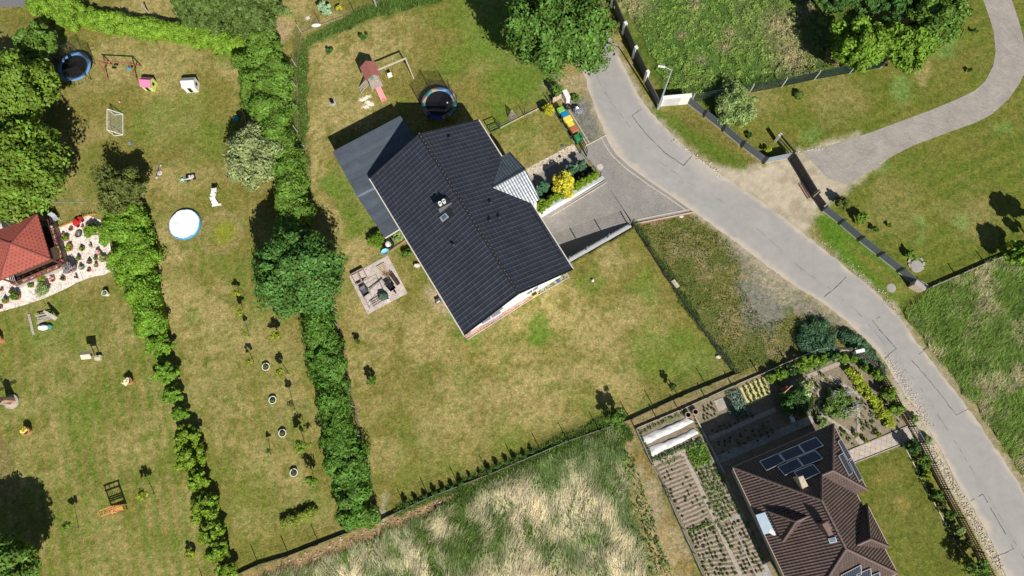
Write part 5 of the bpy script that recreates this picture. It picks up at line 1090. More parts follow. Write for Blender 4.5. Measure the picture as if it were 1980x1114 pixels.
blades('tall_grass', [(1745, 603), (1792, 566), (1925, 506), (2000, 480), (2150, 430), (2150, 1000), (2030, 1000), (1985, 930), (1905, 815), (1810, 690)], 60000, (.2, .7), .016, va2-.5, c_m3, .7, (.3, 1.0))
def weeds(name, px, n, colf, size=.09, h=.35, cs=2.2):
    q = inpoly(px, n); f = fbm(q[:, 0], q[:, 1], cs, 62, 3); z = np.clip((f-.35)*2.4, .03, 1)*h; P_ = np.stack([q[:, 0], q[:, 1], z*RS.uniform(.3, 1.1, n)], 1); N_ = np.zeros((n, 3)); N_[:, 2] = 1
    V = leaves(P_, N_, size, .45, .55); V[:, :, 2] = np.maximum(V[:, :, 2], .02); o = quads_obj(name, V, bladem, colf(q, n, f)); props(o, kind='stuff'); return o
def c_w1(q, n, f):
    t = sstep((f-.42)*5)[:, None]; b_ = sstep((fbm(q[:, 0], q[:, 1], .28, 85)-.5)*6)[:, None]; g = (np.array([.10, .19, .035])*(1-t)+np.array([.21, .34, .06])*t)
    b_ = np.maximum(b_*.12, np.clip(sum(np.exp(-((q[:, 0]-G(x, y).x)**2+(q[:, 1]-G(x, y).y)**2)/(r*.048)**2) for x, y, r in ((1512, 50, 38), (1535, 115, 40), (1225, 8, 30), (1345, 10, 14), (1400, 92, 14), (1410, 65, 12), (1318, 70, 9), (1355, 118, 10), (1560, 20, 18))), 0, 1)[:, None]*(RS.rand(n, 1) < .75)); return (g*(1-b_)+np.array([.44, .36, .20])*b_)*RS.uniform(.75, 1.25, (n, 1))
def keep(o_px, blobs): pass
weeds('weeds', [(1192, -30), (1235, 60), (1270, 130), (1290, 175), (1345, 186), (1440, 172), (1560, 148), (1600, 135), (1600, -30)], 85000, c_w1, .085, .28)
def c_w2(q, n, f): return np.array([[.10, .125, .03]])*RS.uniform(.6, 1.8, (n, 1))
weeds('weeds', [(1228, 438), (1338, 418), (1420, 475), (1440, 560), (1470, 620), (1560, 610), (1635, 650), (1560, 685), (1425, 722), (1345, 612)], 9000, c_w2, .07, .12, 1.6)
weeds('weeds', [(740, 1030), (860, 975), (1000, 915), (1200, 845), (1230, 900), (1300, 1114), (600, 1114)], 6000, lambda q, n, f: np.array([[.10, .19, .03]])*RS.uniform(.7, 1.5, (n, 1)), .12, .4, .9)
weeds('weeds', [(1750, 605), (1850, 545), (1980, 500), (2000, 900), (1900, 790)], 14000, lambda q, n, f: np.array([[.12, .21, .035]])*RS.uniform(.7, 1.5, (n, 1)), .09, .4, .9)

# ================================================================== THINGS IN THE GARDENS
def mt_(name, col, **k): return M(name, col, **k)
black = mt_('black_plastic', (.012, .012, .014), rough=.5, ns=5, amp=.2); rubber = mt_('rubber', (.018, .018, .02), rough=.7, ns=6, amp=.2)
red_ = mt_('red_plastic', (.55, .03, .03), rough=.4, ns=4, amp=.1); pink = mt_('pink_plastic', (.62, .19, .36), rough=.6, ns=4, amp=.08); lime = mt_('lime_plastic', (.60, .70, .18), rough=.6, ns=4, amp=.08)
whitep = mt_('white_plastic', (.76, .75, .72), rough=.5, ns=4, amp=.06); terra = mt_('terracotta', (.40, .17, .10), rough=.85, ns=6, amp=.2); turq = mt_('turquoise_plastic', (.02, .40, .62), rough=.4, ns=4, amp=.1)
orangew = mt_('orange_wood', (.62, .30, .10), rough=.7, ns=8, amp=.2); redwood = mt_('red_wood', (.30, .09, .06), rough=.75, ns=8, amp=.2); yellowp = mt_('yellow_plastic', (.75, .62, .08), rough=.5, ns=4, amp=.1)
greyp = mt_('grey_plastic', (.12, .12, .125), rough=.5, ns=5, amp=.15); attrm = mt_('mixed_colours', None, attr=True, rough=.6, ns=5, amp=.08)
soilp = mt_('pot_soil', (.05, .035, .025), rough=.95, ns=12, amp=.4)
def netmat():
    m = bpy.data.materials.new('net'); m.use_nodes = True; t = m.node_tree; b = t.nodes['Principled BSDF']; b.inputs['Base Color'].default_value = (.01, .01, .01, 1); b.inputs['Roughness'].default_value = .8; b.inputs['Alpha'].default_value = .42; return m
net = netmat()
def trampoline(label, px, rpx, padcols, group, netm=True, poles=6, a0=.3, tilt=0):
    hh = .82; c = G(px[0], px[1], hh); r = (G(px[0]+rpx, px[1], hh)-c).length; t = T('trampoline', label, 'trampoline', (c.x, c.y, 0), 0, group)
    m = MB(); m.lathe((0, 0, hh), [(.01, -.06), (r*.45, -.045), (r*.80, 0)], 40, cap=False); m.part('jumping_mat', black, t, smooth=True)
    m = MB(); n = len(padcols); K_ = 48
    for i in range(K_):
        a = 2*math.pi*i/K_; b = 2*math.pi*(i+1)/K_; col = padcols[(i*n//K_) % n]; z = hh+.03
        p = [(math.cos(a)*r*.78, math.sin(a)*r*.78, z-.01), (math.cos(a)*r*.90, math.sin(a)*r*.90, z+.03), (math.cos(a)*r, math.sin(a)*r, z-.01), (math.cos(b)*r, math.sin(b)*r, z-.01), (math.cos(b)*r*.90, math.sin(b)*r*.90, z+.03), (math.cos(b)*r*.78, math.sin(b)*r*.78, z-.01)]
        m.face([p[0], p[1], p[4], p[5]][::-1], col); m.face([p[1], p[2], p[3], p[4]][::-1], col)
    m.part('padding', attrm, t)
    m = MB()
    for i in range(32): a = 2*math.pi*i/32; b = 2*math.pi*(i+1)/32; m.tube((math.cos(a)*r*.97, math.sin(a)*r*.97, hh-.03), (math.cos(b)*r*.97, math.sin(b)*r*.97, hh-.03), .025, n=5)
    m.part('frame_ring', steel, t)
    for i in range(3):
        a = a0+2*math.pi*i/3+.5; m = MB(); p = [Vector((math.cos(a-.25)*r*.95, math.sin(a-.25)*r*.95, hh-.04)), Vector((math.cos(a-.25)*r*.98, math.sin(a-.25)*r*.98, .03)), Vector((math.cos(a+.25)*r*.98, math.sin(a+.25)*r*.98, .03)), Vector((math.cos(a+.25)*r*.95, math.sin(a+.25)*r*.95, hh-.04))]; m.path(p, .022); m.part('leg', steel, t)
    P = []
    for i in range(poles):
        a = a0+2*math.pi*i/poles; p = Vector((math.cos(a)*r*1.03, math.sin(a)*r*1.03, 0)); q = p*1.04+up*2.45; P.append((p, q)); m = MB(); m.tube(p+up*.1, q, .028, n=6); k = m.part('net_pole', rubber, t)
    m = MB()
    for i in range(poles):
        a, b = P[i], P[(i+1) % poles]; n_ = 6
        for k in range(n_):
            def pt(s, tz):
                v = a[0].lerp(b[0], s); w = a[1].lerp(b[1], s); sag = .10*math.sin(math.pi*s); lo = Vector((v.x, v.y, hh)); return lo.lerp(w, tz)*(1-0) - Vector((v.x, v.y, 0))*sag*.6
            m.face([pt(k/n_, 0), pt((k+1)/n_, 0), pt((k+1)/n_, 1-.0), pt(k/n_, 1)])
    m.part('safety_net', net, t)
    return t
BL_ = (.10, .25, .50); BL2 = (.16, .34, .58)
trampoline('blue edged trampoline with safety net in the upper left garden', (144, 129), 31, [BL_, BL2, (.12, .29, .54)], 'trampolines')
trampoline('trampoline with a many coloured edge beside the white house', (849, 200), 34, [(.60, .55, .55), (.12, .24, .55), (.16, .33, .62), (.40, .30, .22), (.08, .26, .24), (.42, .30, .26), (.08, .26, .24), (.34, .24, .20), (.02, .05, .38), (.02, .05, .38), (.42, .32, .24), (.06, .22, .24), (.06, .24, .26)], 'trampolines', a0=.9)
tf = G(865, 199, .85); m = MB(); m.ball((tf.x, tf.y, .90), .09, 8); m.top('ball', whitep, 'white ball lying on the trampoline beside the white house', 'ball')
# left swing set
t = T('swing_set', 'red brown wooden swing set beside the blue trampoline', 'swing set', G(232, 138)); o = t.location.copy(); hb = 1.9
L0 = G(190, 118, hb); L1 = G(248, 121, hb); d = (L1-L0).normalized(); q = Vector((-d.y, d.x, 0)); m = MB(o); m.tube(L0-d*.15, L1+d*.15, .055); m.part('top_beam', redwood, t)
for p in (L0, L1):
    for s in (-1, 1): m = MB(o); m.tube(p, Vector((p.x, p.y, 0))+q*s*.85, .05); m.part('leg', redwood, t)
    m = MB(o); m.beam(p+q*.45-up*1.0, p-q*.45-up*1.0, .05, .09); m.part('cross_bar', redwood, t)
for f_, mm, zz in ((.32, black, .9), (.80, turq, .75)):
    p = L0.lerp(L1, f_); st_ = MB(o); st_.box((p.x, p.y, zz), (.42, .22, .05), rz=math.atan2(d.y, d.x)); s_ = st_.part('swing_seat', mm, t); m = MB(o)
    for k in (-.2, .2): m.tube(p+d*k, Vector((p.x, p.y, zz))+d*k, .01, n=4)
    m.part('ropes', rubber, s_)
# playhouses
def playhouse(label, px, w, dp, wh, rh, wallm, roofm, rz, group):
    t = T('playhouse', label, 'playhouse', G(*px), rz, group); m = MB()
    m.add([(-w/2, -dp/2, 0), (w/2, -dp/2, 0), (w/2, dp/2, 0), (-w/2, dp/2, 0), (-w/2, -dp/2, wh), (w/2, -dp/2, wh), (w/2, dp/2, wh), (-w/2, dp/2, wh), (-w/2, 0, rh), (w/2, 0, rh)], [(0, 1, 5, 4), (2, 3, 7, 6), (1, 2, 6, 9, 5), (3, 0, 4, 8, 7)]); m.part('wall', wallm, t)
    m = MB()
    for s in (-1, 1): m.slab([(-w/2-.06, s*(dp/2+.06), wh-.03), (w/2+.06, s*(dp/2+.06), wh-.03), (w/2+.06, 0, rh+.03), (-w/2-.06, 0, rh+.03)], .04)
    m.part('roof', roofm, t)
    m = MB(); m.box((w/2+.005, 0, wh*.65), (.03, .28, .35)); m.part('window', black, t)
    m = MB(); m.box((-.05, -dp/2-.005, wh*.45), (.32, .03, .7)); m.part('doorway', black, t); return t
playhouse('small playhouse with a pink roof and lime green walls', (293, 168), .95, .95, .85, 1.25, lime, pink, rad(-12), 'playhouses')
playhouse('small playhouse with white walls and a pale roof', (374, 170), 1.15, 1.0, .95, 1.3, whitep, mt_('pale_roof', (.62, .60, .58), rough=.6, ns=5, amp=.1), rad(-4), 'playhouses')
# goal
t = T('football_goal', 'white metal football goal with a net on the left lawn', 'goal', G(226, 243)); o = t.location.copy()
F_ = G(222, 223); D_ = G(222, 263); B_ = G(238, 221); C_ = G(238, 261); A_g = F_+up*1.2; E_g = D_+up*1.2
m = MB(o)
for a, b in ((F_, A_g), (A_g, E_g), (E_g, D_), (A_g, B_), (E_g, C_), (B_, C_), (F_, B_), (D_, C_)): m.tube(a+up*.03, b+up*.03, .032, n=6)
m.part('goal_frame', whitep, t); m = MB(o)
for i in range(1, 16): s = i/16; m.tube(A_g.lerp(E_g, s), B_.lerp(C_, s), .006, n=4)
for i in range(1, 12): s = i/12; m.tube(A_g.lerp(B_, s), E_g.lerp(C_, s), .006, n=4)
m.part('net', mt_('net_white', (.55, .55, .5), rough=.8, ns=5, amp=.1), t)
for x, y, r, mm, lb in ((232.5, 198, .12, mt_('salmon', (.65, .22, .18), rough=.5, ns=4, amp=.1), 'pinkish ball on the grass above the football goal'), (134, 212, .13, whitep, 'white ball under the edge of the left trees'), (1146, 543, .13, whitep, 'white ball on the lawn below the retaining wall')):
    m = MB(); p = G(x, y); m.ball((p.x, p.y, r), r, 10); m.top('ball', mm, lb, 'ball', smooth=True)
m = MB(); p = G(251, 278); 
for i in range(16): a = i*math.pi/8; b = a+math.pi/8; m.tube((p.x+math.cos(a)*.12, p.y+math.sin(a)*.12, .04), (p.x+math.cos(b)*.12, p.y+math.sin(b)*.12, .04), .035, n=6)
m.top('toy_ring', mt_('toy_blue', (.25, .33, .65), rough=.5, ns=4, amp=.1), 'small blue toy ring on the grass below the football goal', 'toy ring')
# pool
t = T('paddling_pool', 'round blue rimmed pool under a wrinkled white cover', 'pool', G(356, 434)); c = G(356, 433, .3); o = t.location.copy(); rp = (G(387, 433, .3)-c).length; cx, cy = c.x-o.x, c.y-o.y
m = MB(); m.lathe((cx, cy, 0), [(rp*.92, 0), (rp, .06), (rp*1.0, .2), (rp*.95, .30), (rp*.88, .26)], 40, cap=False); m.part('rim', mt_('pool_blue', (.05, .28, .52), rough=.4, ns=4, amp=.25), t, smooth=True)
m = MB(); rings = 14; segs = 48; vs = []; 
for i in range(rings+1):
    for k in range(segs):
        a = 2*math.pi*k/segs; r = rp*.93*i/rings*(1+.02*math.sin(a*7)*(i/rings)+.015*math.sin(a*19)); x = r*math.cos(a); y = r*math.sin(a)
        z = .25+.075*float(vnoise(np.array([x*1.3+y*3.0+7]), np.array([x*2.2-y*.8]), 3)[0])+.03*float(vnoise(np.array([x*5+9]), np.array([y*5+2]), 4)[0])*(i/rings); vs.append((cx+x, cy+y, z))
m.add(vs, [(i*segs+k, (i+1)*segs+k, (i+1)*segs+(k+1) % segs, i*segs+(k+1) % segs) for i in range(rings) for k in range(segs)]); m.part('cover', mt_('white_sheet', (.86, .86, .86), rough=.6, ns=3, amp=.02), t, smooth=True)
# white child's slide
t = T('toy_slide', 'white plastic child slide lying towards the pool cover', 'slide', G(416, 392)); o = t.location.copy(); m = MB(o)
sp_ = [G(414, 364, .85), G(414, 372, .85), G(411, 381, .55), G(413, 388, .25), G(418, 396, .08)]
for i in range(4):
    a, b = sp_[i], sp_[i+1]; m.beam(a, b, .42, .04)
m.part('slide_bed', mt_('slide_white', (.72, .68, .66), rough=.45, ns=4, amp=.06), t)
m = MB(o)
for i in range(4):
    a, b = sp_[i], sp_[i+1]; dd = (b-a).normalized(); q = Vector((-dd.y, dd.x, 0)).normalized()*.22
    for s in (-1, 1): m.beam(a+q*s+up*.05, b+q*s+up*.05, .04, .12)
m.part('side_rails', whitep, t); m = MB(o); a = G(410, 398, .04); b = G(428, 395, .04); m.beam(a, b, .16, .07); m.part('foot_bar', whitep, t)
m = MB(o); a = sp_[0]
for s in (-.17, .17): m.tube(a+Vector((s, 0, 0)), Vector((a.x+s, a.y+.25, 0)), .03)
for z in (.25, .5): m.tube(Vector((a.x-.17, a.y+.15, z)), Vector((a.x+.17, a.y+.15, z)), .02)
m.part('ladder', greyp, t)
# tricycle, ride-on toys
t = T('balance_bike', 'small dark framed toy bike with pale wheels lying on the left lawn', 'toy bike', G(308, 332)); o = t.location.copy(); W1 = G(310.5, 320); W2 = G(309.5, 335); W3 = G(303.5, 344)
for w, r in ((W1, .14), (W2, .24), (W3, .13)): m = MB(o); m.lathe(w, [(r*.6, .05), (r*.95, .05), (r, .09), (r*.8, .12), (.02, .10)], 18, cap=True); m.part('wheel', mt_('pale_wheel', (.55, .50, .46), rough=.6, ns=5, amp=.1), t)
m = MB(o); m.tube(W1+up*.15, W3+up*.2, .03); m.tube(W2+up*.12, W1.lerp(W3, .4)+up*.2, .03); m.tube(W1+up*.15+Vector((-.2, 0, 0)), W1+up*.15+Vector((.2, 0, 0)), .02); m.part('bike_frame', mt_('navy', (.04, .05, .14), rough=.5, ns=5, amp=.1), t)
t = T('ride_on_car', 'black and white ride-on toy car on the left lawn', 'toy car', G(370, 345), rad(12)); m = MB(); m.box((-.1, 0, .28), (.55, .32, .18)); m.box((.25, 0, .25), (.22, .26, .16)); m.part('body', mt_('offwhite', (.66, .62, .64), rough=.4, ns=5, amp=.08), t)
for x, y in ((-.28, -.2), (-.28, .2), (.32, -.2), (.32, .2)): m = MB(); m.tube((x, y-.05, .13), (x, y+.05, .13), .13, n=12); m.part('wheel', rubber, t)
m = MB(); m.tube((.12, 0, .35), (.18, 0, .55), .02); m.tube((.18, -.16, .55), (.18, .16, .55), .02); m.part('handlebar', black, t); m = MB(); m.box((-.2, 0, .42), (.25, .22, .08)); m.part('seat', black, t)
m = MB(G(354, 348)); p = G(354, 348); 
for k in range(5): a = 1.26*k; m.tube(p+up*.12, p+Vector((math.cos(a)*.3, math.sin(a)*.22, .06)), .08, .03)
m.ball(p+up*.14, .15, 8, sc=(1, .8, .7)); m.v = [v+p for v in m.v]; m.top('toy_animal', mt_('mint', (.30, .62, .60), rough=.5, ns=4, amp=.1), 'pale turquoise plastic toy left of the ride-on car', 'toy')
t = T('sandbox_toy', 'turquoise scoop shaped toy with yellow handle beside the tall hedge', 'toy', G(457.5, 231)); m = MB(); m.lathe((0, 0, 0), [(.12, .02), (.23, .06), (.25, .18), (.2, .12), (.02, .08)], 14); m.part('bowl', mt_('cyan', (.01, .45, .60), rough=.4, ns=4, amp=.1), t)
m = MB(); m.tube((0, .2, .1), (0, .50, .04), .025); m.tube((0, .50, .04), (-.18, .58, .04), .025); m.tube((0, .50, .04), (.15, .66, .04), .025); m.part('handle', yellowp, t)
m = MB(); P_ = [G(469, 214), G(471, 219), G(474, 226), G(475, 233), G(475.5, 241)]; m.path([p+up*.05 for p in P_], .045, 8); m.top('swim_noodle', mt_('noodle', (.72, .50, .22), rough=.6, ns=4, amp=.1), 'curved pale orange swim noodle lying beside the tall hedge', 'swim noodle', smooth=True)

# playset with slide
t = T('play_tower', 'wooden play tower with red roof, slide, ladder and swing beam', 'play tower', G(726, 166)); o = t.location.copy()
A_ = dirang((725, 156), (743, 196)); ax = Vector((math.cos(A_), math.sin(A_), 0)); ay = Vector((-ax.y, ax.x, 0)); bc_ = G(719, 150, 1.2); bc_.z = 0; rc = G(714.5, 134, 2.5); rc.z = 0; wdy = .52; wdx = .62
for s in (-1, 1):
    for k in (-1, 1): m = MB(o); p = rc+ax*k*.55+ay*s*.48; m.beam(p, p+up*2.2, .09); m.part('post', woodgrey, t)
m = MB(o); m.box(rc+ax*.25+up*1.2, (1.9, 1.1, .06), rz=A_); m.part('platform', woodgrey, t)
m = MB(o); hr_ = 2.75; he = 2.15; rr = [rc+ax*k*.8 for k in (-1, 1)]
for s in (-1, 1): m.slab([rr[0]+ay*s*.75+up*he, rr[1]+ay*s*.75+up*he, rr[1]+up*hr_, rr[0]+up*hr_], .04)
m.part('roof', mt_('faded_red', (.36, .13, .11), rough=.7, ns=5, amp=.12), t)
for z, s in ((1.55, 1), (1.55, -1), (1.8, 1), (1.8, -1)): m = MB(o); m.beam(rc+ax*-.6+ay*s*.5+up*z, rc+ax*1.1+ay*s*.5+up*z, .04, .09); m.part('rail', woodgrey, t)
m = MB(o); st0 = G(725, 157, 1.22); st1 = G(743, 195, .12); m.beam(st0, st0.lerp(st1, .25)-up*.12, .44, .04); m.beam(st0.lerp(st1, .25)-up*.12, st0.lerp(st1, .85)-up*.06, .44, .04); m.beam(st0.lerp(st1, .85)-up*.06, st1, .44, .04)
for s in (-1, 1): m.beam(st0+ay*s*.23+up*.06, st1+ay*s*.23+up*.06, .04, .14)
m.part('slide', mt_('slide_red', (.72, .16, .18), rough=.35, ns=4, amp=.06), t)
m = MB(o); la = G(711, 157, 1.15); lb_ = G(696, 175, .05); ld = (lb_-la).normalized(); lq = Vector((-ld.y, ld.x, 0)).normalized()*.3
for s in (-1, 1): m.beam(la+lq*s, lb_+lq*s, .05, .09)
for i in range(7): p = la.lerp(lb_, (i+.5)/7); m.beam(p-lq, p+lq, .09, .03)
m.part('ladder', woodgrey, t)
b0 = G(729, 136, 2.15); b1 = G(784, 113, 2.15); m = MB(o); m.beam(b0-(b1-b0)*.12, b1+(b1-b0)*.03, .11, .11); m.part('swing_beam', mt_('pale_wood', (.52, .45, .37), rough=.8, ns=7, amp=.15), t)
bd = (b1-b0).normalized(); bq = Vector((-bd.y, bd.x, 0))
for s in (-1, 1): m = MB(o); m.beam(b1, Vector((b1.x, b1.y, 0))+bq*s*.95+bd*.05, .09); m.part('leg', woodgrey, t)
for f_, z in ((.33, .55),):
    p = b0.lerp(b1, f_); m = MB(o); m.box((p.x, p.y, z), (.42, .3, .12), rz=math.atan2(bd.y, bd.x)); m.box((p.x, p.y+.12, z+.15), (.42, .05, .3), rz=math.atan2(bd.y, bd.x)); s_ = m.part('swing_seat', whitep, t); m = MB(o)
    for k in (-.2, .2): m.tube(p+bd*k, Vector((p.x, p.y, z))+bd*k, .012, n=4)
    m.part('ropes', yellowp, s_)
m = MB(o); wl = G(719, 151, 1.6)
for i in range(12): a = i*math.pi/6; b = a+math.pi/6; m.tube(wl+Vector((math.cos(a)*.16, math.sin(a)*.16, 0)), wl+Vector((math.cos(b)*.16, math.sin(b)*.16, 0)), .025, n=5)
for i in range(3): a = i*math.pi/3; m.tube(wl+Vector((math.cos(a)*.16, math.sin(a)*.16, 0)), wl-Vector((math.cos(a)*.16, math.sin(a)*.16, 0)), .02, n=5)
m.part('steering_wheel', mt_('teal_plastic', (.02, .32, .20), rough=.4, ns=5, amp=.1), t)
# white shell gravel patches
wg = MB()
for _ in range(520):
    x, y = random.choice([(706, 190), (712, 187), (700, 193), (711, 198), (714, 203), (707, 207), (718, 202)]); p = G(x+random.gauss(0, 3.2), y+random.gauss(0, 1.7)); wg.ball((p.x, p.y, .015), random.uniform(.02, .055), 5, sc=(1, 1, .6))
wg.top('shell_gravel', mt_('shell', (.78, .72, .60), rough=.9, ns=8, amp=.1), kind='stuff')
t = T('drain_cover', 'round stone drain with a black pipe on the dry lawn', 'drain', G(643, 199)); m = MB(); m.lathe((0, 0, 0), [(.33, 0), (.33, .05), (.28, .07), (.15, .07)], 18); m.part('stone_ring', concrete, t); m = MB(); m.lathe((0, .04, 0), [(.17, .05), (.17, .35), (.13, .35), (.13, .1), (.01, .1)], 14); m.part('pipe', black, t)
def disc(label, px, r, z=.03, mat=None, cat='manhole', ring=None):
    t = T('manhole_cover', label, cat, G(*px)); m = MB(); m.lathe((0, 0, 0), [(r*1.12, 0), (r*1.12, z*.6), (r, z*.6)], 28, cap=True); m.part('rim', ring or concrete, t); m = MB(); m.lathe((0, 0, 0), [(r, z*.62), (r*.98, z), (.01, z+.004)], 28); m.part('lid', mat or mt_('lid_grey', (.33, .31, .28), rough=.85, ns=5, amp=.12), t)
disc('round light manhole lid in the paved driveway', (1160, 323), .28, .035, mt_('lid_light', (.52, .47, .41), rough=.85, ns=5, amp=.1))
disc('large round concrete cover on the big lawn by the letterbox wall', (1771, 515), .50, .12); disc('round grey cover on the verge below the road fence', (1723, 557), .36, .05); 
disc('small dark round cap on the grass beside the pebble strip', (1088, 283), .17, .08, greyp)
m = MB(); p = G(1771, 510); 
for k in range(9): a = k*.7+1.2; m.box((p.x+math.cos(a)*.62, p.y+math.sin(a)*.62, .05), (.3, .2, .1), rz=a+1.5)
m.top('edging_stones', concrete, kind='stuff')

# bins
def bin_(label, px, col, w=.52, d=.58, h=1.05, rz=0, k=1.0):
    t = T('wheelie_bin', label, 'bin', G(px[0], px[1], h).xy.to_3d(), rz, 'bins in a row beside the driveway'); cm = mt_('bin_'+label.split()[0]+str(int(col[0]*100)), col, rough=.45, ns=4, amp=.08); m = MB(); a, b = w/2, d/2
    m.add([(-a*.8, -b*.8, .06), (a*.8, -b*.8, .06), (a*.8, b*.8, .06), (-a*.8, b*.8, .06), (-a, -b, h*.9), (a, -b, h*.9), (a, b, h*.9), (-a, b, h*.9)], [(3, 2, 1, 0), (4, 5, 6, 7), (0, 1, 5, 4), (1, 2, 6, 5), (2, 3, 7, 6), (3, 0, 4, 7)]); m.part('body', cm, t)
    m = MB(); m.add([(-a-.03, -b-.03, h*.90), (a+.03, -b-.03, h*.90), (a+.03, b+.03, h*.92), (-a-.03, b+.03, h*.92), (-a*.9, -b*.85, h*.97), (a*.9, -b*.85, h*.97), (a*.95, b, h), (-a*.95, b, h)], [(3, 2, 1, 0), (4, 5, 6, 7), (0, 1, 5, 4), (1, 2, 6, 5), (2, 3, 7, 6), (3, 0, 4, 7)]); m.part('lid', cm, t)
    for s in (-1, 1): m = MB(); m.tube((s*a*.9, b*.75, .1), (s*(a*.9-.06), b*.75, .1), .1, n=10); m.part('wheel', rubber, t)
    m = MB(); m.tube((-a*.7, b+.05, h*.93), (a*.7, b+.05, h*.93), .02); m.part('handle', cm, t)
rb = dirang((1085, 190), (1139, 277))+rad(90)+rad(90)
bin_('lime green bin at the upper end of the row', (1085, 211), (.20, .48, .10), rz=rb); bin_('blue bin next to the lime green one', (1092.5, 220), (.01, .22, .50), rz=rb)
bin_('large yellow bin in the middle of the row', (1098.5, 229), (.75, .62, .10), .56, .72, rz=rb); bin_('smaller yellow bin with a pale lid corner, below the large one', (1104, 239), (.72, .60, .09), .50, .55, 1.0, rz=rb)
bin_('orange brown bin between yellow and dark green ones', (1110.5, 248.5), (.42, .15, .07), .55, .62, rz=rb); bin_('dark green bin at the lower end of the row', (1119, 263), (.03, .20, .08), .55, .7, rz=rb)
t = T('cabinet', 'tall white utility cabinet beside the black rubbish bag', 'cabinet', G(1094, 195), dirang((1088, 184), (1096, 200))); m = MB(); m.box((0, 0, .6), (.85, .38, 1.2)); m.part('body', whitep, t); m = MB(); m.box((0, 0, 1.22), (.92, .45, .04)); m.part('lid', whitem, t); m = MB(); m.box((0, 0, .05), (.88, .42, .1)); m.part('plinth', concrete, t)
def lump(name, label, cat, px, r, mat, sc=(1, 1, .8), n=18, rough=.18):
    p = G(*px); m = MB(); vs = []; mm = n//2
    for k in range(mm+1):
        ph = math.pi*k/mm
        for i in range(n):
            a = 2*math.pi*i/n; x, y, z = math.sin(ph)*math.cos(a), math.sin(ph)*math.sin(a), math.cos(ph); f = 1+rough*(float(vnoise(np.array([x*3+9.]), np.array([y*3+z*4+5.]), 7)[0])-.5)*2+rough*.6*(float(vnoise(np.array([x*8+9.]), np.array([y*8+z*9+5.]), 8)[0])-.5)*2; vs.append((p.x+x*r*f*sc[0], p.y+y*r*f*sc[1], max(.01, r*sc[2]*.85+z*r*f*sc[2])))
    m.add(vs, [(k*n+i, (k+1)*n+i, (k+1)*n+(i+1) % n, k*n+(i+1) % n) for k in range(mm) for i in range(n)]); return m.top(name, mat, label, cat, smooth=False)
lump('rubbish_bag', 'full black rubbish bag behind the lime green bin', 'rubbish bag', (1098, 209), .33, black, (1.1, .8, .9)); lump('rubbish_bag', 'shiny silver grey rubbish bag on the gravel beside the bins', 'rubbish bag', (1118, 215), .43, mt_('foil', (.34, .36, .40), rough=.22, metal=.5, ns=9, amp=.5), (1, .95, .8), rough=.3)
m = MB(); a = G(1068, 198); b = G(1088, 188); m.beam(a+up*.35, b+up*.35, .09, .7); m.top('garden_wall', M('pale_block', (.55, .42, .33), rough=.85, ns=4, amp=.2), 'short low pale wall between the yellow bush and white cabinet', 'wall')
t = T('plant_cage', 'grey netted cone over a plant on the lawn fence', 'plant cage', G(990, 226)); m = MB(); 
for i in range(14): a = i*2*math.pi/14; m.tube((math.cos(a)*.42, math.sin(a)*.42, .02), (0, .05, 1.25), .014, n=4)
for z, r in ((.05, .42), (.4, .3), (.75, .18)):
    for i in range(14): a = i*2*math.pi/14; b = a+2*math.pi/14; m.tube((math.cos(a)*r, math.sin(a)*r, z), (math.cos(b)*r, math.sin(b)*r, z), .014, n=4)
m.part('cage', mt_('cage_grey', (.32, .32, .30), rough=.7, ns=5, amp=.1), t); m = MB(); m.lathe((0, -.05, 0), [(.2, 0), (.28, .3), (.24, .3), (.02, .27)], 14); m.part('pot', terra, t)

# patio
sheet('patio', [(675, 534), (750, 494), (788, 567), (711, 608)], .03, pavemat('patio_slab', (.55, .47, .42), .5, .5, .62, rot=dirang((675, 534), (750, 494)), var=.08, ms=.018, off=0), thick=.03)
PR = dirang((675, 534), (750, 494)); rp_ = rad(-63)
def pallet(label, px, w, l, rz, slats=6, mat=None, z=.03, group=None):
    t = T('pallet', label, 'pallet', G(*px)+up*z, rz, group); m = MB()
    for s in (-1, 0, 1): m.box((s*(w/2-.05), 0, .05), (.09, l, .09))
    m.part('bearers', woodgrey, t); m = MB()
    for i in range(slats): m.box((0, -l/2+l*(i+.5)/slats, .11), (w, l/slats*.62, .022))
    m.part('deck_boards', mat or woodgrey, t); return t
PG = 'wooden pallets on the patio'
pallet('pale pallet lying at the upper edge of the patio', (741, 522), .8, 1.1, PR, 8, mt_('pale_wood2', (.58, .46, .32), rough=.8, ns=7, amp=.15), group=PG); pallet('darker pallet at the lower edge of the patio beside the green bag', (729, 583), 1.1, .75, PR+.05, 4, group=PG)
t = T('timber_stand', 'open wooden frame with crossed bars at the left corner of the patio', 'wooden frame', G(697, 538)+up*.03, PR); m = MB()
for a, b in (((-.6, -.5), (-.6, .6)), ((.55, -.5), (.55, .6)), ((-.6, .6), (.55, .6)), ((-.6, -.5), (.55, -.5))): m.beam((*a, .3), (*b, .3), .07, .07)
for a in ((-.6, -.5), (-.6, .6), (.55, -.5), (.55, .6)): m.beam((*a, 0), (*a, .3), .06)
m.part('frame', woodgrey, t); m = MB(); m.beam((0, -.55, .36), (.05, .65, .36), .16, .03); m.part('plank', wood, t); m = MB(); m.beam((-.6, .62, .22), (.55, .62, .22), .16, .22); m.beam((-.5, -.45, .22), (.2, -.45, .22), .10, .18); m.part('dark_boards', mt_('dark_board', (.05, .04, .035), rough=.8, ns=6, amp=.3), t)
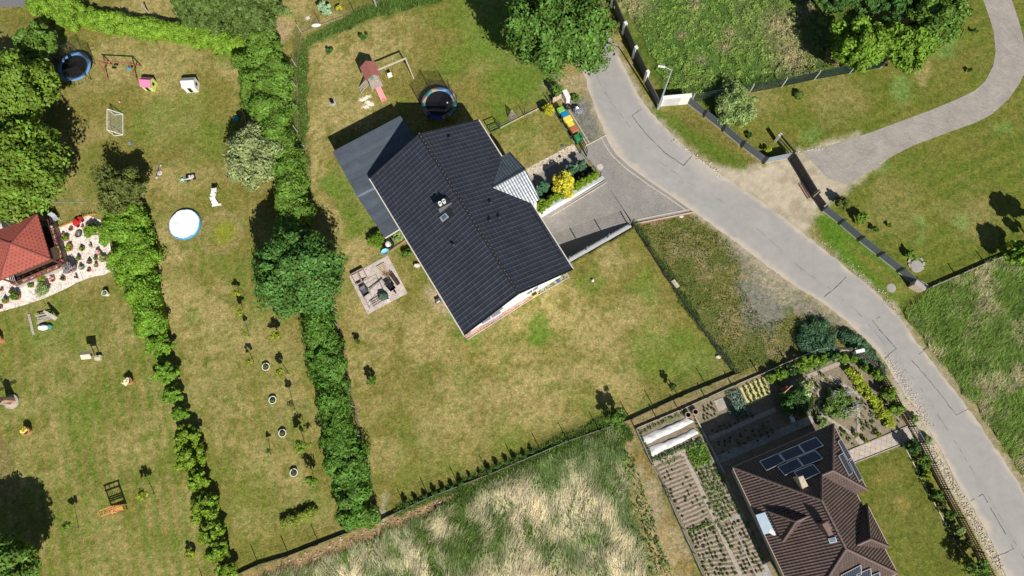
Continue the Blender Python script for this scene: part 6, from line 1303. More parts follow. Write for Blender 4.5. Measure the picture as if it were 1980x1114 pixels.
def barrow(label, px, rz, mat, group='wheelbarrows on the patio'):
    t = T('wheelbarrow', label, 'wheelbarrow', G(*px)+up*.03, rz, group); m = MB(); m.add([(-.25, -.2, .28), (.3, -.16, .22), (.3, .16, .22), (-.25, .2, .28), (-.42, -.33, .55), (.5, -.28, .5), (.5, .28, .5), (-.42, .33, .55)], [(0, 1, 2, 3), (0, 1, 5, 4), (1, 2, 6, 5), (2, 3, 7, 6), (3, 0, 4, 7)]); m.part('tray', mat, t)
    m = MB()
    for s in (-1, 1): m.path([(.62, s*.05, .2), (.2, s*.22, .22), (-.45, s*.27, .45), (-.85, s*.28, .5)], .018); m.path([(-.25, s*.25, .35), (-.3, s*.25, 0), (-.1, s*.2, .25)], .016)
    m.part('frame', steel, t); m = MB(); m.tube((.65, -.05, .19), (.65, .05, .19), .19, n=16); m.part('wheel', rubber, t); return t
b_ = barrow('black wheelbarrow at the left side of the patio with pale frame', (707, 566), PR+rad(95), greyp); b_ = barrow('black wheelbarrow on the right side of the patio', (756, 555), PR+rad(-80), black)
lump('garden_bag', 'dark green garden bag on the lower part of the patio', 'garden bag', (742, 574), .42, mt_('bag_green', (.045, .09, .06), rough=.6, ns=6, amp=.3), (1, .9, .8)); m = MB(); p = G(752, 582); m.lathe((p.x, p.y, .03), [(.09, 0), (.12, .2), (.10, .2), (.01, .18)], 12); m.top('bucket', whitep, 'small white bucket beside the dark green bag', 'bucket')
t = T('planter_box', 'long dark brown planter at the right edge of the patio', 'planter', G(764, 541)+up*.03, PR+rad(-82)); m = MB(); m.box((0, 0, .14), (1.15, .34, .28)); m.part('box', mt_('maroon', (.055, .018, .018), rough=.7, ns=5, amp=.3), t)
m = MB(); m.box((0, 0, .285), (1.05, .24, .01)); m.part('soil', soilp, t)
m = MB(); a = G(715, 562); b = G(740, 538); m.beam(a+up*.25, b+up*.12, .07, .05); m.top('metal_bar', mt_('bar_grey', (.10, .10, .10), rough=.6, ns=6, amp=.2), 'long dark bar lying diagonally across the patio', 'bar')
t = T('wire_frame', 'thin dark wire frame standing on the patio around the wheelbarrow', 'wire frame', G(705, 570)+up*.03); o = t.location.copy(); m = MB(o); q4 = [G(x, y, .5) for x, y in ((693, 556), (729, 537), (742, 563), (713, 594))]
for i in range(4): m.tube(q4[i], q4[(i+1) % 4], .014, n=5); m.tube(q4[i], Vector((q4[i].x, q4[i].y, .03)), .014, n=5)
m.part('wire', rubber, t)
m = MB(); 
for _ in range(60): p = G(random.gauss(749, 4.5), random.gauss(535, 2.2)); a = random.gauss(.55, .2); m.beam(p+up*.2, p+up*.2+Vector((math.cos(a)*.3, math.sin(a)*.3, random.uniform(-.1, .1))), .02)
m.top('brushwood', wood, kind='stuff')
# tubs by the annexe
t = T('tub', 'round black tub with white, yellow and blue cloths beside the annexe', 'tub', G(754, 474)); m = MB(); m.lathe((0, 0, 0), [(.36, 0), (.44, .35), (.42, .37), (.36, .3), (.02, .28)], 20); m.part('tub_body', black, t)
m = MB(); m.ball((-.12, .0, .33), .22, 10, sc=(1.1, 1.3, .4)); m.part('white_cloth', whitep, t); m = MB(); m.ball((.06, -.02, .36), .17, 10, sc=(.5, 1.6, .5)); m.part('yellow_cloth', mt_('pale_yellow', (.62, .62, .22), rough=.7, ns=5, amp=.1), t); m = MB(); m.ball((.2, .05, .35), .2, 10, sc=(.6, 1.1, .5)); m.part('blue_cloth', turq, t)
t = T('baby_bath', 'light blue oval tub on the grass above the patio', 'tub', G(745, 488), rad(20)); m = MB()
m.lathe((0, 0, 0), [(.2, 0), (.3, .2), (.33, .21), (.27, .17), (.18, .05), (.01, .05)], 20); m.v = [Vector((v.x*1.1, v.y*.85, v.z)) for v in m.v]; m.part('tub_body', mt_('baby_blue', (.25, .52, .68), rough=.4, ns=5, amp=.08), t)
t = T('crate', 'black plastic crate left of the round tub', 'crate', G(740, 477), .4); m = MB(); m.box((0, 0, .02), (.5, .4, .03)); 
for s in (-1, 1): m.box((s*.25, 0, .17), (.03, .4, .3)); m.box((0, s*.2, .17), (.5, .03, .3))
m.part('crate_body', black, t)
m = MB(); a = G(727, 479); b = G(742, 469); m.beam(a+up*.06, b+up*.06, .09, .12); m.top('timber_edging', wood, 'short timber edge left of the black crate', 'timber'); m = MB(); a = G(754, 487); b = G(785, 465); m.beam(a+up*.06, b+up*.06, .14, .12); m.top('timber_edging', wood, 'long timber edge between the tub and the house wall', 'timber')
lump('plant_sack', 'white and brown sack against the west wall of the house', 'sack', (807, 514), .24, mt_('sack', (.66, .55, .48), rough=.7, ns=6, amp=.3), (1.2, .8, .9)); t = T('water_pump', 'grey and white garden pump beside the bare earth patch', 'pump', G(848, 583), .5); m = MB(); m.box((0, 0, .2), (.42, .3, .35)); m.part('housing', greyp, t); m = MB(); m.box((-.05, -.12, .39), (.3, .1, .06)); m.part('handle', whitep, t); m = MB(); m.tube((-.3, 0, .1), (-.1, 0, .15), .05); m.part('nozzle', black, t)
t = T('bench_board', 'pale board on two blocks beside the side fence', 'board', G(1305, 550), dirang((1300, 543), (1311, 557))); m = MB(); m.box((0, 0, .22), (.75, .35, .05)); m.part('board', mt_('cream_board', (.60, .52, .38), rough=.8, ns=5, amp=.1), t)
for s in (-1, 1): m = MB(); m.box((s*.28, 0, .1), (.1, .3, .2)); m.part('block', concrete, t)
for x, y, r, lb in ((1389, 690, .2, 'pale stone beside the lower part of the side fence'), (1317, 419, .16, 'white stone at the driveway corner kerb'), (1003, 897, .15, 'pale stone beside the lower lawn fence')): lump('stone', lb, 'stone', (x, y), r, mt_('pale_stone', (.60, .54, .45), rough=.85, ns=5, amp=.15), (1.2, .8, .5))
t = T('yellow_planter', 'yellow planter against the white gable wall', 'planter', G(1033, 570), dirang((896, 650), (1094, 528))); m = MB(); m.box((0, 0, .18), (.55, .34, .36)); m.part('box', yellowp, t); m = MB(); m.box((0, 0, .37), (.47, .26, .01)); m.part('soil', soilp, t)
t = T('blue_pot', 'small blue pot on the weedy strip along the gable wall', 'pot', G(1079, 545)); m = MB(); m.lathe((0, 0, 0), [(.11, 0), (.15, .2), (.12, .2), (.01, .17)], 14); m.part('pot', mt_('blue_glaze', (.05, .10, .28), rough=.3, ns=5, amp=.2), t)
lump('rock', 'pale painted stone beside the top fence near the blue spruce', 'stone', (612, 50), .28, whitep, (1.6, .7, .5)); lump('rock', 'flat pale stone at the lower left of the tall hedge top', 'stone', (513, 38), .3, mt_('pale_stone', None), (1.1, .8, .3)); lump('rock', 'small flat pale stone on dry grass at the top', 'stone', (595, 35), .22, mt_('pale_stone', None), (1, 1, .3)); lump('slab_stone', 'grey flat stone against the hedge fence left of the annexe', 'stone', (585, 284), .28, concrete, (.8, 1.3, .3))
for x, y, dx, dy, lb in ((281, 8, 6, 16, 'thin pale post at the top edge, left one'), (340, 12, 8, 22, 'pale post with a cap at the top edge, right one'), (722, 2, 6, 12, 'thick grey post at the top beside the grass bank')):
    t = T('post', lb, 'post', G(x+dx, y+dy)); m = MB(); m.tube((0, 0, 0), (0, 0, 1.1), .07, n=8); m.part('shaft', concrete, t); m = MB(); m.tube((0, 0, 1.1), (0, 0, 1.16), .10, n=8); m.part('cap', concrete, t)
sheet('top_path', [(-60, -8), (0, -2), (53, 0), (56, 12), (20, 14), (-60, 12)], .012, M('path_grey', (.17, .17, .175), rough=.8, ns=4, amp=.1)); 

# ================================================================== GRAVEL GARDEN AND LEFT LAWN
Zh = lambda x, y: (x/5.571, 400+y/5.571)
potmats = {'t': terra, 'g': mt_('grey_pot', (.22, .19, .18), rough=.8, ns=5, amp=.2), 'd': mt_('dark_pot', (.07, .06, .06), rough=.7, ns=5, amp=.2)}
def pot(label, px, r, plant=None, pm_='t', pr=None, h=.3, ph=.35, k=10, per=50, size=.06, group=None, name='flower_pot', cat='flower pot', stones_=False, off=(0, 0), asp=.5):
    p = G(*px); R = r; t = T(name, label, cat, p, random.uniform(0, 6), group); m = MB(); m.lathe((0, 0, 0), [(R*.72, 0), (R*.98, h), (R, h+.03), (R*.82, h+.03), (R*.8, h-.04)], 18, cap=False); m.part('pot', potmats[pm_] if isinstance(pm_, str) else pm_, t, smooth=False)
    m = MB(); m.lathe((0, 0, 0), [(R*.82, h-.03), (.01, h)], 18, cap=True); m.part('soil', soilp, t)
    if plant:
        q = pr or R; C, RR = crown_pts(q*.8, q*.8, ph*.5, k, q*.4, .2, -.2, .3); V = clumpcloud(C+np.array([off[0], off[1], h+ph*.4]), RR, per, size, asp); o = quads_obj('plant', V, plant); o.parent = t; KIDS[t.name].append(o)
    return t
fm = leafmat('leaf_flower_mix', (.45, .20, .22), .6, .2, .25)
for a in (
    ('wide terracotta ring pot with pebbles near the red toy car', (775, 245), .20, None, 't'), ('green leafed terracotta pot nearest the blue and green chair', (722, 345), .32, Lbr, 't'), ('round terracotta pot with yellow green plant below the first green one', (760, 452), .33, Lyg, 't'),
    ('terracotta pot with small green tuft in the middle of the gravel', (900, 457), .22, Lbr, 't'), ('terracotta pot with green plant beside the purple bush', (865, 562), .18, Lmid, 't'), ('tiny grey green pot in the middle of the gravel', (992, 430), .10, Lsage, 'g'), ('empty terracotta pot below the big green shrub', (1097, 385), .18, None, 't'),
    ('dark rimmed terracotta pot beside the leafy hedge', (1073, 499), .22, fm, 't'), ('largest flat terracotta ring nearest the leafy hedge', (1128, 566), .35, Lsage, 't'), ('green pot left of the largest flat ring', (1044, 566), .17, Lmid, 't'), ('terracotta pot with green plant below left of the flat ring', (980, 603), .20, Lmid, 't'), ('small terracotta pot below the largest flat ring', (1050, 642), .15, Lsage, 't'),
    ('pale green succulent pot right of the purple bush', (893, 660), .22, Lbl, 'g'), ('empty terracotta pot at the lower edge of the gravel', (970, 687), .18, None, 't'), ('small terracotta pot left above the first green pot', (690, 297), .14, None, 't'), ('round brown pot with twigs below the terrace corner', (580, 790), .22, fm, 't'), ('small terracotta pot right of the round twiggy pot', (697, 784), .17, Lol, 't'),
    ('terracotta pot with green plant below the terrace wall', (352, 852), .22, Lmid, 't'), ('terracotta pot left of the dark green clump pot', (145, 922), .20, Lol, 't'), ('terracotta pot with round green plant near the left edge', (78, 1020), .26, Lbr, 't'), ('empty terracotta pot near the left edge, upper one', (30, 896), .14, None, 't'), ('empty terracotta pot near the left edge, lower one', (20, 1087), .17, None, 't'),
    ('small terracotta pot below the red toy car', (900, 218), .12, None, 't'), ('tiny dark pot at the lower edge of the gravel', (838, 766), .08, Lol, 'd')):
    pot(a[0], Zh(*a[1]), a[2], a[3], a[4], h=.22 if a[2] > .3 else .2, ph=.3, group='pots on the white gravel')
pot('big purple leaved bush in a terracotta pot below the terrace', Zh(800, 668), .36, Lpur, 't', pr=.55, ph=.9, k=26, per=60, size=.08, off=(-.1, .1), group='pots on the white gravel'); pot('dark green clump in a large terracotta pot near the left edge', Zh(200, 975), .36, Lmid, 't', pr=.42, ph=.6, k=20, group='pots on the white gravel')
pot('spiky variegated plant in a pot below the terrace', Zh(500, 900), .35, Lsage, 'g', pr=.6, ph=.5, k=26, size=.13, asp=.2, group='pots on the white gravel'); pot('yellow grass plant above the spiky variegated one', Zh(478, 800), .15, Lyg, 'g', pr=.38, ph=.4, k=12, size=.13, asp=.15, group='pots on the white gravel')
shrub('large green shrub with orange edge between gravel and leafy hedge', Zh(990, 262), 14, 1.2, Lbr, k=46, per=90); lump('stone', 'red brown stone edge under the large green shrub', 'stone', Zh(1078, 285), .28, terra, (.5, 1.2, .4))
t = T('fire_bowl', 'round dark fire bowl on the white gravel', 'fire bowl', G(*Zh(860, 302))); m = MB(); m.lathe((0, 0, 0), [(.18, 0), (.31, .22), (.33, .24), (.26, .2), (.01, .1)], 24); m.part('bowl', mt_('iron', (.10, .09, .085), rough=.7, ns=6, amp=.3), t); m = MB(); 
for i in range(9): a = random.uniform(0, 6); r = random.uniform(0, .15); m.ball((math.cos(a)*r, math.sin(a)*r, .19), .05, 6)
m.part('ashes', concrete, t)
def chair(label, px, rz, fm_, sm, group=None):
    t = T('garden_chair', label, 'chair', G(*px), rz, group); m = MB(); m.box((0, 0, .42), (.5, .46, .04)); m.part('seat', sm, t); m = MB(); m.beam((0, .22, .45), (0, .42, .95), .48, .03, up=(0, -1, .3)); m.part('backrest', sm, t)
    for x, y in ((-.24, -.2), (.24, -.2), (-.24, .22), (.24, .22)): m = MB(); m.tube((x, y, .42), (x*1.15, y*1.25, 0), .018); m.part('leg', fm_, t)
    m = MB()
    for s in (-1, 1): m.tube((s*.27, -.22, .64), (s*.27, .3, .66), .02); m.tube((s*.27, -.22, .42), (s*.27, -.22, .64), .015)
    m.part('armrest', fm_, t); return t
chair('white framed garden chair with grey seat above the yellow edging', Zh(625, 145), .5, whitem, mt_('seat_grey', (.35, .35, .38), rough=.8, ns=6, amp=.1)); chair('light blue plastic chair beside the garden house', Zh(612, 275), .3, turq, mt_('sky_plastic', (.12, .42, .62), rough=.5, ns=5, amp=.1))
m = MB(); p = G(*Zh(630, 325)); m.lathe((p.x, p.y, 0), [(.2, 0), (.24, .12), (.2, .12), (.01, .04)], 18); m.top('basin', mt_('green_plastic', (.02, .42, .16), rough=.5, ns=5, amp=.1), 'green plastic basin beside the light blue chair', 'basin')
t = T('toy_car', 'red ride-on toy car with dark wheels at the edge of the gravel', 'toy car', G(*Zh(855, 170)), .9); m = MB(); m.box((0, 0, .22), (.9, .42, .22)); m.box((-.1, 0, .42), (.4, .40, .22)); m.part('body', red_, t)
for x, y in ((-.3, -.24), (-.3, .24), (.3, -.24), (.3, .24)): m = MB(); m.tube((x, y-.04, .13), (x, y+.04, .13), .13, n=12); m.part('wheel', rubber, t)
m = MB(); m.tube((.3, 0, .3), (.55, -.1, .5), .02); m.tube((.55, -.28, .5), (.55, .08, .5), .02); m.part('handlebar', rubber, t)
m = MB(); P_ = [G(*Zh(*q)) for q in ((570, 238), (660, 222), (760, 180), (860, 135), (960, 95), (1050, 80))]
for i in range(len(P_)-1):
    L = (P_[i+1]-P_[i]).length; n = int(L/.13)
    for k in range(n): p = P_[i].lerp(P_[i+1], k/n); m.tube(p, p+up*.3, .04, .03, 6)
    m.beam(P_[i]+up*.12, P_[i+1]+up*.12, .03, .05)
m.top('edging_fence', orangew, 'low orange yellow wooden edging between the gravel and lawn', 'edging')
# flower boxes on the terrace rail
e0 = dk2
for (a, b, nm) in ((hN, hE, 'row of flower boxes on the right hand terrace rail'), (hE, hS, 'row of flower boxes on the lower terrace rail')):
    ca = hc+(a.xy.to_3d()-hc)*1.0; cb = hc+(b.xy.to_3d()-hc)*1.0; t = T('flower_box', nm, 'flower box', (ca+cb)/2+up*.55); o = t.location.copy(); m = MB(o)
    m.beam(ca.lerp(cb, .1)+up*.85, ca.lerp(cb, .95)+up*.85, .22, .18); m.part('box', darkwood, t)
    n = 46; s = RS.uniform(.12, .93, n); C = np.array([list((ca.lerp(cb, float(q))-o)) for q in s]); C[:, 2] = .98-.55+RS.uniform(0, .15, n); V = clumpcloud(C, np.full(n, .13), 26, .05)
    cols = np.array([[.10, .16, .03], [.60, .12, .14], [.62, .55, .50], [.55, .42, .10], [.05, .09, .02], [.45, .12, .30]])[RS.randint(0, 6, n)]; o2 = quads_obj('flowers', V, bladem, np.repeat(cols, 26, 0)); o2.parent = t; KIDS[t.name].append(o2)
# left lawn pots
WR = 'white ring pots on the left lawn'
for (x, y), l in zip(((516, 710), (529, 774), (548, 838), (570, 914)), ('topmost white ring pot on the left lawn', 'second white ring pot from the top on the left lawn', 'third white ring pot from the top on the left lawn', 'lowest white ring pot on the left lawn')):
    pot(l, (x, y), .34, Lmid, whitep, pr=.17, h=.24, ph=.2, group=WR, k=8, per=40)
pot('white rimmed pot on a brown stand below the gravel garden', (208, 569), .27, Lsage, whitep, h=.45, ph=.15, pr=.14)
pot('orange pot with white flowers in the middle of the lower left lawn', (253, 738), .36, leafmat('leaf_whiteflower', (.50, .48, .46), .5), mt_('orange_pot', (.55, .24, .13), rough=.8, ns=5, amp=.15), h=.5, ph=.25)
pot('orange pot with yellow and white flowers on the lower left lawn', (57, 834), .36, leafmat('leaf_yelwhite', (.50, .42, .12), .6), MC['orange_pot'], h=.5, ph=.25); pot('reddish pot cut by the left edge of the photo', (2, 657), .36, fm, MC['orange_pot'], h=.5, ph=.25)
t = T('wooden_lounger', 'weathered garden chair of grey planks with crossing boards', 'chair', G(87, 612)); o = t.location.copy(); m = MB(o)
Zp = lambda x, y, z: G(x/7.956, 560+y/7.956, z)
for a, b in (((575, 450), (770, 400)), ((540, 410), (760, 365)), ((560, 520), (780, 440)), ((580, 485), (760, 430))): m.beam(Zp(*a, .45), Zp(*b, .45), .14, .04)
m.part('seat', woodgrey, t); m = MB(o); m.beam(Zp(670, 330, 1.0), Zp(880, 445, .5), .20, .05); m.beam(Zp(700, 360, .9), Zp(860, 465, .5), .20, .05); m.part('backrest', woodgrey, t)
for x, y in ((575, 420), (760, 370), (570, 510), (780, 440)): m = MB(o); p = Zp(x, y, .45); m.beam(p, Vector((p.x, p.y, 0)), .09); m.part('leg', woodgrey, t)
m = MB(); a = Zp(445, 378, .06); b = Zp(518, 688, .06); m.beam(a, b, .22, .07); m.top('plank', woodgrey, 'long weathered plank lying on the lawn left of the chair', 'plank')
lump('garden_bag', 'white lumpy sack below the weathered chair', 'sack', (87, 634), .42, whitep, (1.1, .6, .6)); lump('garden_bag', 'small turquoise bag beside the white lumpy sack', 'bag', (97, 632), .26, mt_('teal_cloth', (.05, .30, .28), rough=.7, ns=6, amp=.3), (1, .8, .7))
t = T('bird_table', 'wooden bird feeder house on two posts with a pale base', 'bird feeder', G(190, 692)); 
for s in (-.22, .22): m = MB(); m.beam((s, 0, 0), (s, 0, 1.7), .06); m.part('post', woodgrey, t)
m = MB(); m.box((0, 0, 1.25), (.5, .4, .04)); m.part('shelf', wood, t); m = MB()
for s in (-1, 1): m.slab([(-.42, s*.35, 1.6), (.42, s*.35, 1.6), (.42, 0, 1.85), (-.42, 0, 1.85)], .03)
m.part('roof', mt_('cream_board', None), t); m = MB(); m.box((.15, -.05, .2), (.5, .4, .3)); m.part('trough', mt_('cream_board', None), t)
# windmill
t = T('windmill', 'ornamental wooden windmill on a round stone base at the left edge', 'windmill', G(24, 777)); m = MB(); m.lathe((0, 0, 0), [(.62, 0), (.62, .18), (.45, .2)], 18); m.part('stone_base', concrete, t)
m = MB(); m.lathe((0, 0, 0), [(.46, .15), (.26, 1.5), (.26, 1.62)], 8); m.part('tower', mt_('pink_wood', (.52, .33, .24), rough=.8, ns=6, amp=.15), t); m = MB(); m.lathe((0, 0, 0), [(.34, 1.6), (.02, 2.0)], 8); m.part('cap', darkwood, t)
sp0 = Vector((0, -.32, 1.65)); m = MB(); m.tube((0, 0, 1.65), sp0-Vector((0, .08, 0)), .05); ax_ = m.part('axle', darkwood, t)
for k in range(4):
    a = .35+k*math.pi/2; d = Vector((math.cos(a), 0, math.sin(a))); q = Vector((-math.sin(a), 0, math.cos(a))); m = MB(); m.beam(sp0, sp0+d*1.05, .04); 
    for i in range(7): m.beam(sp0+d*(.35+i*.115)-q*.12, sp0+d*(.35+i*.115)+q*.12, .03, .02)
    for s in (-.12, .12): m.beam(sp0+d*.32+q*s, sp0+d*1.05+q*s, .025)
    m.part('sail', mt_('sail_grey', (.42, .40, .36), rough=.8, ns=6, amp=.1), t)
# arbour bench
t = T('arbour_bench', 'orange wooden arbour with a bench seat on the lower left lawn', 'arbour', G(232, 987)); o = t.location.copy(); ah = 1.9; tp = [G(x, y, ah) for x, y in ((190.7, 988.6), (218.4, 978.5), (220.3, 989.2), (193.9, 999.2))]
for i in range(4): m = MB(o); m.beam(tp[i], Vector((tp[i].x, tp[i].y, 0)), .07); m.part('post', orangew, t)
m = MB(o)
for i in range(4): m.beam(tp[i]+(tp[i]-tp[(i+1) % 4])*.08, tp[(i+1) % 4]+(tp[(i+1) % 4]-tp[i])*.08, .07, .09)
for s in (.33, .66): m.beam(tp[0].lerp(tp[1], s)+up*.05, tp[3].lerp(tp[2], s)+up*.05, .05)
m.part('roof_frame', orangew, t); g0 = [Vector((p.x, p.y, 0)) for p in tp]; m = MB(o)
for s in (.25, .5, .75): m.beam(g0[0].lerp(g0[3], s)+up*.45, g0[1].lerp(g0[2], s)+up*.45, .10, .03)
m.part('seat', orangew, t); m = MB(o)
for z in (.65, .8, .95): m.beam(g0[0]+up*z, g0[1]+up*z, .03, .08)
for s in np.linspace(.08, .92, 8): m.beam(g0[0].lerp(g0[1], s)+up*.6, g0[0].lerp(g0[1], s+.06)+up*1.5, .03)
m.part('backrest', orangew, t)
m = MB(); P_ = [G(*q) for q in ((61, 330), (62, 350), (60, 365), (70, 388), (90, 393), (120, 391), (170, 391))]; m.path([p+up*.03 for p in P_], .022, 6); m.top('garden_hose', mt_('hose_blue', (.20, .32, .38), rough=.5, ns=5, amp=.1), 'thin grey blue garden hose lying above the garden house', 'hose')

# ================================================================== THE VEGETABLE AND FLOWER GARDEN
slabp = M('path_slab', (.40, .345, .275), .9, ns=3, amp=.12, ns2=12)
def strip(px, w, z=.014, mat=None, name='garden_path', seg=.5):
    m = MB(); P = [G(*p) for p in px]
    for i in range(len(P)-1):
        d = (P[i+1]-P[i]); L = d.length; d /= L; n = max(1, int(L/seg)); q = Vector((-d.y, d.x, 0))*w/2
        for k in range(n): a = P[i]+d*(L*k/n); b = P[i]+d*(L*(k+1)/n-.015); m.box(((a+b)/2)+up*(z+.0008*(k % 3)), ((b-a).length, w, .02), rz=math.atan2(d.y, d.x))
    m.top(name, mat or slabp, kind='structure')
strip([(1262, 898), (1318, 872), (1362, 855)], .38); strip([(1319, 876), (1345, 925), (1385, 1010), (1433, 1114), (1460, 1175)], .34)
strip([(1372, 848), (1500, 791)], .36); strip([(1529, 742), (1624, 702)], .34); strip([(1602, 727), (1660, 762)], .26); strip([(1660, 765), (1660, 836)], .26); strip([(1592, 731), (1583, 757), (1582, 793)], .26); strip([(1586, 800), (1652, 842)], .26); strip([(1656, 846), (1668, 860)], .4)
m = MB(); a = G(1343, 806); b = G(1400, 915); m.beam(a+up*.12, b+up*.12, .10, .24); m.top('garden_kerb', concrete, kind='structure')
m = MB(); P_ = [G(*q) for q in ((1745, 857), (1786, 937), (1853, 1060))]; m.beam(P_[0]+up*.05, P_[1]+up*.05, .09, .10); m.beam(P_[1]+up*.048, P_[2]+up*.048, .09, .10); m.top('garden_kerb', curbm, kind='structure')
m = MB(); P_ = [G(1650, 896), G(1767, 850)]; m.beam(P_[0]+up*.03, P_[1]+up*.03, .07, .08); P_ = [G(1640, 872), G(1757, 823)]; m.beam(P_[0]+up*.03, P_[1]+up*.03, .07, .08); m.top('garden_kerb', concrete, kind='structure')
Z5 = lambda x, y: (1200+x/4.843, 670+y/4.843); Z6 = lambda x, y: (1480+x/4.843, 640+y/4.843)
# fleece tunnels
def fleece(label, pts, group):
    P = [G(*Z5(*p)) for p in pts]; m = MB(); nx, ny = 26, 7; vs = []
    for i in range(nx+1):
        for j in range(ny+1):
            p = P[0].lerp(P[1], i/nx).lerp(P[3].lerp(P[2], i/nx), j/ny); z = .11*math.sin(math.pi*j/ny)**.6*(.55+.9*float(vnoise(np.array([p.x*1.7]), np.array([p.y*1.7]), 5)[0]))+.04*float(vnoise(np.array([p.x*6]), np.array([p.y*6]), 6)[0])+.015; w = (float(vnoise(np.array([p.x*2.]), np.array([3.+j]), 9)[0])-.5)*.12; vs.append((p.x+w*.4, p.y+w, z))
    m.add(vs, [(i*(ny+1)+j, (i+1)*(ny+1)+j, (i+1)*(ny+1)+j+1, i*(ny+1)+j+1) for i in range(nx) for j in range(ny)]); me_ = m.top('fleece_cover', mt_('fleece', (.62, .61, .60), rough=.8, ns=2.5, amp=.22, bmp=.3), label, 'fleece cover', group, smooth=True)
fleece('larger white fleece cover over the upper vegetable bed', ((205, 850), (610, 665), (690, 705), (230, 925)), 'white fleece covers'); fleece('narrower white fleece cover over the second vegetable bed', ((270, 950), (690, 770), (730, 815), (290, 1035)), 'white fleece covers')
for p, l in (((635, 640), 'round dark water barrel left of the other in the garden'), ((703, 612), 'round dark water barrel right of the other in the garden')):
    q = G(*Z5(*p), .6); t = T('water_barrel', l, 'barrel', (q.x, q.y, 0), 0, 'water barrels in the vegetable garden'); m = MB(); m.lathe((0, 0, 0), [(.24, 0), (.27, .3), (.24, .6), (.20, .6), (.20, .3)], 18, cap=False); m.part('barrel', mt_('barrel_beige', (.45, .36, .30), rough=.7, ns=5, amp=.15), t); m = MB(); m.lathe((0, 0, 0), [(.20, .31), (.01, .32)], 18); m.part('water', mt_('dark_water', (.004, .004, .005), rough=.1, ns=2, amp=.1), t)
sheet('concrete_slab', [Z5(*p) for p in ((870, 510), (950, 480), (1000, 580), (915, 610))], .05, slabp, thick=.05); disc('round well lid on a square concrete slab in the vegetable garden', Z5(945, 535), .27, .06)
# soil ridges and crops
ridge_m = M('ridge_soil', (.275, .225, .165), .95, ns=5, amp=.25, ns2=16, bmp=.5)
CV = []; CCo = []
def clump_at(x, y, r, h, col, per=24, size=.07):
    C_ = np.array([[x, y, h*.5]]); V = clumpcloud(C_, np.array([r]), per, size, .5); V[:, :, 2] = np.maximum(V[:, :, 2], .02); CV.append(V); CCo.append(np.tile(np.array(col)*RS.uniform(.8, 1.25), (per, 1)))
def flush(name, kind='stuff', label=None, cat=None):
    global CV, CCo
    o = quads_obj(name, np.concatenate(CV), bladem, np.concatenate(CCo)); props(o, label, cat, kind=kind); CV = []; CCo = []; return o
def rows(px4, n, along=True, ridge=True, plant=None, pr=.12, gap=.35, dens=1.0, h=.2, wv=.18, zr=.07, size=.07):
    """px4: corners a,b,c,d; rows run a->b, stacked from a to d"""
    P = [G(*p) for p in px4]; m = MB()
    for i in range(n):
        s = (i+.5)/n; a = P[0].lerp(P[3], s); b = P[1].lerp(P[2], s); L = (b-a).length; d = (b-a)/L; q = Vector((-d.y, d.x, 0))
        if ridge:
            k_ = max(2, int(L/.25)); pv = None
            for k in range(k_+1):
                c_ = a+d*(L*k/k_)+q*random.uniform(-.03, .03); zz = zr*random.uniform(.6, 1.3); cur = [c_-q*wv+up*.005, c_+up*zz, c_+q*wv+up*.005]
                if pv: m.face([pv[0], cur[0], cur[1], pv[1]]); m.face([pv[1], cur[1], cur[2], pv[2]])
                pv = cur
        if plant is not None:
            k_ = int(L/gap)
            for k in range(k_):
                if random.random() > dens: continue
                c_ = a+d*(gap*(k+.5)+random.uniform(-.06, .06))+q*random.uniform(-.05, .05); clump_at(c_.x, c_.y, pr*random.uniform(.7, 1.3), h, plant, size=size)
    if ridge: m.top('soil_ridges', ridge_m, kind='structure')
Z3 = lambda x, y: (960+x/2.931, 734+y/2.931)
rows([Z3(905, 490), Z3(1060, 430), Z3(1215, 800), Z3(1080, 860)], 17, plant=(.07, .10, .03), pr=.07, dens=.35, gap=.4)
rows([Z3(1085, 865), Z3(1220, 800), Z3(1375, 1114), Z3(1190, 1114)], 12, plant=(.08, .13, .03), pr=.10, dens=.6, gap=.3); rows([Z3(1085, 850), Z3(1225, 800), Z3(1228, 812), Z3(1090, 862)], 1, ridge=False, plant=(.12, .22, .03), pr=.15, gap=.18)
rows([Z3(920, 470), Z3(1040, 425), Z3(1048, 440), Z3(930, 485)], 1, ridge=False, plant=(.09, .18, .03), pr=.24, gap=.5, h=.5)
rows([Z3(1070, 390), Z3(1180, 355), Z3(1240, 470), Z3(1120, 500)], 8, ridge=False, plant=(.14, .27, .03), pr=.22, gap=.2, h=.35)
rows([Z3(1120, 510), Z3(1250, 480), Z3(1385, 760), Z3(1270, 810)], 13, plant=(.11, .21, .035), pr=.16, gap=.36, h=.3, dens=.95); rows([Z3(1255, 490), Z3(1280, 540), Z3(1400, 790), Z3(1370, 800)], 3, ridge=False, plant=(.12, .24, .03), pr=.2, gap=.25, h=.4, dens=.8)
rows([Z3(1275, 830), Z3(1400, 780), Z3(1525, 1090), Z3(1400, 1114)], 13, plant=(.08, .12, .04), pr=.08, dens=.6, gap=.32)
rows([Z3(1405, 800), Z3(1520, 1060), Z3(1535, 1070), Z3(1415, 800)], 1, ridge=False, plant=(.10, .2, .03), pr=.16, gap=.3, dens=.8); rows([Z3(1170, 660), Z3(1340, 990), Z3(1350, 985), Z3(1180, 655)], 1, ridge=False, plant=(.10, .2, .03), pr=.13, gap=.3, dens=.8)
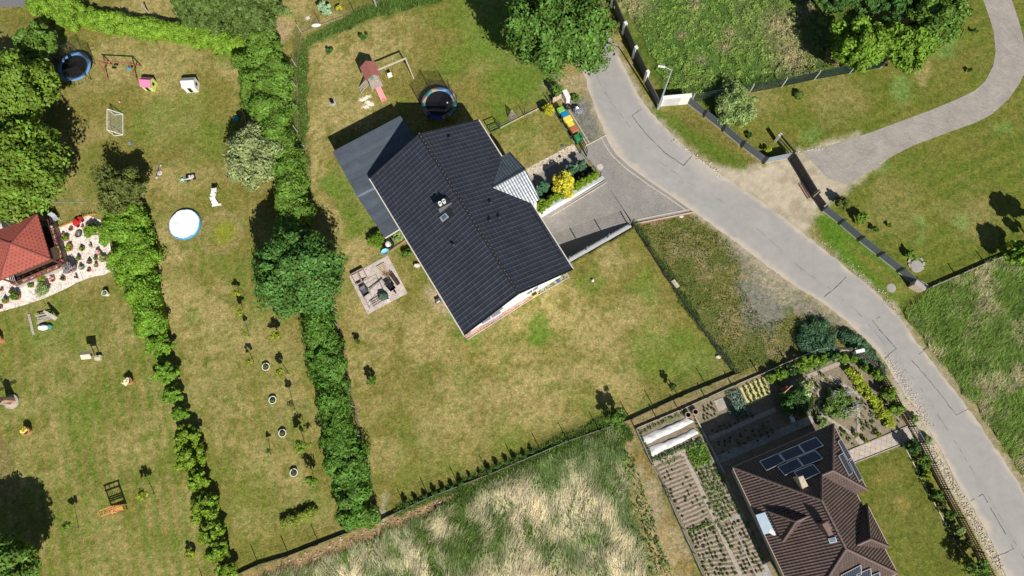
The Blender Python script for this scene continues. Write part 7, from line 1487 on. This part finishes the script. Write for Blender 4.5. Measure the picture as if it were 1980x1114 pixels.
rows([Z5(190, 790), Z5(600, 600), Z5(610, 625), Z5(200, 815)], 1, ridge=False, plant=(.10, .17, .04), pr=.13, gap=.25); rows([Z5(290, 1055), Z5(760, 850), Z5(775, 880), Z5(300, 1085)], 2, ridge=False, plant=(.10, .18, .05), pr=.15, gap=.28); rows([Z5(160, 790), Z5(280, 1040), Z5(300, 1035), Z5(180, 785)], 1, ridge=False, plant=(.12, .16, .08), pr=.10, gap=.25); rows([Z5(700, 700), Z5(760, 850), Z5(770, 845), Z5(712, 695)], 1, ridge=False, plant=(.12, .2, .03), pr=.10, gap=.2)
rows([Z5(770, 560), Z5(860, 520), Z5(930, 640), Z5(770, 710)], 4, ridge=False, plant=(.10, .13, .04), pr=.09, gap=.32, dens=.85)
rows([Z5(980, 440), Z5(1110, 395), Z5(1190, 540), Z5(1060, 600)], 7, ridge=False, plant=(.19, .29, .22), pr=.17, gap=.24, h=.3); rows([Z5(1000, 590), Z5(1190, 560), Z5(1220, 640), Z5(1050, 690)], 4, ridge=False, plant=(.14, .24, .18), pr=.15, gap=.3, h=.3)
sheet('straw_mulch', [Z5(1115, 390), Z5(1340, 285), Z5(1405, 450), Z5(1195, 550)], .012, M('straw', (.60, .50, .24), .9, ns=6, amp=.2, ns2=18))
rows([Z5(1130, 390), Z5(1200, 540), Z5(1410, 450), Z5(1340, 290)], 5, ridge=False, plant=(.09, .17, .03), pr=.11, gap=.2, h=.25)
rows([Z5(820, 780), Z5(1230, 620), Z5(1300, 640), Z5(850, 840)], 2, ridge=False, plant=(.08, .14, .04), pr=.10, gap=.4, dens=.7); rows([Z5(880, 900), Z5(1450, 660), Z5(1450, 830), Z5(940, 1030)], 6, ridge=False, plant=(.06, .09, .03), pr=.06, gap=.5, dens=.5)
rows([(1280, 945), (1300, 985), (1306, 982), (1286, 942)], 1, ridge=False, plant=(.08, .18, .02), pr=.2, gap=.6, h=.5, dens=.7)
flush('crop_rows')
# flowers and ground cover between the diamond paths
def sow(px, n, r, cols, h=.25, size=.06, per=22):
    q = inpoly(px, n)
    for a, b in q: clump_at(a, b, r*random.uniform(.6, 1.4), h, random.choice(cols), per, size)
gcol = [(.10, .19, .03), (.07, .13, .03), (.13, .22, .04)]
sow([Z6(*p) for p in ((580, 430), (860, 600), (850, 940), (520, 770))], 60, .14, gcol); sow([Z6(*p) for p in ((880, 520), (1080, 720), (1200, 900), (900, 1010))], 55, .10, gcol+[(.12, .08, .05)]); sow([Z6(*p) for p in ((560, 990), (760, 1060), (840, 1080), (700, 900))], 14, .10, gcol)
sow([Z6(*p) for p in ((1000, 330), (1180, 560), (1300, 860), (1230, 880), (1050, 600))], 30, .11, gcol+[(.12, .06, .04)]); sow([Z6(*p) for p in ((280, 480), (480, 420), (540, 700), (470, 860), (330, 620))], 60, .13, gcol+[(.55, .55, .48), (.45, .30, .38), (.6, .45, .2)]); sow([Z6(*p) for p in ((0, 420), (240, 330), (640, 230), (650, 280), (300, 430), (50, 520))], 50, .13, gcol)
sow([Z6(*p) for p in ((620, 470), (760, 560), (700, 600))], 10, .12, [(.08, .05, .05), (.1, .15, .04)]); sow([(1750, 870), (1790, 920), (1850, 1050), (1890, 1110), (1870, 1110), (1800, 960)], 70, .13, gcol+[(.14, .10, .06)])
flush('flower_bed')
wf = leafmat('leaf_lupin', (.075, .13, .035), .4)
shrub('broad flowering clump with white spikes inside the diamond path', Z6(680, 690), 30, .9, wf, k=80, per=70, irr=.2)
V_ = MB()
for _ in range(150):
    a = random.choice([(640, 590, 40, 30), (760, 760, 55, 40), (840, 720, 30, 35), (780, 570, 30, 20)]); p = G(*Z6(random.gauss(a[0], a[2]*.7), random.gauss(a[1], a[3]*.7)), .8); V_.tube(p, p+Vector((random.uniform(-.08, .08), -.03, .28)), .045, .012, 5, col=random.choice([(.74, .74, .70), (.60, .55, .64), (.7, .7, .6)]))
V_.top('white_flowers', attrm, kind='stuff')
for q, r, h, l in (((340, 320), 17, 1.3, 'leafy bush on the garden fence, left of the tallest green one'), ((430, 280), 14, 1.1, 'yellow green bush along the curved garden fence'), ((520, 262), 12, 1.2, 'bright bush along the curved garden fence, left of dark one'), ((715, 248), 13, 1.2, 'bright green bush just left of the white letterbox'), ((140, 400), 13, 1.2, 'round leafy bush above the wooden arbour in the flower garden'), ((50, 432), 11, .9, 'low bush at the left end of the flower garden fence'), ((240, 372), 11, 1.0, 'dark rose bush along the flower garden fence'), ((615, 235), 11, 1.1, 'dark rose bush with pink blooms near the letterbox')):
    shrub(l, Z6(*q), r, h, Ldk if 'dark' in l.split()[0] else Lbr, k=26)
hedge('row of yellow green leafy plants running diagonally through the flower garden', [Z6(*p) for p in ((770, 355), (850, 430), (910, 510), (980, 590), (1050, 690), (1120, 780), (1180, 880))], [18, 20, 22, 22, 22, 24, 20], .6, Lyg, 80, 110, .09, .25, name='shrub', core=False)
for q, r, h, l in (((1030, 408), 12, 1.1, 'bright green bush by the picket fence, upper one'), ((1148, 590), 14, 1.3, 'bright green bush by the picket fence, middle one'), ((1222, 730), 15, 1.4, 'bright green bush by the picket fence above the brick path'), ((925, 340), 8, .7, 'small bush by the top of the picket fence'), ((822, 268), 8, .6, 'small green bush directly below the letterbox')): shrub(l, Z6(*q), r, h, Lbr, k=26)
BB = 'clipped round box balls in the flower garden'
for q, r, l in (((537, 422), 4, 'small box ball at the top corner of the diamond path'), ((497, 530), 4.5, 'box ball on the left side of the diamond path'), ((735, 950), 4, 'box ball beside the roof corner of the brown house'), ((848, 972), 5, 'box ball at the lower corner of the diamond path'), ((940, 1024), 6, 'box ball nearest the brick path, left one'), ((1060, 967), 6, 'box ball nearest the brick path, right one')):
    shrub(l, Z6(*q), r, .5, leafmat('leaf_box', (.11, .15, .02), .25), 'box ball', 'box_ball', k=16, per=90, size=.045, group=BB, irr=.02)
shrub('tall dark lilac bush in the shade beside the brown house', Z6(275, 660), 29, 1.5, Ldk, k=80, per=110, irr=.3); shrub('flowering bush with white blooms right of the dark lilac', Z6(365, 530), 17, 1.3, leafmat('leaf_whitebloom', (.20, .24, .14), .6), k=34); shrub('low grey green bush under the roof corner of the brown house', Z6(530, 850), 12, .8, Lsage, k=20)
for (x, y), r, h, mm, l in (((1763, 866), 15, 1.5, Ldk, 'dark bush beside the lower end of the brick path'), ((1787, 891), 15, 1.2, Lmid, 'green bush leaning over the picket fence below the brick path'), ((1792, 918), 9, .9, Lyg, 'yellow green bush along the lawn kerb'), ((1811, 956), 11, 1.0, Lmid, 'round bush along the lawn kerb near its middle'), ((1820, 975), 10, .9, Lol, 'olive bush along the lawn kerb'), ((1834, 996), 11, 1.0, Lmid, 'dark green bush along the lawn kerb'), ((1852, 1024), 11, 1.0, Lsage, 'grey green bush near the bottom of the lawn kerb'), ((1866, 1050), 11, 1.1, Lol, 'olive bush near the bottom of the lawn kerb'), ((1886, 1098), 26, 2.2, Lmid, 'large dark green tree shaped bush at the bottom of the road fence'), ((1766, 810), 9, .5, Lsage, 'dry pale shrub between picket fence and road, upper one'), ((1792, 850), 9, .5, Lsage, 'dry pale shrub between picket fence and road, lower one')):
    shrub(l, (x, y), r, h, mm, k=26)
t = T('garden_bench', 'white garden bench with slatted back in the shade of the lilac', 'bench', G(*Z6(228, 805)), rad(100)); m = MB()
for y in (-.12, 0, .12): m.box((0, y, .42), (.9, .09, .03))
m.part('seat', whitem, t); m = MB()
for x in (-.4, -.2, 0, .2, .4): m.box((x, .2, .65), (.06, .03, .42))
m.box((0, .2, .87), (.9, .04, .06)); m.part('backrest', whitem, t)
for x in (-.4, .4):
    m = MB(); m.box((x, 0, .21), (.05, .36, .42)); m.part('leg', whitem, t)
t = T('garden_trellis', 'pale wooden trellis with red flowers at the left end of the flower garden', 'trellis', G(*Z6(160, 560)), .6); m = MB()
for x in (-.4, .4): m.beam((x, 0, 0), (x, 0, 1.4), .06)
for z in (.4, .8, 1.3): m.beam((-.4, 0, z), (.4, 0, z), .04)
m.part('trellis_frame', mt_('cream_board', None), t); C, R = crown_pts(.3, .3, .5, 12, .14, .2, -.5, .3); o = quads_obj('flowers', clumpcloud(C+np.array([0, 0, .7]), R, 40, .05), leafmat('leaf_redflower', (.45, .10, .06), .6)); o.parent = t; KIDS[t.name].append(o)
